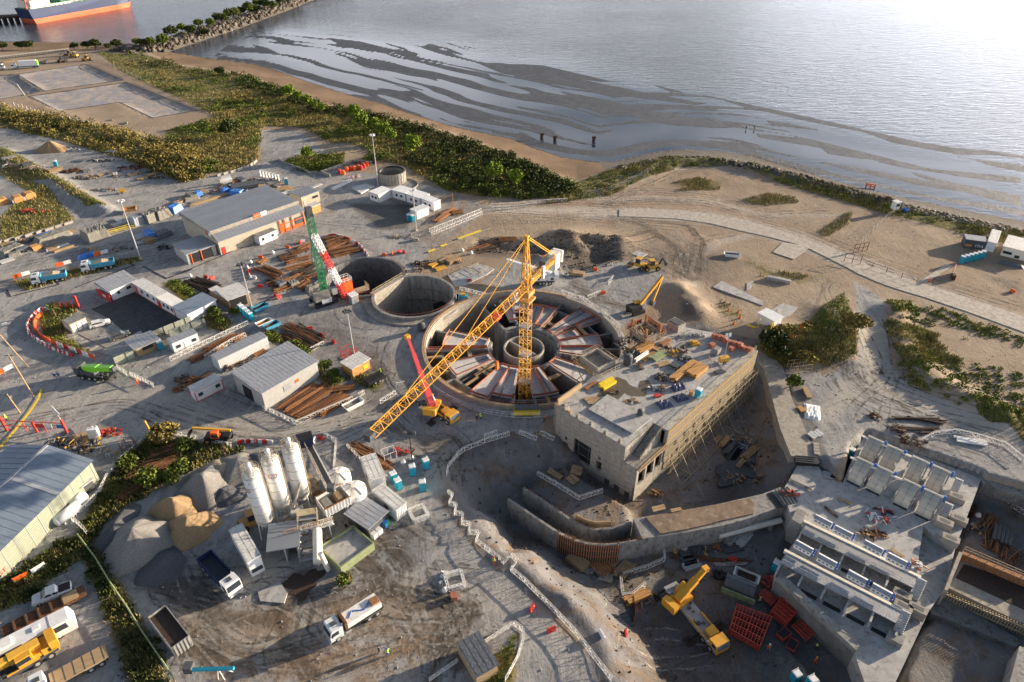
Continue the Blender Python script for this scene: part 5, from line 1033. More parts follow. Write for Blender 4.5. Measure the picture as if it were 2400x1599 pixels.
for lb,q in (('leftmost of the three red and white banners above the blue tipper trucks',on('K',180,360,385,300)),('middle of the three red and white banners above the blue tipper trucks',on('K',700,215,885,165)),('rightmost of the three red and white banners above the blue tipper trucks',on('K',1165,85,1335,35)),('orange and white banner at the left edge by the utility poles',on('Q',-40,730,180,610))):
 banner(lb,q,1.1,[(.5,'orange'),(.5,'white_paint')],.6)
t=E('sliding_gate','red sliding vehicle gate at the head of the kerbed island','gate',*pt('K',690,715),seg('K',690,715,970,695)[2]);L_=seg('K',690,715,970,695)[3];m=M();rail(m,[(0,0,0),(L_,0,0)],2.0,.1,1.2);m.build('frame','red',t);M().box(L_,0,0,.5,.5,3.6).build('gate_post','red',t)
q=on('Q',90,1360,830,1395);t=E('entrance_gate','tall red mesh entrance gate with small signs and a flag on its right post','gate',*q[:4]);L_=q[4];m=M();rail(m,[(0,0,.1),(L_,0,.1)],2.6,.12,L_/4);m.build('frame','red',t)
for k in (0,.5,1): M().box(L_*k,0,0,.35,.35,3.6 if k != .5 else 2.8).build('gate_post','red',t)
for k,c,w in ((.53,'red',1.6),(.68,'white_paint',1.5),(.88,'blue',1.3)): M().box(L_*k + w/2,-.1,1.4,w,.06,.9).build('sign_panel',c,t)
fl=M().bar((L_,0,3.6),(L_-.6,0,7.2),.07).build('flagpole','galv',t);M().prof([(L_-.55,7.2),(L_-.9,5.6),(L_+.1,4.6),(L_+.3,5.1),(L_-.1,6.1)],-.02,.02).build('flag','white_paint',fl)
for lb,b_,top,lm in (('wooden utility pole with a street lamp nearest the left edge',('Q',345,580),(-4.5,1.5,9.6),True),('wooden utility pole carrying insulators beside the yellow kerb',('Q',412,940),(-2.6,2.0,9.5),False),('short weathered yellow post on the verge beside the entrance gate',('Q',248,1145),(-1.2,.6,4.6),False)):
 utility_pole(lb,pt(*b_),top,lm)
for lb,b_,h in (('floodlight mast standing between the two tarped pipe stacks west of the warehouse',('E',1915,1500),17.5),('floodlight mast beside the wooden shed in the steel yard',('L',990,940),12),('floodlight mast next to the round tank',('H',790,490),17.5),('floodlight mast rising beside the lower white cabins near the round tank',('H',1310,1110),13),('floodlight mast behind the small timber hut',('R',1840,580),12)):
 light_mast(lb,pt(*b_),h,'dark_grey' if 'steel yard' in lb or 'timber' in lb else 'white_paint')
T_=[('grey tarped stack with sagging cover, second in the row by the white kerb blocks','tarp_grey',(480,1300,960,1130),4.5,1.6),('grey tarped stack half off the left edge of the picture','tarp_grey',(0,1470,330,1330),4.5,1.6),('tall grey tarped stack with pointed corner at the row start','tarp_grey',(1160,1250,1330,1190),6.5,2.9),('grey tarped stack leaning against its taller neighbour','tarp_grey',(1320,1190,1460,1150),6.5,2.8),('ribbed grey covered stack beside the orange frame','tarp_grey',(1960,1000,2100,940),5.0,2.6),('ribbed grey covered stack next to the bright blue tarpaulins','tarp_grey',(2110,950,2290,880),5.0,2.7),('pale grey covered crate left of the orange frame','roof_light',(1800,1030,1950,980),4.5,2.4),('dark tarped heap near the second banner','tarp_dark',(2130,1220,2330,1140),3.5,1.4)]
for lb,mm,q,w,h in T_: tarped('tarped_stack',lb,'stack',on('E',*q),w,h,mm)
for lb,t_,q,w,h in (('bright blue tarpaulin heap at the warehouse corner','F',(0,880,130,800),3,2.0),('small blue tarpaulin over drums behind the warehouse','F',(340,650,430,620),2.2,1.6),('long blue tarpaulin behind the warehouse, beside the black pipes','F',(820,600,990,620),3.2,1.4),('second blue tarpaulin partly hidden behind the long one','F',(700,590,800,560),2.6,1.2)): tarped('blue_tarpaulin',lb,'tarpaulin',on(t_,*q),w,h,'blue_tarp')
for lb,q,m_ in (('white plastic-wrapped beam lying in front of the tarped stacks',(650,1390,960,1290),'white_paint'),('brown timber beam lying beside the white wrapped beam',(740,1410,1010,1320),'wood')): stack('wrapped_beam',lb,'beam',on('E',*q),1.1,1,m_,.4,n=2)
for i,(q,w,m_,r,rw) in enumerate([((1530,1060,1740,990),2.4,'galv',.18,2),((1830,1230,2060,1150),3.6,'galv',.16,2),((1860,1290,2150,1215),2.0,'galv',.16,1),((560,1340,830,1260),2.2,'concrete',.16,1),((120,1480,420,1400),2.8,'concrete',.18,1),((0,1560,180,1500),2.6,'galv',.2,1)]):
 pipes('pipe_stack',['pale steel pipes beside the floodlight mast foot','wide stack of silvery pipes right of the floodlight mast','single layer of silvery pipes below the wide pipe stack','grey pipes behind the white wrapped beam','grey pipes left of the cable drums','silvery pipes at the far left edge'][i],'pipes',on('E',*q),w,rw,r,m_)
pipes('pipe_stack','long black plastic pipes behind the warehouse','pipes',on('F',830,540,1290,470),5,2,.3,'tarp_dark');pipes('pipe_stack','black pipe bundle in front of the long black pipes','pipes',on('F',830,580,1050,600),2.5,2,.3,'tarp_dark')
q=on('F',700,495,800,470);t=E('steel_tube','big short silver steel tube lying on its side behind the warehouse','tube',*q[:4]);m=M();n=24
vs=[];fs=[]
for k,(xx,r) in enumerate(((0,1.6),(3.4,1.6),(3.4,1.45),(0,1.45))):
 for i in range(n): vs.append((xx,r*math.cos(6.2832*i/n),1.6 + r*math.sin(6.2832*i/n)))
for k in range(4):
 for i in range(n): fs.append((k*n+i,((k+1) % 4)*n+i,((k+1) % 4)*n+(i+1) % n,k*n+(i+1) % n))
M().add(vs,fs).build('tube_shell','galv',t)
for lb,q,w,ly,mm in (('long wooden beams stacked behind the warehouse wall',('F',260,780,860,590),1.6,2,'wood'),('stacked pale pallets at the warehouse rear',('F',60,760,190,700),2,3,'wood'),('flat pale boards on the ground behind the warehouse',('F',270,740,450,690),2,1,'concrete'),('green and white sheet pile behind the warehouse ridge',('F',1310,590,1500,560),2.6,1,'olive'),('white sheets lying by the annexe',('F',1440,640,1650,590),2.2,2,'white_paint'),('stacked timber at the end of the black pipes',('F',1200,540,1300,530),2.4,5,'wood')): stack('board_stack',lb,'stack',on(*q),w,ly,mm,.16)
scrap('scrap_heap','tangle of machine scrap at the far end of the warehouse yard','scrap',pt('F',1400,440),5,2.5,1.2,60,['galv','concrete','dark_grey']);scrap('scrap_heap','black scrap pieces near the teal toilet behind the warehouse','scrap',pt('F',1790,540),2.2,.9,1,25,['black','dark_grey'])
toilet('teal portable toilet at the far end of the warehouse yard',pt('F',1580,480),.3);toilet('teal portable toilet alone on the road by the scrap rows',pt('E',770,240),.3)
rail_t=E('storage_rack','long white steel trestle rack behind the black pipes','rack',*on('F',1230,370,1480,440)[:4]);L_=on('F',1230,370,1480,440)[4];m=M();m.box(L_/2,0,2.2,L_,.5,.2)
for i in range(7): m.box(L_*i/6,0,0,.14,.4,2.2)
m.build('frame','white_rusty',rail_t)
t=E('tray_rack','orange steel tray frame between the covered stacks','frame',*on('E',1700,900,1890,870)[:4]);m=M();m.box(1.8,0,1.0,3.6,.2,.5);m.box(1.8,3,1.0,3.6,.2,.5);m.box(0,1.5,1.0,.2,3.2,.5);m.box(3.6,1.5,1.0,.2,3.2,.5);m.box(1.8,1.5,.9,3.6,3,.1);m.build('tray','wood_orange',t)
for i,q in enumerate([(1460,1150,2240,930),(1480,1170,1830,1080)]):
 x,y,z,a,L_=on('E',*q);t=E('yellow_rail',['long yellow guard rail in front of the covered stacks','short yellow guard rail beside the mast foot'][i],'rail',x,y,z,a);m=M();rail(m,[(0,0,0),(L_,0,0)],1.0,.1,2.2);m.build('frame','yellow_paint',t)
for i,q in enumerate([(0,1290,50,1270),(65,1275,200,1225),(210,1240,335,1195),(350,1205,490,1150),(500,1160,610,1115),(620,1125,745,1080),(755,1080,875,1040),(880,1045,1000,1000)]):
 x,y,z,a,L_=on('E',*q);solo(M().prof([(0,0),(L_*.97,0),(L_*.97,.75),(0,.75)],-.1,.5),'kerb_block','concrete_warm',f'pale concrete kerb block, {nth(i)} from the left below the left grass mound','concrete block',x,y,z,a,'concrete blocks below the grass mound')
for i,q in enumerate([(640,375,715,350),(725,355,810,325),(820,330,900,300),(915,300,990,270),(1000,270,1075,240),(1085,240,1130,200),(1130,210,1180,165)]):
 x,y,z,a,L_=on('F',*q);solo(M().prof([(0,0),(L_*.95,0),(L_*.95,.8),(0,.8)],-.1,.5),'kerb_block','concrete_warm',f'pale concrete block, {nth(i)} from the left in the curved row above the warehouse','concrete block',x,y,z,a,'concrete blocks above the warehouse')
q_=Q('F',[(1470,150),(1560,200),(1660,240),(1780,280),(1900,340),(1990,330)],0.)
t=E('low_wall','low broken concrete wall along the scrub wedge beyond the warehouse','wall',*q_[0],0);wallpath(M(),[(x - q_[0][0],y - q_[0][1]) for x,y in q_],.5,0,.8).build('wall','concrete',t)
for i,(x,y) in enumerate([(60,750),(270,720),(430,670)]):
 x0,y0,z,a,L_=on('E',x-60,y+25,x+75,y-15);t=E('lagging_bundle',['orange-brown wooden lagging bundle half out of the left edge','orange-brown wooden lagging bundle in the middle of three','orange-brown wooden lagging bundle, tallest and rightmost of three'][i],'bundle',x0,y0,z,a);M().prof([(0,0),(L_,0),(L_,1.4),(L_*.8,1.9),(L_*.2,1.9),(0,1.4)],0,3.2).build('boards','wood_orange',t);M().box(-.3,1.6,0,.5,3,1.2).build('strapping','galv',t)
stack('board_stack','stack of tan boxes between the tarped stacks','stack',on('E',440,1390,550,1350),2.2,3,'wood_orange',.4);scrap('scrap_heap','black drums and hoses beside the tan boxes','scrap',pt('E',400,1370),1.6,1.2,.9,22,['black','dark_grey'])
for i,(x,y,rx,ry,n,ms) in enumerate([(930,310,2.6,1.5,35,['rust','rust_dark']),(1180,390,5,2,60,['wood','rust_dark','concrete']),(1480,160,8,1.6,60,['dark_grey','galv','black']),(1800,260,5,2.2,60,['black','rust_dark','red']),(2010,330,6,1.6,50,['dark_grey','concrete']),(2130,390,3,1,30,['black']),(430,850,6,1.6,50,['rust_dark','red']),(440,265,5,1.6,40,['wood','concrete']),(150,235,4,1.4,30,['wood','white_rusty']),(80,160,6,1.6,40,['concrete','dark_grey']),(1430,560,5,1.2,50,['concrete','rust','galv']),(1230,1400,2.5,.9,24,['black']),(2240,1340,1.8,1.8,24,['black'])]):
 scrap('scrap_heap',['rusty scrap beside the lone teal toilet','loose timber and rubble heap on the grass ridge','dark machinery scrap row below the hedge','black and red scrap heap below the hedge end','grey scrap row at the hedge foot','small black scrap heap at the road bend','dark red scrap strewn below the lagging bundles','wooden crates and rubble on the left grass ridge','pale crates at the left edge of the yard','dark rubble under the grass ridge at the far left','row of coiled scrap beside the yellow light tower','low black scrap left of the orange banner','black shredded heap beside the blue-grey shed'][i],'scrap',pt('E',x,y),rx,ry,.9,n,ms)
t=E('black_canopy','small black framed canopy at the foot of the hedge','canopy',*pt('E',1530,110));m=M();m.box(0,0,2.3,3.4,2.6,.15)
for sx in (-1,1):
 for sy in (-1,1): m.box(sx*1.5,sy*1.1,0,.15,.15,2.3)
m.build('frame','dark_grey',t)
scrap('debris_heap','heap of white bags beside the sand mound','bags',pt('A',700,1380),3.4,1.6,.8,40,['white_paint','galv'],size=(.4,1.0));heap('sand_heap','grassy ochre sand mound in the far left yard',pt('A',480,1380),6.5,3.4,'sand_pile',seed=3,ry=4.5)
def light_tower(label,q,rz=0.):
 t=E('light_tower',label,'light tower',*q,rz);M().box(0,0,.4,2.0,1.1,1.1).build('generator','yellow',t);M().bar((0,0,1.5),(0,0,7.0),.13).build('mast','galv',t)
 for i in range(4): M().box(-.6 + .8*(i % 2),0,6.6 + .5*(i//2),.5,.2,.35).build('floodlight','white_paint',t)
 wheels(t,[-.1],.65,.35,.2);m=M();m.bar((0,-1.2,.3),(0,1.2,.3),.08);m.build('stabiliser','dark_grey',t)
light_tower('yellow light tower on the road verge beside the coiled scrap',pt('E',1670,600),.5)
for i,(x,y) in enumerate([(45,970),(128,970),(168,985),(205,990),(245,1005),(285,1020),(325,1035),(360,1045),(398,1060),(450,1065),(510,1080),(575,1095),(640,1100),(710,1115),(765,1130),(820,1145),(872,1160)]): x_,y_,z_=pt('A',x,y);solo(M().cyl((0,0,0),(0,0,1.5),.35,.28,8),'concrete_post','concrete_warm',f'short pale concrete post, {nth(i)} from the left in the row above the hedge','post',x_,y_,z_ - .1,0,'posts above the hedge')
x_,y_,z_=pt('A',225,880);solo(M().cyl((0,0,0),(-1.6,0,5.4),.35,.3,8),'leaning_post','concrete_warm','single tall leaning pale post between the two settling basins','post',x_,y_,z_)
solo(M().cyl((0,0,.4),(3.4,1.2,.6),.5,.5,8),'concrete_pipe','concrete_warm','short pale pipe length lying right of the post row','pipe',*pt('A',1090,1150));solo(M().cyl((0,0,.3),(2.4,.9,.3),.35,.35,8),'concrete_pipe','concrete_warm','smaller pale pipe length left of its neighbour beyond the post row','pipe',*pt('A',975,1115))
tk=truck('blue lorry with a tall white trailer body parked beyond the basins',(*face('A',390,620,90,640)[:4],),13,bed='flat',bedm='truck_blue');M().box(-1.6,0,1.4,8.6,2.4,2.6).build('trailer_body','white_paint',tk);M().box(-6.2,0,1.4,.6,2.4,2.4).build('tail_panel','lime',tk)
truck('white-cabbed lorry cut by the left edge beyond the basins',(*face('A',-120,650,60,640)[:4],),8,bed='flat',bedm='dark_grey')
def loader(label,q,rz,col='yellow',L_=6.0,bucket=True,backhoe=False,drum=False,name='wheel_loader',cat='loader'):
 t=E(name,label,cat,*q,rz);M().box(-.6,0,.8,3.2,1.9,.9,0,.95,.9).build('body',col,t);M().box(-.1,0,1.6,1.4,1.5,1.4,0,.9,.9).build('cab','glass',t);M().box(-.1,0,3.0,1.6,1.6,.14).build('cab_roof',col,t)
 wheels(t,[-1.7] if drum else [-1.7,1.4],1.15,.68,.45,col)
 if drum: M().cyl((1.9,-1.05,.72),(1.9,1.05,.72),.72,n=18).build('drum','dark_grey',t);m=M();m.box(1.9,1.15,.6,1.9,.14,.3);m.box(1.9,-1.15,.6,1.9,.14,.3);m.box(2.9,0,.5,.2,2.4,.4);m.build('drum_frame',col,t)
 if bucket: m=M();m.bar((.4,-.5,1.3),(2.6,-.5,.6),.2);m.bar((.4,.5,1.3),(2.6,.5,.6),.2);m.build('loader_arm',col,t);M().prof([(2.5,.1),(3.6,.05),(3.4,.25),(2.75,.35),(2.7,1.0),(2.5,1.1)],-1.2,1.2).build('bucket','dark_grey',t)
 if backhoe: m=M();m.bar((-2.1,0,1.2),(-3.0,0,3.4),.32);m.bar((-3.0,0,3.4),(-4.1,0,1.9),.28);m.build('backhoe_arm','black',t);M().prof([(-4.4,1.9),(-3.8,1.9),(-3.9,1.2),(-4.5,1.1)],-.3,.3).build('backhoe_bucket','dark_grey',t)
 return t
loader('yellow wheel loader parked on the far yard, nearer the basins',pt('A',800,560),.2);loader('yellow wheel loader beside earthmoving plant at the harbour edge',pt('A',690,530),2.9);loader('rusty yellow bulldozer half hidden beyond the wheel loaders',pt('A',640,515),3.2,'wood_orange');loader('small dark tractor alone between lorry and loaders',pt('A',575,575),1.2,'rust_dark')
x,y,z,a,L_=on('A',0,545,640,470,.3);t=E('conveyor_line','long pale pipeline on low trestles along the harbour edge','pipeline',x,y,z,a);M().cyl((0,0,1.2),(L_,0,1.2),.5,n=10).build('pipe','concrete_warm',t);m=M()
for i in range(24): m.box(L_*i/23,0,0,.3,.9,1.1)
m.build('trestle','dark_grey',t)
for i,q in enumerate([(310,535,520,515),(400,590,420,560),(30,580,140,565),(560,500,620,490)]): stack('board_stack',['pale pipes laid out beyond the lorry','dark beams behind the white trailer','timber beams at the far left beyond the lorry','dark plates near the bulldozer'][i],'stack',on('A',*q),2.2,1,['concrete_warm','dark_grey','wood','dark_grey'][i],.3,n=4)
x0,y0=pt('A',890,480)[:2];x1,y1=pt('A',1340,740)[:2];fence('thin wire fence climbing along the scrub beside the basins','A',[(800,490),(940,560),(1180,680),(1340,760)],1.6,6,'concrete_warm')
for i,L_ in enumerate(LAG):
 m=M();q=L_;o0=q[0]
 for a_,b_ in zip(q,q[1:] + q[:1]): m.bar((a_[0]-o0[0],a_[1]-o0[1],0),(b_[0]-o0[0],b_[1]-o0[1],0),.5,.12)
 o_=m.build('basin_edge','dark_grey');o_.location=(*o0,.1);tag(o_,['black liner edge of the rectangular settling basin','black liner edge of the basin cut by the left picture edge','black liner edge of the L-shaped settling basin'][i],'liner')
# tower crane
tx,ty,hj=2.67,113.3,26.5;jt=Vector(G(868,1015,hj)) - Vector((tx,ty));ja=math.atan2(jt.y,jt.x);JL=jt.length
t=E('tower_crane','tall yellow lattice tower crane in the round shaft, its jib pointing lower left','tower crane',tx,ty,0,ja)
M().truss((0,0,-4),(0,0,hj-1.2),1.8,1.8,12,.08).build('mast','crane_yellow',t)
M().box(0,0,hj-2.3,2.5,2.5,1.0).box(0,0,hj-3.6,2.9,2.9,.5).build('slewing_ring','wood_orange',t)
m=M()
for sx in (-1,1):
 for sy in (-1,1): m.bar((sx*.8,sy*.8,hj-1.3),(sx*.2,sy*.2,hj+9.5),.2)
for k in range(5): w=.8 - .12*k;z0=hj - 1 + k*2;m.bar((-w,-w,z0),(w,-w,z0+2),.1);m.bar((w,w,z0),(-w,w,z0+2),.1);m.bar((-w,w,z0),(-w,-w,z0+2),.1);m.bar((w,-w,z0),(w,w,z0+2),.1)
m.box(0,0,hj+9.3,.8,.8,.9);m.build('apex','crane_yellow',t)
M().truss((1,0,hj),(JL,0,hj),1.4,1.5,22,.085,True).build('jib','crane_yellow',t)
M().truss((-1,0,hj),(-13.5,0,hj),1.5,.5,6,.13).build('counter_jib','crane_yellow',t)
m=M();m.bar((.2,0,hj+9.8),(JL*.82,0,hj+.9),.11);m.bar((.2,0,hj+9.6),(JL*.45,0,hj+.9),.11);m.bar((-.2,.5,hj+9.8),(-12.5,.6,hj+.4),.16);m.bar((-.2,-.5,hj+9.8),(-12.5,-.6,hj+.4),.16);m.build('pendant_line','crane_yellow',t)
M().box(-12.2,0,hj-2.3,2.0,1.9,3.4).box(-14.2,0,hj-1.6,.5,2.2,2.6).build('counterweight','white_rusty',t);M().box(-8.0,0,hj+.3,2.2,1.4,1.3).build('winch_house','dark_grey',t);M().box(-5.6,.9,hj-1.2,.7,.5,2.6).box(-4.6,-1,hj-2.2,1.2,.5,2.2).build('control_box','white_paint',t)
m=M();m.prof([(1.0,hj-3.2),(2.6,hj-3.0),(2.6,hj-1.1),(1.0,hj-1.1)],-1.9,-.8);m.build('operator_cab','white_paint',t)
m=M();rail(m,[(-2,-.9,hj+.3),(-13,-.9,hj+.3)],1,.06,2);rail(m,[(-2,.9,hj+.3),(-13,.9,hj+.3)],1,.06,2);m.build('guard_rail','crane_yellow',t)
M().box(11.5,0,hj-1.4,1.8,1.2,.8).build('trolley','red',t);m=M();m.bar((11.5,.2,hj-1.4),(11.5,.2,hj-11),.06);m.bar((11.5,-.2,hj-1.4),(11.5,-.2,hj-11),.06);m.build('hoist_rope','black',t);M().box(11.5,0,hj-12.6,.8,.5,1.8,0,.6,.6).build('hook_block','orange',t)
m=M();m.box(JL+.2,0,hj-1.0,1.3,1.1,1.1);m.build('jib_tip','dark_grey',t);m=M()
for k in range(3): m.box(0,0,3 + 7*k,2.1,2.1,.12)
m.build('mast_platform','grey_paint',t)
# steel yard
field=[('L',1190,600,1370,740),('L',1180,690,1460,600),('L',1230,710,1640,560),('L',1400,700,1780,500),('L',1010,470,1330,600),('L',1120,450,1400,560),('L',1310,345,1480,290),('L',1400,420,1720,330),('L',1380,500,1760,400),('L',1240,735,1560,640),('L',1540,250,1720,180),('L',1060,420,1180,360),('L',1480,560,1700,470),('L',1330,380,1560,330),('L',1260,770,1480,690),('L',1600,560,1800,420),('L',1440,300,1700,240)]
for i,q in enumerate(field): bundle('steel_bundle',f'rusty steel sections in the ringed steel yard, {nth(i)} bundle','steel bundle',on(*q),random.uniform(1.4,2.4),24,.7,['rust_dark','rust','rust_light'][i % 3],.12,group='rusty steel in the ringed yard',messy=.5)
for i,q in enumerate([('L',1870,240,2200,130),('L',1900,170,2150,110),('L',1950,330,2330,240),('L',1900,290,2280,200),('L',1860,120,2050,95)]): bundle('steel_bundle',f'rusty steel sections right of the green boom inside the barrier arc, {nth(i)} bundle','steel bundle',on(*q),2.6,28,.8,'rust',.13,group='rusty steel right of the green boom',messy=.6)
for i,q in enumerate([('L',170,620,480,770),('L',250,600,620,720),('L',430,690,620,790)]): bundle('steel_bundle',f'dark rusted bars beside the white-roofed timber shed, {nth(i)} bundle from the left','steel bundle',on(*q),2.4,26,.7,'rust_dark',.12,group='dark bars by the timber shed',messy=.5)
for i,q in enumerate([('L',1390,1160,1850,1400),('L',1370,1240,1800,1450),('L',1380,1300,1720,1470),('L',1500,1180,1880,1370)]): bundle('steel_bundle',f'dark rusty reinforcement mats above the large grey shed, {nth(i)} layer','steel bundle',on(*q),3.0,34,.6,'rust_dark' if i % 2 else 'rust',.1,group='dark reinforcement plot',messy=.6)
for i,q in enumerate([('R',1120,1150,1560,870),('R',1180,1190,1640,900),('R',1230,1220,1720,960),('R',1340,1215,1790,980),('R',1060,1130,1460,860),('R',1480,1180,1800,1000),('R',1560,930,1850,900)]): bundle('steel_bundle',f'long rust-brown bars in the fenced triangle beside the large shed, {nth(i)} row','steel bundle',on(*q),1.8,34,.5,'rust',.11,group='bars in the fenced triangle',messy=.25)
for i,q in enumerate([('R',180,650,520,480),('R',330,540,660,380),('R',600,440,740,360)]): bundle('steel_bundle',f'rust-brown bars between two lattice fences above the long container, {nth(i)} heap','steel bundle',on(*q),2.4,34,.5,'rust',.11,group='bars between the lattice fences',messy=.3)
for i,q in enumerate([('R',20,930,130,900),('R',140,870,260,820),('R',200,800,300,850)]): bundle('steel_bundle',['rusty bar offcuts at the far end of the small white cabin plot','rusty bar heap behind the small white cabin','rusty bars nearest the lower lattice fence'][i],'steel bundle',on(*q),1.8,22,.6,'rust',.11,messy=.4)
for i,q in enumerate([('T',1650,200,1990,420),('T',1690,160,2060,390),('T',1640,170,1850,250)]): bundle('steel_bundle',f'dark brown steel beams beside the silo plant containers, {nth(i)} bundle','steel bundle',on(*q),1.5,12,.5,'rust',.2,group='beams by the silo plant',messy=.1)
for i,q in enumerate([('d',720,660,1350,400),('d',900,620,1480,440),('d',760,760,1300,560),('d',650,1000,1000,820),('d',1060,460,1440,360),('d',1110,660,1400,500)]): bundle('steel_bundle',f'rust-red bars overgrown by weeds beside the aggregate heaps, {nth(i)} bundle','steel bundle',on(*q),2.2,30,.4,'rust',.11,group='overgrown bars by the heaps',messy=.4)
for i,q in enumerate([('W',1370,725,1780,750),('W',1400,800,1730,810),('W',1570,835,1720,840),('W',1480,720,1760,770)]): bundle('steel_bundle',f'long dark curved bars on the gravel beyond the sluice gates, {nth(i)} bundle','steel bundle',on(*q),.7,9,.3,'rust_dark',.15,group='bars beyond the sluice gates',messy=.25,skids=False)
for i,(x,y,rx,ry) in enumerate([(1200,835,1.2,1.0),(1385,880,1.4,1.2),(1455,890,1.4,1),(1540,900,2.4,1.6)]): scrap('rusty_clutter',f'small rusty frame pile beyond the far sluice gates, {nth(i)} from the left','scrap',pt('W',x,y),rx,ry,1,20,['rust','rust_dark'],group='rusty frames beyond the gates')
for i,q in enumerate([('H',1560,1010,1760,870),('H',1640,930,1850,820),('H',1780,890,1950,860)]): bundle('steel_bundle',f'orange-rust steel beams next to the double lattice fence, {nth(i)} bundle','steel bundle',on(*q),2.4,22,.9,'rust_light',.14,group='orange-rust beams by the paved corner',messy=.5)
for i,q in enumerate([('e',330,470,800,380),('e',480,500,900,430),('e',900,330,1260,280),('e',560,380,980,330)]): bundle('steel_bundle',f'dark twisted steel in the trench behind the tower crane, {nth(i)} heap','steel bundle',on(*q),2.6,26,.9,'rust_dark' if i % 2 else 'rust',.13,group='steel in the trench',messy=.6)
chain('L',[(1820,95),(2000,75),(2120,95),(2200,130)],8,'wwrr','at the top of the arc round the steel yard','barriers on the yard arc top');chain('L',[(2240,150),(2310,190),(2352,240),(2420,330)],9,'wr','on the right side of the arc round the steel yard','barriers on the yard arc right')
chain('L',[(945,450),(950,520),(980,580),(1060,600)],5,'wrrww','on the left edge of the steel yard','barriers on the yard left edge');chain('T',[(630,160),(700,145),(930,155)],8,'rw','along the top of the dark gravel heaps','barriers above the gravel heaps')
for i,(t_,x,y,c,lb) in enumerate([('L',435,585,'r','standing alone above the dark bars, left one'),('L',510,600,'r','standing alone above the dark bars, right one'),('L',1105,345,'o','on the road edge below the warehouse, leftmost'),('L',1438,220,'o','on the road edge below the warehouse, middle'),('L',1585,165,'o','on the road edge below the warehouse, rightmost'),('L',1620,145,'w','touching the rightmost orange one below the warehouse'),('L',1705,1220,'r','beside the reinforcement plot, uppermost'),('L',1860,1300,'r','beside the reinforcement plot, middle'),('L',2000,1380,'r','beside the reinforcement plot, lowest'),('L',1100,700,'r','at the lower left end of the steel yard'),('L',1285,810,'r','left of the pair on the paving'),('L',1330,835,'r','right of the pair on the paving'),('M',680,400,'o','leftmost of four beyond the twin shafts'),('M',805,378,'o','second of four beyond the twin shafts'),('M',905,355,'r','third of four beyond the twin shafts'),('M',990,360,'r','last of four beyond the twin shafts'),('M',2015,815,'r','upright on the slab with the railed square'),('U',1210,975,'r','on the haul road, upper of two'),('U',1370,1150,'r','on the haul road, lower of two'),('T',1620,1410,'r','faded, beside the green basin'),('T',1320,140,'w','beside the conveyor feed hopper'),('T',1380,115,'r','beside the conveyor feed hopper'),('X',1440,250,'r','on the curved bars in the pit'),('X',455,930,'r','at the corner of the orange net'),('X',235,940,'w','beside the orange net corner'),('I',960,1115,'o','beside the pallet crate'),('I',1030,1330,'o','standing tilted behind the round shaft rim'),('J',2255,1215,'o','lying on the sand near the right edge'),('J',1560,1120,'o','at the road corner near the six toilets')]):
 barrier(c,pt(t_,x,y),random.random()*3,dict(r='red',w='white',o='orange')[c] + ' plastic barrier block ' + lb)
for i,(t_,x,y,lb) in enumerate([('L',245,575,'white bulk bag by the dark bars at the top of the timber shed plot'),('L',985,410,'white bulk bag standing at the top left of the steel yard'),('L',1255,290,'white bulk bag on the road edge below the warehouse door'),('L',1540,870,'white bulk bag on the paving left of the crawler crane'),('M',1910,340,'left white bulk bag beside the trench steel'),('M',2050,380,'right white bulk bag beside the trench steel'),('S',500,1240,'slumped white bulk bag left of the pole light tower'),('S',600,1190,'white bulk bag behind the pole light tower'),('U',500,830,'white bulk bag by the lattice frame on the yard'),('Y',1370,590,'white bulk bag in the right-hand pit')]): bag(pt(t_,x,y),lb)
ts=cabin('timber_shed','open timber shed with white sheet roof in the steel yard','shed',on('L',740,985,990,890,0.),6.5,3.0,'formply','white_roof',over=.3);cabin('timber_shed','low timber annexe on the left of the white-roofed timber shed','shed',on('L',500,830,720,960,0.),2.2,2.6,'formply','white_roof',over=.1);M().box(2.4,-.05,.2,4.2,.1,2.6).build('opening','black',ts)
for i in range(4): toilet(['teal portable toilet, nearest in the row of four beside the timber shed','teal portable toilet, second in the row of four beside the timber shed','teal portable toilet, third in the row of four beside the timber shed','teal portable toilet, farthest in the row of four beside the timber shed'][i],pt('L',985 - i*38,1100 - i*32),.85)
skip('open blue waste skip behind the row of four toilets',pt('L',1100,970),.85,'truck_blue',4.2,load='rust_dark');skip('left of two tipped open skips, pale inside',pt('L',1150,1160),.8,'white_rusty',4.0,load='rust_light');skip('right of two tipped open skips, rusty inside',pt('L',1240,1190),.8,'truck_blue',4.0,load='rust');skip('white tipping trailer outside the lower lattice fence',pt('R',1830,1080),.75,'white_rusty',4.4,load='concrete')
cabin('site_cabin','white site cabin with two dark windows and red sign below the sheet fence','cabin',on('R',45,550,295,445,0.),2.6,2.7,'white_paint','roof_light',wins=[(.2,1.0,1.0),(.82,1.0,1.0)],doors=[.5],door_m='white_paint')
cabin('shipping_container','long white corrugated container with grey roof','container',on('R',500,730,990,490,0.),2.9,2.9,'white_paint','roof_light',ribs=True)
cabin('site_cabin','white site cabin with red corner trim alone on its plot','cabin',on('R',270,1038,535,905,0.),2.6,2.6,'white_paint','white_roof',wins=[(.18,1.1,1.0),(.82,1.1,1.0)],doors=[.5],trim='red',door_m='white_paint')
sh=cabin('storage_shed','large corrugated grey shed with shallow roof and a dark side doorway','shed',on('R',955,1115,1495,790,0.),10,4.4,'wall_grey','roof_light',over=.3,pitch=.6);M().box(-.04,5.6,0,.1,3.2,3.2).build('doorway','black',sh);M().box(13.8*.6,-.05,2.2,.9,.06,.7).build('sign_panel','orange',sh);M().box(13.8*.42,-.05,1.6,1.8,.05,1.4).build('window','grey_paint',sh)
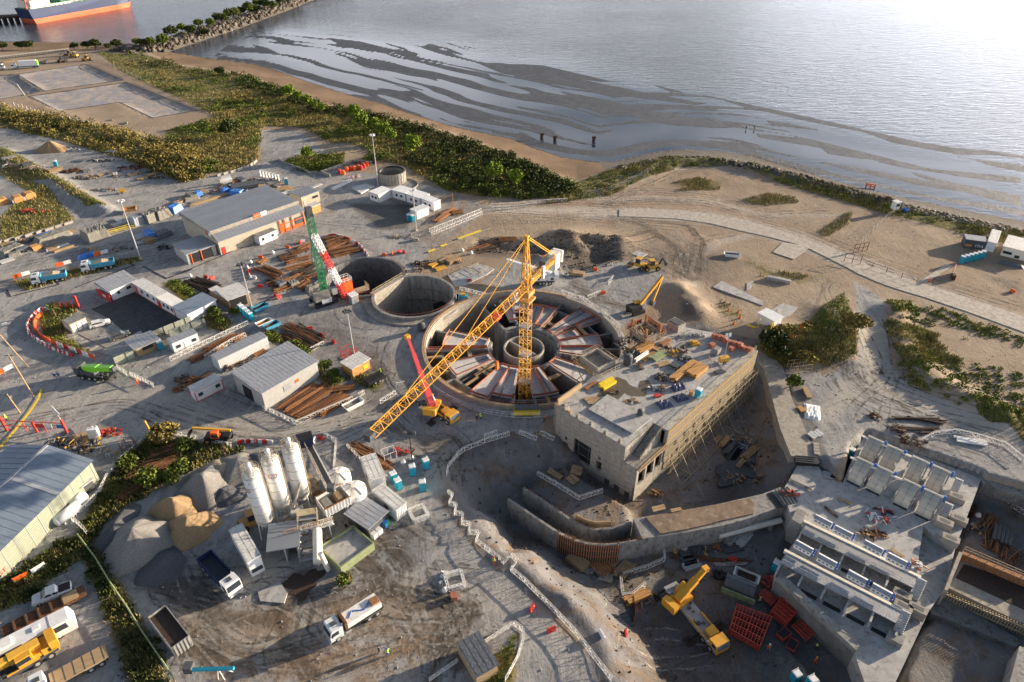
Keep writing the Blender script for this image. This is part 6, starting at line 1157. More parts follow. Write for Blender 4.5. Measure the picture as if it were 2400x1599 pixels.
cabin('timber_hut','small timber hut with pale sheet roof and yellow board at its front','hut',on('R',1830,800,2000,700,0.),3.6,2.6,'wood_orange','white_roof',over=.3,wins=[(.75,.8,1.2)],win_m='yellow_paint')
t=E('mesh_trailer','black open trailer beside the timber hut','trailer',*pt('R',2050,830),.7);M().box(0,0,.6,4.4,2.2,.3).build('deck','black',t);m=M()
for s in (-1,1): m.box(0,s*1.1,.9,4.4,.08,.5)
m.build('side','black',t);wheels(t,[-.5,.6],1.1,.38,.25)
t=E('red_cage','red steel cage frame left of the mast behind the timber hut','frame',*pt('R',1790,590),.6);m=M()
for z in (.1,1.3,2.5): rail(m,[(-1.5,-1.2,z),(1.5,-1.2,z),(1.5,1.2,z),(-1.5,1.2,z),(-1.5,-1.2,z)],.05,.1,1.5,(1,))
for sx in (-1.5,0,1.5):
 for sy in (-1.2,1.2): m.bar((sx,sy,0),(sx,sy,2.5),.1)
m.build('frame','red',t)
lattice('R',[(0,630),(330,470),(780,260)],'in the upper long run above the rusty bars');lattice('R',[(350,610),(620,440),(760,380)],'in the short run behind the long white container');lattice('R',[(925,1110),(1260,1270),(1830,1020)],'round the triangle of rusty bars beside the large shed');lattice('R',[(1385,545),(1540,465)],'beside the dark reinforcement plot');lattice('R',[(1890,990),(1945,955)],'at the road corner below the timber hut')
lattice('Q',[(1600,690),(1890,830)],'closing the end of the upper lattice run');lattice('Q',[(1440,600),(1560,690)],'just right of the lime-boomed crane');lattice('R',[(2100,1060),(2260,960)],'beside the yellow jib tip');lattice('R',[(2260,890),(2345,870)],'left of the mobile crane with the red boom')
lattice('d',[(1100,175),(580,640),(440,930),(105,1270)],'in the long run descending between green warehouse and weeds');lattice('d',[(105,1270),(200,1340),(290,1450)],'in the bent tail below the green warehouse');lattice('d',[(1110,160),(1620,270),(2060,360)],'in the run passing the telehandler');lattice('T',[(1410,95),(1520,150),(1500,400)],'between the conveyor and the tank');lattice('T',[(1620,200),(1760,340),(1990,500)],'beside the beams and the white containers')
lattice('S',[(1160,1160),(1250,1090),(1500,990),(1800,900)],'curving along the top of the pit below the round shaft');lattice('S',[(1490,940),(1650,880)],'in the short stub above the curved run');lattice('S',[(1910,880),(2130,980)],'between the curved run and the timber stair');lattice('S',[(2160,880),(2340,970)],'against the corner of the concrete block')
lattice('S',[(1160,1160),(1040,1300),(1030,1400)],'turning down the pit edge');lattice('U',[(520,30),(560,60),(530,125),(590,140),(575,205),(640,215),(635,285),(700,295),(695,365),(775,365),(750,430)],'in the zigzag above the haul road',zig=.0,pl=2.4);lattice('U',[(750,430),(980,610),(1035,545),(1085,600),(1035,665),(1150,760),(1320,930),(1560,1180),(1800,1490),(1860,1568)],'in the long run down the haul road edge')
lattice('U',[(1060,1110),(1130,1160),(1130,1250),(1090,1380),(990,1568)],'round the grassy corner with the black-roofed hut');lattice('U',[(1050,1110),(820,1260),(670,1370)],'left of the grassy corner, upper run');lattice('U',[(600,1410),(370,1568)],'left of the black-roofed hut, lower run')
lattice('V',[(425,530),(600,630),(810,760),(1030,690)],'on the soil in front of the concrete block',z=-3.4);lattice('V',[(1215,1465),(1450,1390),(1600,1320),(1595,1230),(1530,1180)],'in the hooked run on the pit floor',z=-6.0);lattice('X',[(420,600),(520,590),(640,490)],'in the short run beside the plywood stack',z=-6.);lattice('X',[(400,430),(420,570)],'joining the two runs on the pit floor',z=-6.);lattice('X',[(145,870),(280,680)],'leaning at the foot of the haul road bank',z=-5.)
lattice('W',[(1600,900),(1700,850),(1850,835),(2000,870),(2200,930),(2352,1050)],'in the great arc beyond the sluice gates');lattice('W',[(2140,1330),(2352,1440)],'in the right-hand pit');lattice('N',[(1560,210),(1780,280),(1950,400),(2150,560)],'along the far right rim of the round shaft',z=1.3);lattice('N',[(545,175),(800,240)],'on the paving beyond the round shaft')
lattice('H',[(1490,1130),(2200,850)],'in the near row of the double fence beside the yellow kerb');lattice('H',[(1520,1180),(2215,890)],'in the front row of the double fence beside the yellow kerb');lattice('I',[(0,530),(220,520),(400,500),(700,480)],'stacked along the scrub edge at the top of the dirt road');lattice('I',[(10,560),(230,545),(420,520)],'in the lower row along the scrub edge')
lattice('I',[(1080,1250),(1130,1190)],'in the upright stub on the dirt behind the shaft');lattice('I',[(890,1380),(1010,1330)],'in the low stub on the dirt behind the shaft')
for nm,t_,x,y,r in (('square of white lattice panels lying beside the white containers','T',2280,815,.5),('triangle of white lattice panels beside the white sacks','U',580,750,.3)):
 t=E('lattice_enclosure',nm,'frame',*pt(t_,x,y),r);m=M()
 for a,b in (((-1.3,-1.3),(1.3,-1.3)),((1.3,-1.3),(1.3,1.3)),((1.3,1.3),(-1.3,1.3)),((-1.3,1.3),(-1.3,-1.3))): m.truss((*a,.45),(*b,.45),.35,.9,4,.06)
 m.build('frame','white_rusty',t)
# cranes and plant
L_=face('Q',1400,740,1010,690);crane_truck('rough-terrain crane with a lime green telescopic boom on black carrier',L_,'dark_grey','black',(-6.0,1.2,4.4),'lime',L_=8.0,pads=False,slewx=.6,slew=math.pi,sections=2)
L_=face('e',1500,1060,1900,1050);crane_truck('white rough-terrain crane with blue-striped boom behind the tower crane',L_,'white_paint','dark_grey',w2l(L_,*P('e',1110,650,3.2),3.4),'white_paint',L_=7.5,pads=False,slewx=1.2,slew=math.pi,sections=3)
L_=face('S',620,430,1110,740);crane_truck('large mobile crane with a raised red boom beside the round shaft',L_,'crane_yellow','dark_grey',w2l(L_,*P('N',20,640,11.5),11.5),'pink_red',L_=13.5,slewx=.6,slew=math.radians(120),sections=4)
L_=face('X',890,560,1290,1060,-6.);crane_truck('mobile crane with blue-grey deck and short raised yellow boom in the pit',L_,'crane_yellow','grey_paint',w2l(L_,*P('X',1190,330,-1.2),-1.2),'crane_yellow',L_=13,slewx=-3.2,slew=math.radians(100),sections=3)
q=pt('L',1880,880);t=E('crawler_crane','crawler crane with green lattice boom and red and white lattice jib beside the twin shafts','crawler crane',*q,math.radians(35))
def cl(x,y,z): return w2l((*q[:2],q[2],math.radians(35)),x,y,z)
m=M();m.box(0,-2,.1,6,.9,1.0);m.box(0,2,.1,6,.9,1.0);m.build('track','black',t);M().box(-.5,0,1.1,4.5,3.0,.8).build('platform','dark_grey',t);M().box(-.8,-1.6,1.9,4.0,1.7,2.0).build('counterweight','concrete_warm',t);M().box(-1.2,1.8,1.9,2.6,1.2,1.4).build('machine_house','concrete_warm',t);M().box(0,-2.5,1.0,2.6,.2,1.2).build('sign_panel','white_paint',t);M().box(3.0,0,1.6,1.4,1.6,1.6).build('crane_cab','grey_paint',t)
b0=cl(*P('L',1890,790,2),2);b1=cl(*G(724,500,27),27);M().truss(b0,b1,1.4,1.4,16,.085).build('main_boom','green',t)
r1=cl(*G(736,552,22),22);r0=cl(*P('L',2150,830,1),1);rv,rw=Vector(r1),Vector(r0)
for i in range(4): M().truss(rv.lerp(rw,i/4),rv.lerp(rw,(i+1)/4),1.2,1.2,5,.09).build('jib_section',['white_paint','red','white_paint','red'][i],t)
m=M();m.bar(b1,r1,.1);m.bar(b1,(-2,0,3),.06);m.bar(b1,(-2,.8,3),.06);m.build('pendant_line','dark_grey',t);m=M();m.box(b1[0],b1[1],b1[2]-1,1.4,1.2,2.4);m.build('boom_head','dark_grey',t)
t=E('orange_lift_cage','orange access stair tower with guard rails inside the farther twin shaft edge','stair tower',*P('M',70,950,1),.5,.7);m=M();m.box(0,0,0,3.2,2.4,3.4);m.build('cladding','orange',t);m=M();rail(m,[(-1.6,-1.2,3.4),(1.6,-1.2,3.4),(1.6,1.2,3.4),(-1.6,1.2,3.4),(-1.6,-1.2,3.4)],1.1,.08,1);m.build('guard_rail','white_paint',t)
t=E('scaffold_platform','pale scaffold platform hanging on the shaft edge beside the orange stair tower','scaffold',*P('M',290,950,.6),.6,.6);m=M();m.box(0,0,0,4.5,2.6,.2);rail(m,[(-2.2,-1.3,0),(2.2,-1.3,0),(2.2,1.3,0)],1.6,.08,.5)
m.build('frame','scaff',t)
t=E('site_kiosk','small kiosk with a white lid and orange side beside the crawler crane','kiosk',*pt('M',200,1140),.7);M().box(0,0,.1,1.8,1.8,2.3).build('wall','grey_paint',t);M().box(0,0,2.4,2.2,2.2,.15).build('roof','white_paint',t);M().box(.95,0,.1,.12,1.8,2.2).build('side_panel','wood_orange',t)
q=face('d',2060,290,1760,280);t=E('telehandler','orange telehandler with long boom and forks on the road edge','telehandler',*q[:4]);M().box(.2,0,.8,4.4,1.9,.8).build('chassis','black',t);M().box(.2,.5,1.5,1.7,.95,1.4,0,.85,1).build('cab','orange',t);M().box(.2,1.0,1.7,1.2,.05,.8).build('cab_window','glass',t);M().box(-1.9,0,1.4,1.4,1.8,.7).build('engine_cover','black',t)
M().bar((-2.6,-.3,2.6),(4.8,-.3,3.0),.4).build('boom','yellow',t);m=M();m.bar((4.7,-.3,3.0),(5.6,-.3,1.6),.35);m.box(5.7,-.3,1.0,.15,1.2,1.0);m.build('fork_carriage','black',t);m=M();m.box(6.6,-.7,1.0,1.7,.12,.07);m.box(6.6,.1,1.0,1.7,.12,.07);m.build('fork','dark_grey',t);wheels(t,[-1.8,1.9],1.15,.7,.45,'wood_orange')
loader('yellow soil roller behind the round shaft, beside the white fence stub',pt('I',1350,1090),2.6,drum=True,bucket=False,name='soil_roller',cat='roller');loader('yellow backhoe loader next to the soil roller',pt('I',1470,1110),3.3,backhoe=True,name='backhoe_loader',cat='backhoe')
t=E('excavator','amber excavator with long raised arm digging behind the concrete block','excavator',*pt('I',1330,1500),.5);m=M();m.box(0,-1.2,0,3.8,.6,.8);m.box(0,1.2,0,3.8,.6,.8);m.build('track','black',t);M().box(-.6,0,1.0,3.2,2.6,1.2).build('engine_house','black',t);M().box(.7,.8,1.0,1.6,1.0,1.7).build('cab','crane_yellow',t)
ex=lambda x,y,z: w2l((*pt('I',1330,1500)[:2],pt('I',1330,1500)[2],.5),x,y,z)
pB=ex(*P('I',1580,1170,7.),7.);pC=ex(*P('I',1490,1400,1.6),1.6);m=M();m.bar((.6,-.2,1.6),pB,.55,.7);m.build('boom_arm','crane_yellow',t);m=M();m.bar(pB,pC,.4,.5);m.build('dipper_arm','crane_yellow',t);M().box(pC[0],pC[1],pC[2]-1.0,1.1,1.0,1.0,.3,1.3,1).build('bucket','dark_grey',t)
skip('white open-sided skip alone on the tracked dirt',pt('I',2215,985),-.25,'white_paint',4.6,load='black')
t=E('generator','cyan generator box with amber top at the shaft rim','generator',*pt('N',580,275),.1);M().box(0,0,.1,2.6,1.6,1.4,0,.9,.9).build('housing','teal',t);M().box(0,0,1.5,1.2,.8,.5).build('cowl','yellow',t)
t=E('air_compressor','long yellow and black compressor at the front rim of the round shaft','compressor',*pt('N',1215,1420),.02);M().box(0,0,.5,5.2,1.7,.9).build('body','yellow_paint',t);M().box(0,.3,1.4,5.0,1.2,.6).build('canopy','dark_grey',t);M().box(0,0,.0,5.0,1.4,.5).build('undercarriage','black',t)
lattice('N',[(1058,1450),(1135,1450)],'left of the yellow and black compressor');lattice('N',[(1280,1450),(1360,1450)],'right of the yellow and black compressor')
t=E('water_tank','black round plastic tank left of the round shaft','tank',*pt('N',165,580));M().cyl((0,0,0),(0,0,1.9),.95,n=16).cyl((0,0,1.9),(0,0,2.3),.95,.35,16).build('vessel','dark_grey',t)
t=E('timber_stair','long timber stair beside the corner of the concrete block','stair',*P('V',440,150,0),0,0);a=P('V',440,150,0);b=P('V',490,420,-5.5);m=M()
for s in (-.5,.5): m.bar((s,0,.1),(b[0]-a[0]+s,b[1]-a[1],-5.5),.14);m.bar((s,0,1.1),(b[0]-a[0]+s,b[1]-a[1],-4.5),.08)
for i in range(18): k=i/17;m.box((b[0]-a[0])*k,(b[1]-a[1])*k,-5.5*k,1.0,.25,.08)
m.build('stair_flight','wood',t)
def slabthing(label,t_,pts,m_,h=.25,cat='slab',name='concrete_slab',z=.1):
 q=[P(t_,x,y,z) for x,y in pts];t=E(name,label,cat,*q[0],0);M().prism([(x-q[0][0],y-q[0][1]) for x,y in q],-.3,z + h).build('slab',m_,t);return t,q
slabthing('pale concrete slab with a railed square opening beyond the round shaft','e',[(0,920),(560,700),(850,800),(720,900),(300,1100),(130,1120)],'slab');q=[(*P('e',x,y,.4),.4) for x,y in [(370,820),(580,720),(770,820),(560,915),(370,820)]]
t=E('guard_rail_square','orange railed square frame on the pale slab','guard rail',*q[0]);m=M();rail(m,[(x-q[0][0],y-q[0][1],0) for x,y,z in q],1.0,.08,1.5);m.build('frame','scaff',t)
for lb,t_,pts in (('long pale slab with joint lines in the right-hand dirt field','I',[(2040,1270),(2120,1215),(2500,1400),(2500,1440)]),('square of four pale slabs beside the white box tank','J',[(200,1370),(310,1310),(435,1350),(380,1405),(300,1450),(240,1400)]),('small pale slab near the roller','I',[(1290,965),(1350,935),(1440,965),(1390,1000)]),('white-topped slab with a hatch near the long pale slab','J',[(0,1140),(60,1120),(40,1180),(0,1200)]),('pale slab on the right of the haul yard with white lumps','c',[(1000,430),(1200,330),(1270,440),(1240,530),(1020,510)])): slabthing(lb,t_,pts,'slab',.12)
solo(M().box(0,0,0,6,1.0,.9),'concrete_beam','slab','long low concrete beam lying on the scrub beyond the slabs','beam',*pt('J',270,1120),-.45)
cabin('box_tank','white box-shaped tank with yellow frame posts at the far end of the concrete block','tank',on('J',80,1480,210,1550,.5),3.2,3.0,'white_paint','white_paint',over=.25)
t=E('rail_rack','yellow steel rail frame in front of the white box tank','frame',*P('J',20,1500,.8),.8,seg('J',0,1470,160,1530)[2]);m=M();m.box(3,0,0,7,.5,.25)
for x in (2.2,5.2,5.6): m.box(x,0,0,.2,.2,3.0)
m.build('frame','yellow_paint',t)
rv_=cabin('kiosk_container','dark container kiosk with white lettering and open front at the right edge','kiosk',on('J',1835,835,2015,860,0.),3.6,2.6,'dark_grey','grey_paint',over=.1,wins=[(.2,.5,1.8)],win_m='wood_orange');L9=on('J',1835,835,2015,860,0.)[4];text3('riva',rv_,(L9*.50,-.08,.7),1.5,'white_paint')
cabin('shipping_container','long white container with pale roof behind the six toilets','container',on('J',2015,860,2090,878,0.),10,2.8,'white_paint','white_roof',ribs=True);cabin('sales_cabin','white flat-roofed cabin with glazed front at the right edge','cabin',on('J',2150,900,2420,970,0.),9,2.8,'cream','white_roof',wins=[(.18,.8,2.2),(.5,.3,1.2)],over=.3);slabthing('pinkish paving beside the long white container','J',[(1990,740),(2010,710),(2090,720),(2080,750)],'concrete_warm',.1)
for i in range(6): toilet(['teal portable toilet, nearest of the row of six by the kiosks','teal portable toilet, second of the row of six by the kiosks','teal portable toilet, third of the row of six by the kiosks','teal portable toilet, fourth of the row of six by the kiosks','teal portable toilet, fifth of the row of six by the kiosks','teal portable toilet, farthest of the row of six by the kiosks'][i],pt('J',1818 + i*35,968 - i*9),-.35)
tarped('tarp_roll','dark blue tarpaulin lying in front of the glazed cabin','tarpaulin',on('J',2140,960,2350,1010),1.6,.6,'tarp_dark')
g_=E('guard_booth','small white raised guard booth at the field corner near the shore','booth',*pt('J',1250,525),.3);M().box(0,0,.8,1.8,1.8,2.4).build('wall','white_paint',g_);M().box(0,0,3.2,2.2,2.2,.15).build('roof','white_roof',g_);M().box(0,-.92,1.9,1.4,.06,.8).build('window','glass',g_)
skip('small blue cart beside the white guard booth',pt('J',1340,530),.5,'blue',1.8)
fence('wire fence with a pale bottom board running from the guard booth to the road','J',[(1290,515),(1190,590),(1050,720),(930,870)],2.0,3,'scaff');fence('rusty wire fence along the road side of the sandy lot','J',[(1060,1010),(1440,1140)],1.6,3,'rust');fence('wire fence with timber posts along the shore bank at the right','J',[(1300,500),(1620,590),(1860,640),(2200,720)],1.8,4,'scaff');fence('timber post fence along the headland bank','I',[(850,450),(970,430),(1080,400),(1190,360),(1290,310),(1400,250),(1540,170)],2.2,5,'scaff')
x,y,z=pt('J',930,875);
for nm,pp_ in (('open rusty gate leaf beside the road, nearer the shore fence',((905,880),(1020,860))),('open rusty gate leaf beside the road, nearer the road edge',((825,955),(960,980)))):
 a=pt('J',*pp_[0]);b=pt('J',*pp_[1]);t=E('gate_leaf',nm,'gate',*a);m=M();rail(m,[(0,0,0),(b[0]-a[0],b[1]-a[1],0)],2.6,.12,1.5);m.build('frame','rust',t)
for k,(lb,t_,x,y,n) in enumerate([('orange net roll propped beside the road corner','J',1740,1070,0)]):
 t=E('net_roll',lb,'net',*pt(t_,x,y),.9);M().prof([(-1.6,0),(1.6,0),(1.9,2.6),(-1.0,2.8)],-.1,.1).build('net','orange_net',t);M().box(-2.2,-.6,0,1.6,.8,1.4,.4).build('timber_prop','rust_dark',t)
for i,(t_,x,y,lb) in enumerate([('O',1790,115,'nearest the white box tank'),('O',1880,135,'second along the track'),('O',1895,185,'third along the track'),('O',1840,240,'lowest of the line'),('W',705,65,'on the scrub mound, upper'),('W',650,135,'on the scrub mound, middle'),('W',605,155,'on the scrub mound, lower')]): solo(M().box(0,0,0,.5,.5,.06).cyl((0,0,.06),(0,0,1.1),.24,.05,8),'traffic_cone','orange','orange traffic cone ' + lb,'cone',*pt(t_,x,y))
t=E('round_tank','open round tank of pale panels beside the shore scrub','tank',*P('H',975,395,0),0);x,y=P('H',975,300,3.6);t.location=(x,y,0);M().ring(0,0,4.6,4.95,0,3.8,n=40).build('shell','concrete_warm',t);M().ring(0,0,4.3,4.62,3.3,3.9,n=40).build('lining','black',t);M().ring(0,0,.01,4.5,.2,.3,n=40).build('tank_floor','black',t);m=M()
for i in range(26): a=6.2832*i/26;m.box(4.97*math.cos(a),4.97*math.sin(a),0,.06,.1,3.8,a)
m.build('panel_joint','dark_grey',t)
x,y,_=pt('H',1120,490);t=E('round_pad','low round kerbed pad in front of the round tank','pad',x,y,0);M().ring(0,0,5.3,5.6,0,.4,n=40).build('kerb','concrete_warm',t)
for q,d,lb in (((680,690,805,735),6.0,'white modular cabin with a bright roof, leftmost by the round tank'),((985,665,1170,715),4.5,'white modular cabin with white-framed panels, second from the tank side'),((1180,720,1370,785),4.6,'white modular cabin, third in the descending row by the mast'),((1380,780,1550,845),3.2,'white modular cabin at the low right end of the row')): cabin('modular_cabin',lb,'cabin',on('H',*q,0.),d,2.8,'white_paint','white_paint',wins=[(.35,1.1,.8),(.7,1.1,.8)],trim='grey_paint')
cabin('modular_cabin','white modular cabin standing apart beside two teal toilets','cabin',on('H',1320,965,1490,895,0.),3,2.7,'white_paint','white_paint',trim='grey_paint')
toilet('teal portable toilet, left of the pair beside the mast and white cabins',pt('H',1215,975),.6);toilet('teal portable toilet, right of the pair beside the mast and white cabins',pt('H',1262,985),.6);toilet('teal portable toilet alone near the sluice gates',pt('W',1075,990),.9)
wl=[P('H',x,y,0) for x,y in [(20,330),(440,180),(700,200)]];t=E('concrete_bund','low walled concrete bund holding red drums beyond the cabins','bund',*wl[0],0);m=M();wallpath(m,[(x-wl[0][0],y-wl[0][1]) for x,y in wl],.4,0,1.0);wallpath(m,[(0,0),tuple(a-b for a,b in zip(P('H',140,380,0),wl[0]))],.4,0,1.0);m.build('wall','concrete_warm',t)
for i,(x,y) in enumerate([(270,330),(320,345),(370,300),(420,290),(470,285),(530,265),(560,280),(590,240),(640,225),(600,255)]): solo(M().cyl((0,0,0),(0,0,1.3),.75,.75,12).cyl((0,0,1.3),(0,0,1.6),.45,.4,10),'red_drum','orange' if i % 3 else 'red',f'round red drum beside the low walled bund, {nth(i)} from the left','drum',*pt('H',x,y),0,'red drums by the bund')
scrap('scrap_heap','dark red scrap behind the red drums','scrap',pt('H',620,190),4,1.2,1,40,['red','rust_dark','black']);stack('board_stack','long pale beams on a trestle left of the white cabins','stack',on('H',160,560,420,440),1.6,2,'white_rusty',.2,n=3);slabthing('pale rusty slab beside the leftmost modular cabin','H',[(430,530),(620,480),(740,510),(560,610)],'white_roof',.3)
chain('H',[(390,405),(540,380)],5,'wr','beside the low concrete wall near the round tank','barriers near the round tank');stack('board_stack','pipe lengths lying on the open paving','stack',on('H',-170,560,20,480),1.4,1,'galv',.25,n=3)
t=E('timber_portal','orange timber portal frame beside the modular cabins','frame',*pt('H',1620,790));b=pt('H',1810,770);a=pt('H',1620,790);m=M();m.bar((0,0,2.4),(b[0]-a[0],b[1]-a[1],4.0),.2);m.bar((b[0]-a[0],b[1]-a[1],0),(b[0]-a[0],b[1]-a[1],4.0),.2);m.bar((0,0,0),(0,0,2.4),.2);m.build('frame','wood_orange',t)
t=E('concrete_footing','pale concrete footing block on the paved corner','footing',*pt('H',1300,1245),.2);M().box(0,0,0,1.8,1.6,.9,0,.8,.8).build('block','concrete_warm',t);scrap('scrap_heap','rubble and loose timber on the paved corner','scrap',pt('H',1150,1190),5,1.6,.6,60,['wood','concrete','galv'])
def stain(label,name,m_,q,rx,ry,z,rz=0,seed=1):
 pts=[(rx*(1 + .28*math.sin(3*a + seed) + .16*math.sin(7*a + 2*seed) + .08*math.sin(13*a))*math.cos(a),ry*(1 + .28*math.sin(3*a + seed) + .16*math.sin(7*a + 2*seed))*math.sin(a)) for a in [6.2832*i/60 for i in range(60)]]
 return solo(M().prism(pts,-.15,0),name,m_,label,name.replace('_',' '),q[0],q[1],z,rz)
# roof of the pump house (z = 6)
Z6=ZR + .01
def r6(x,y): return P('O',x,y,ZR) + (Z6,)
toilet('teal portable toilet on the roof of the concrete block near its long edge',r6(1510,910),.9)
t=E('precast_panel','large flat white precast panel lying on the roof','panel',*r6(510,1010));q=[P('O',x,y,ZR) for x,y in [(505,1030),(680,895),(1090,1110),(915,1255)]];o=r6(510,1010);M().prism([(x-o[0],y-o[1]) for x,y in q],.15,.4).build('panel','slab',t)
for lb,q,w,ly,mm,th in (('rusty orange beam stack near the dividing scaffold','950 500 1080 440',2.2,3,'wood_orange',.2),('rusty orange beams, the long pair at the far stair side','1170 440 1250 390',1.2,2,'rust_light',.2),('orange-brown planks stacked on edge beside the toilet','1440 730 1560 640',2.4,4,'wood_orange',.2),('orange-brown long beams crossing the roof centre','1270 770 1480 600',1.6,3,'wood_orange',.22),('yellow timber beams in the wet patch','620 830 740 760',1.9,2,'yellow_paint',.25),('yellow formwork beams near the far edge','1090 570 1220 500',2,2,'olive',.2),('plywood sheets fanned beside the yellow beams','480 950 600 930',2.2,1,'wood',.12),('ladder-like steel grate lying on the big white panel','670 975 830 1040',1.6,1,'galv',.2),('grey slatted panel beside the ladder grate','560 1000 680 930',1.6,1,'concrete',.15),('small grey grating on the roof by the toilet','1670 690 1750 670',1.3,1,'dark_grey',.2),('brown board on the lower left roof edge','480 840 580 770',.9,1,'rust_light',.15),('pale timber planks left of the dark heap','1140 620 1250 590',1.5,1,'wood',.12),('orange beams beside the round black tank','1010 580 1120 500',1.0,1,'wood_orange',.15)):
 a=[float(v) for v in q.split()];A_=r6(a[0],a[1]);B_=r6(a[2],a[3]);stack('board_stack',lb,'stack',(*A_,math.atan2(B_[1]-A_[1],B_[0]-A_[0]),math.hypot(B_[0]-A_[0],B_[1]-A_[1])),w,ly,mm,th,n=5)
for lb,x,y,r in (('round black plastic tank standing by the scaffold tower','865','600',.95),('small grey round tank on the white panel','980','1080',.6)): t=E('water_tank',lb,'tank',*r6(float(x),float(y)));M().cyl((0,0,.1),(0,0,1.8*r+.3),r,n=16).cyl((0,0,1.8*r+.3),(0,0,2.2*r+.3),r,r*.4,16).build('vessel','dark_grey',t)
for lb,x,y,rx,ry,n,ms in (('dense scrap of clamps and props at the roof centre',1190,730,1.9,1.4,60,['wood','rust_dark','dark_grey','concrete']),('yellow and black fittings heap beyond the roof centre',1300,510,2.0,1.2,45,['yellow','wood','dark_grey']),('navy plastic sheeting and fittings beside the toilet',1390,560,1.6,1.2,30,['navy','dark_grey']),('loose rods near the far roof edge',1440,350,3.2,1.2,40,['galv','concrete']),('slatted timber pallet pile in the wet patch',745,860,1.2,.7,24,['wood','dark_grey']),('pipes and fittings beside the red tray',1120,830,1.6,.8,26,['galv','dark_grey','white_paint']),('rods and orange clamp beside the white panel',900,950,1.8,.6,26,['galv','wood_orange']),('steel props beside the round tank',930,520,1.3,.7,22,['galv','dark_grey']),('dark plates at the roof edge near the scaffold frames',880,390,2.6,1.4,34,['dark_grey','concrete'])): scrap('fittings_heap',lb,'scrap',r6(x,y),rx,ry,.8,n,ms,size=(.3,1.3))
for i,(x,y,w,h) in enumerate([(1150,990,2.2,.6),(1300,930,2.0,.5),(1280,840,1.6,.9)]): A_=r6(x,y);tarped('dark_tarpaulin',['crumpled navy tarpaulin nearest the white panel','crumpled navy tarpaulin spread in the middle','bundled navy tarpaulin beside the red tray'][i],'tarpaulin',(*A_,.4,2.6),w,h,'navy',sag=1.2)
solo(M().box(0,0,0,1.3,.8,.35),'red_tray','red','red plastic tray on the roof','tray',*r6(1140,900),.3);solo(M().cyl((0,0,0),(0,0,1),.4,n=12),'oil_drum','wood_orange','orange-brown drum beside the roof toilet','drum',*r6(1445,890));solo(M().box(0,0,0,1.5,1.2,1.5),'louvred_box','concrete','grey louvred box on the far roof half','box',*r6(1680,510),.8)
light_tower('small yellow light tower on the roof of the concrete block',r6(1745,590),.3)
A_=r6(1640,350);B_=r6(1950,480);t=E('brick_stack','row of orange-netted brick pallets along the far roof edge','bricks',*A_,math.atan2(B_[1]-A_[1],B_[0]-A_[0]));m=M()
for i in range(8): m.box(.6 + i*1.2,0,0,1.0,1.0,.9 + .2*(i % 3))
m.build('pallet_load','orange_net',t);solo(M().box(0,0,0,1.2,1,.9),'brick_stack','orange_net','single orange brick pallet left of the netted row','bricks',*r6(1640,445),.5);solo(M().box(0,0,0,1.2,1,1),'brick_stack','orange_net','orange brick pallet at the roof corner below the netted row','bricks',*r6(1820,480),.5)
for i,(x,y) in enumerate([(290,1020),(410,1095),(530,1160),(665,1240),(797,1320)]): t=E('machine_plinth',['largest pale machine base at the roof corner','pale machine base, second along the front edge','pale machine base, third along the front edge','pale machine base, fourth along the front edge','pale machine base nearest the stair'][i],'machine base',*r6(x,y),.75);s=1.3 if i == 0 else .6;M().box(0,0,0,s,s,s*.8).box(.1,.1,s*.8,s*.5,s*.5,.2).build('base','concrete_warm',t);M().box(0,0,.25,s+.06,s*.4,.12).build('strap','dark_grey',t)
solo(M().box(0,0,0,1.9,1.5,.5).box(0,0,.5,1.2,.9,.3),'form_box','yellow','yellow formwork box with rods on the roof','formwork',*r6(1480,420),.2)
t=E('trestle','small timber trestle on the far roof','trestle',*r6(1620,590));m=M();m.bar((-.5,0,0),(0,0,1.1),.09);m.bar((.5,0,0),(0,0,1.1),.09);m.bar((-.3,.8,0),(0,.8,1.1),.09);m.bar((.3,.8,0),(0,.8,1.1),.09);m.bar((0,-.2,1.1),(0,1,1.1),.1);m.build('frame','wood',t)
cabin('concrete_upstand','small square concrete upstand at the far corner of the roof','upstand',(*r6(1225,260),seg('O',1225,260,1330,320,ZR)[2],3.2),2.6,1.6,'concrete_warm','dark_grey',over=-.3)
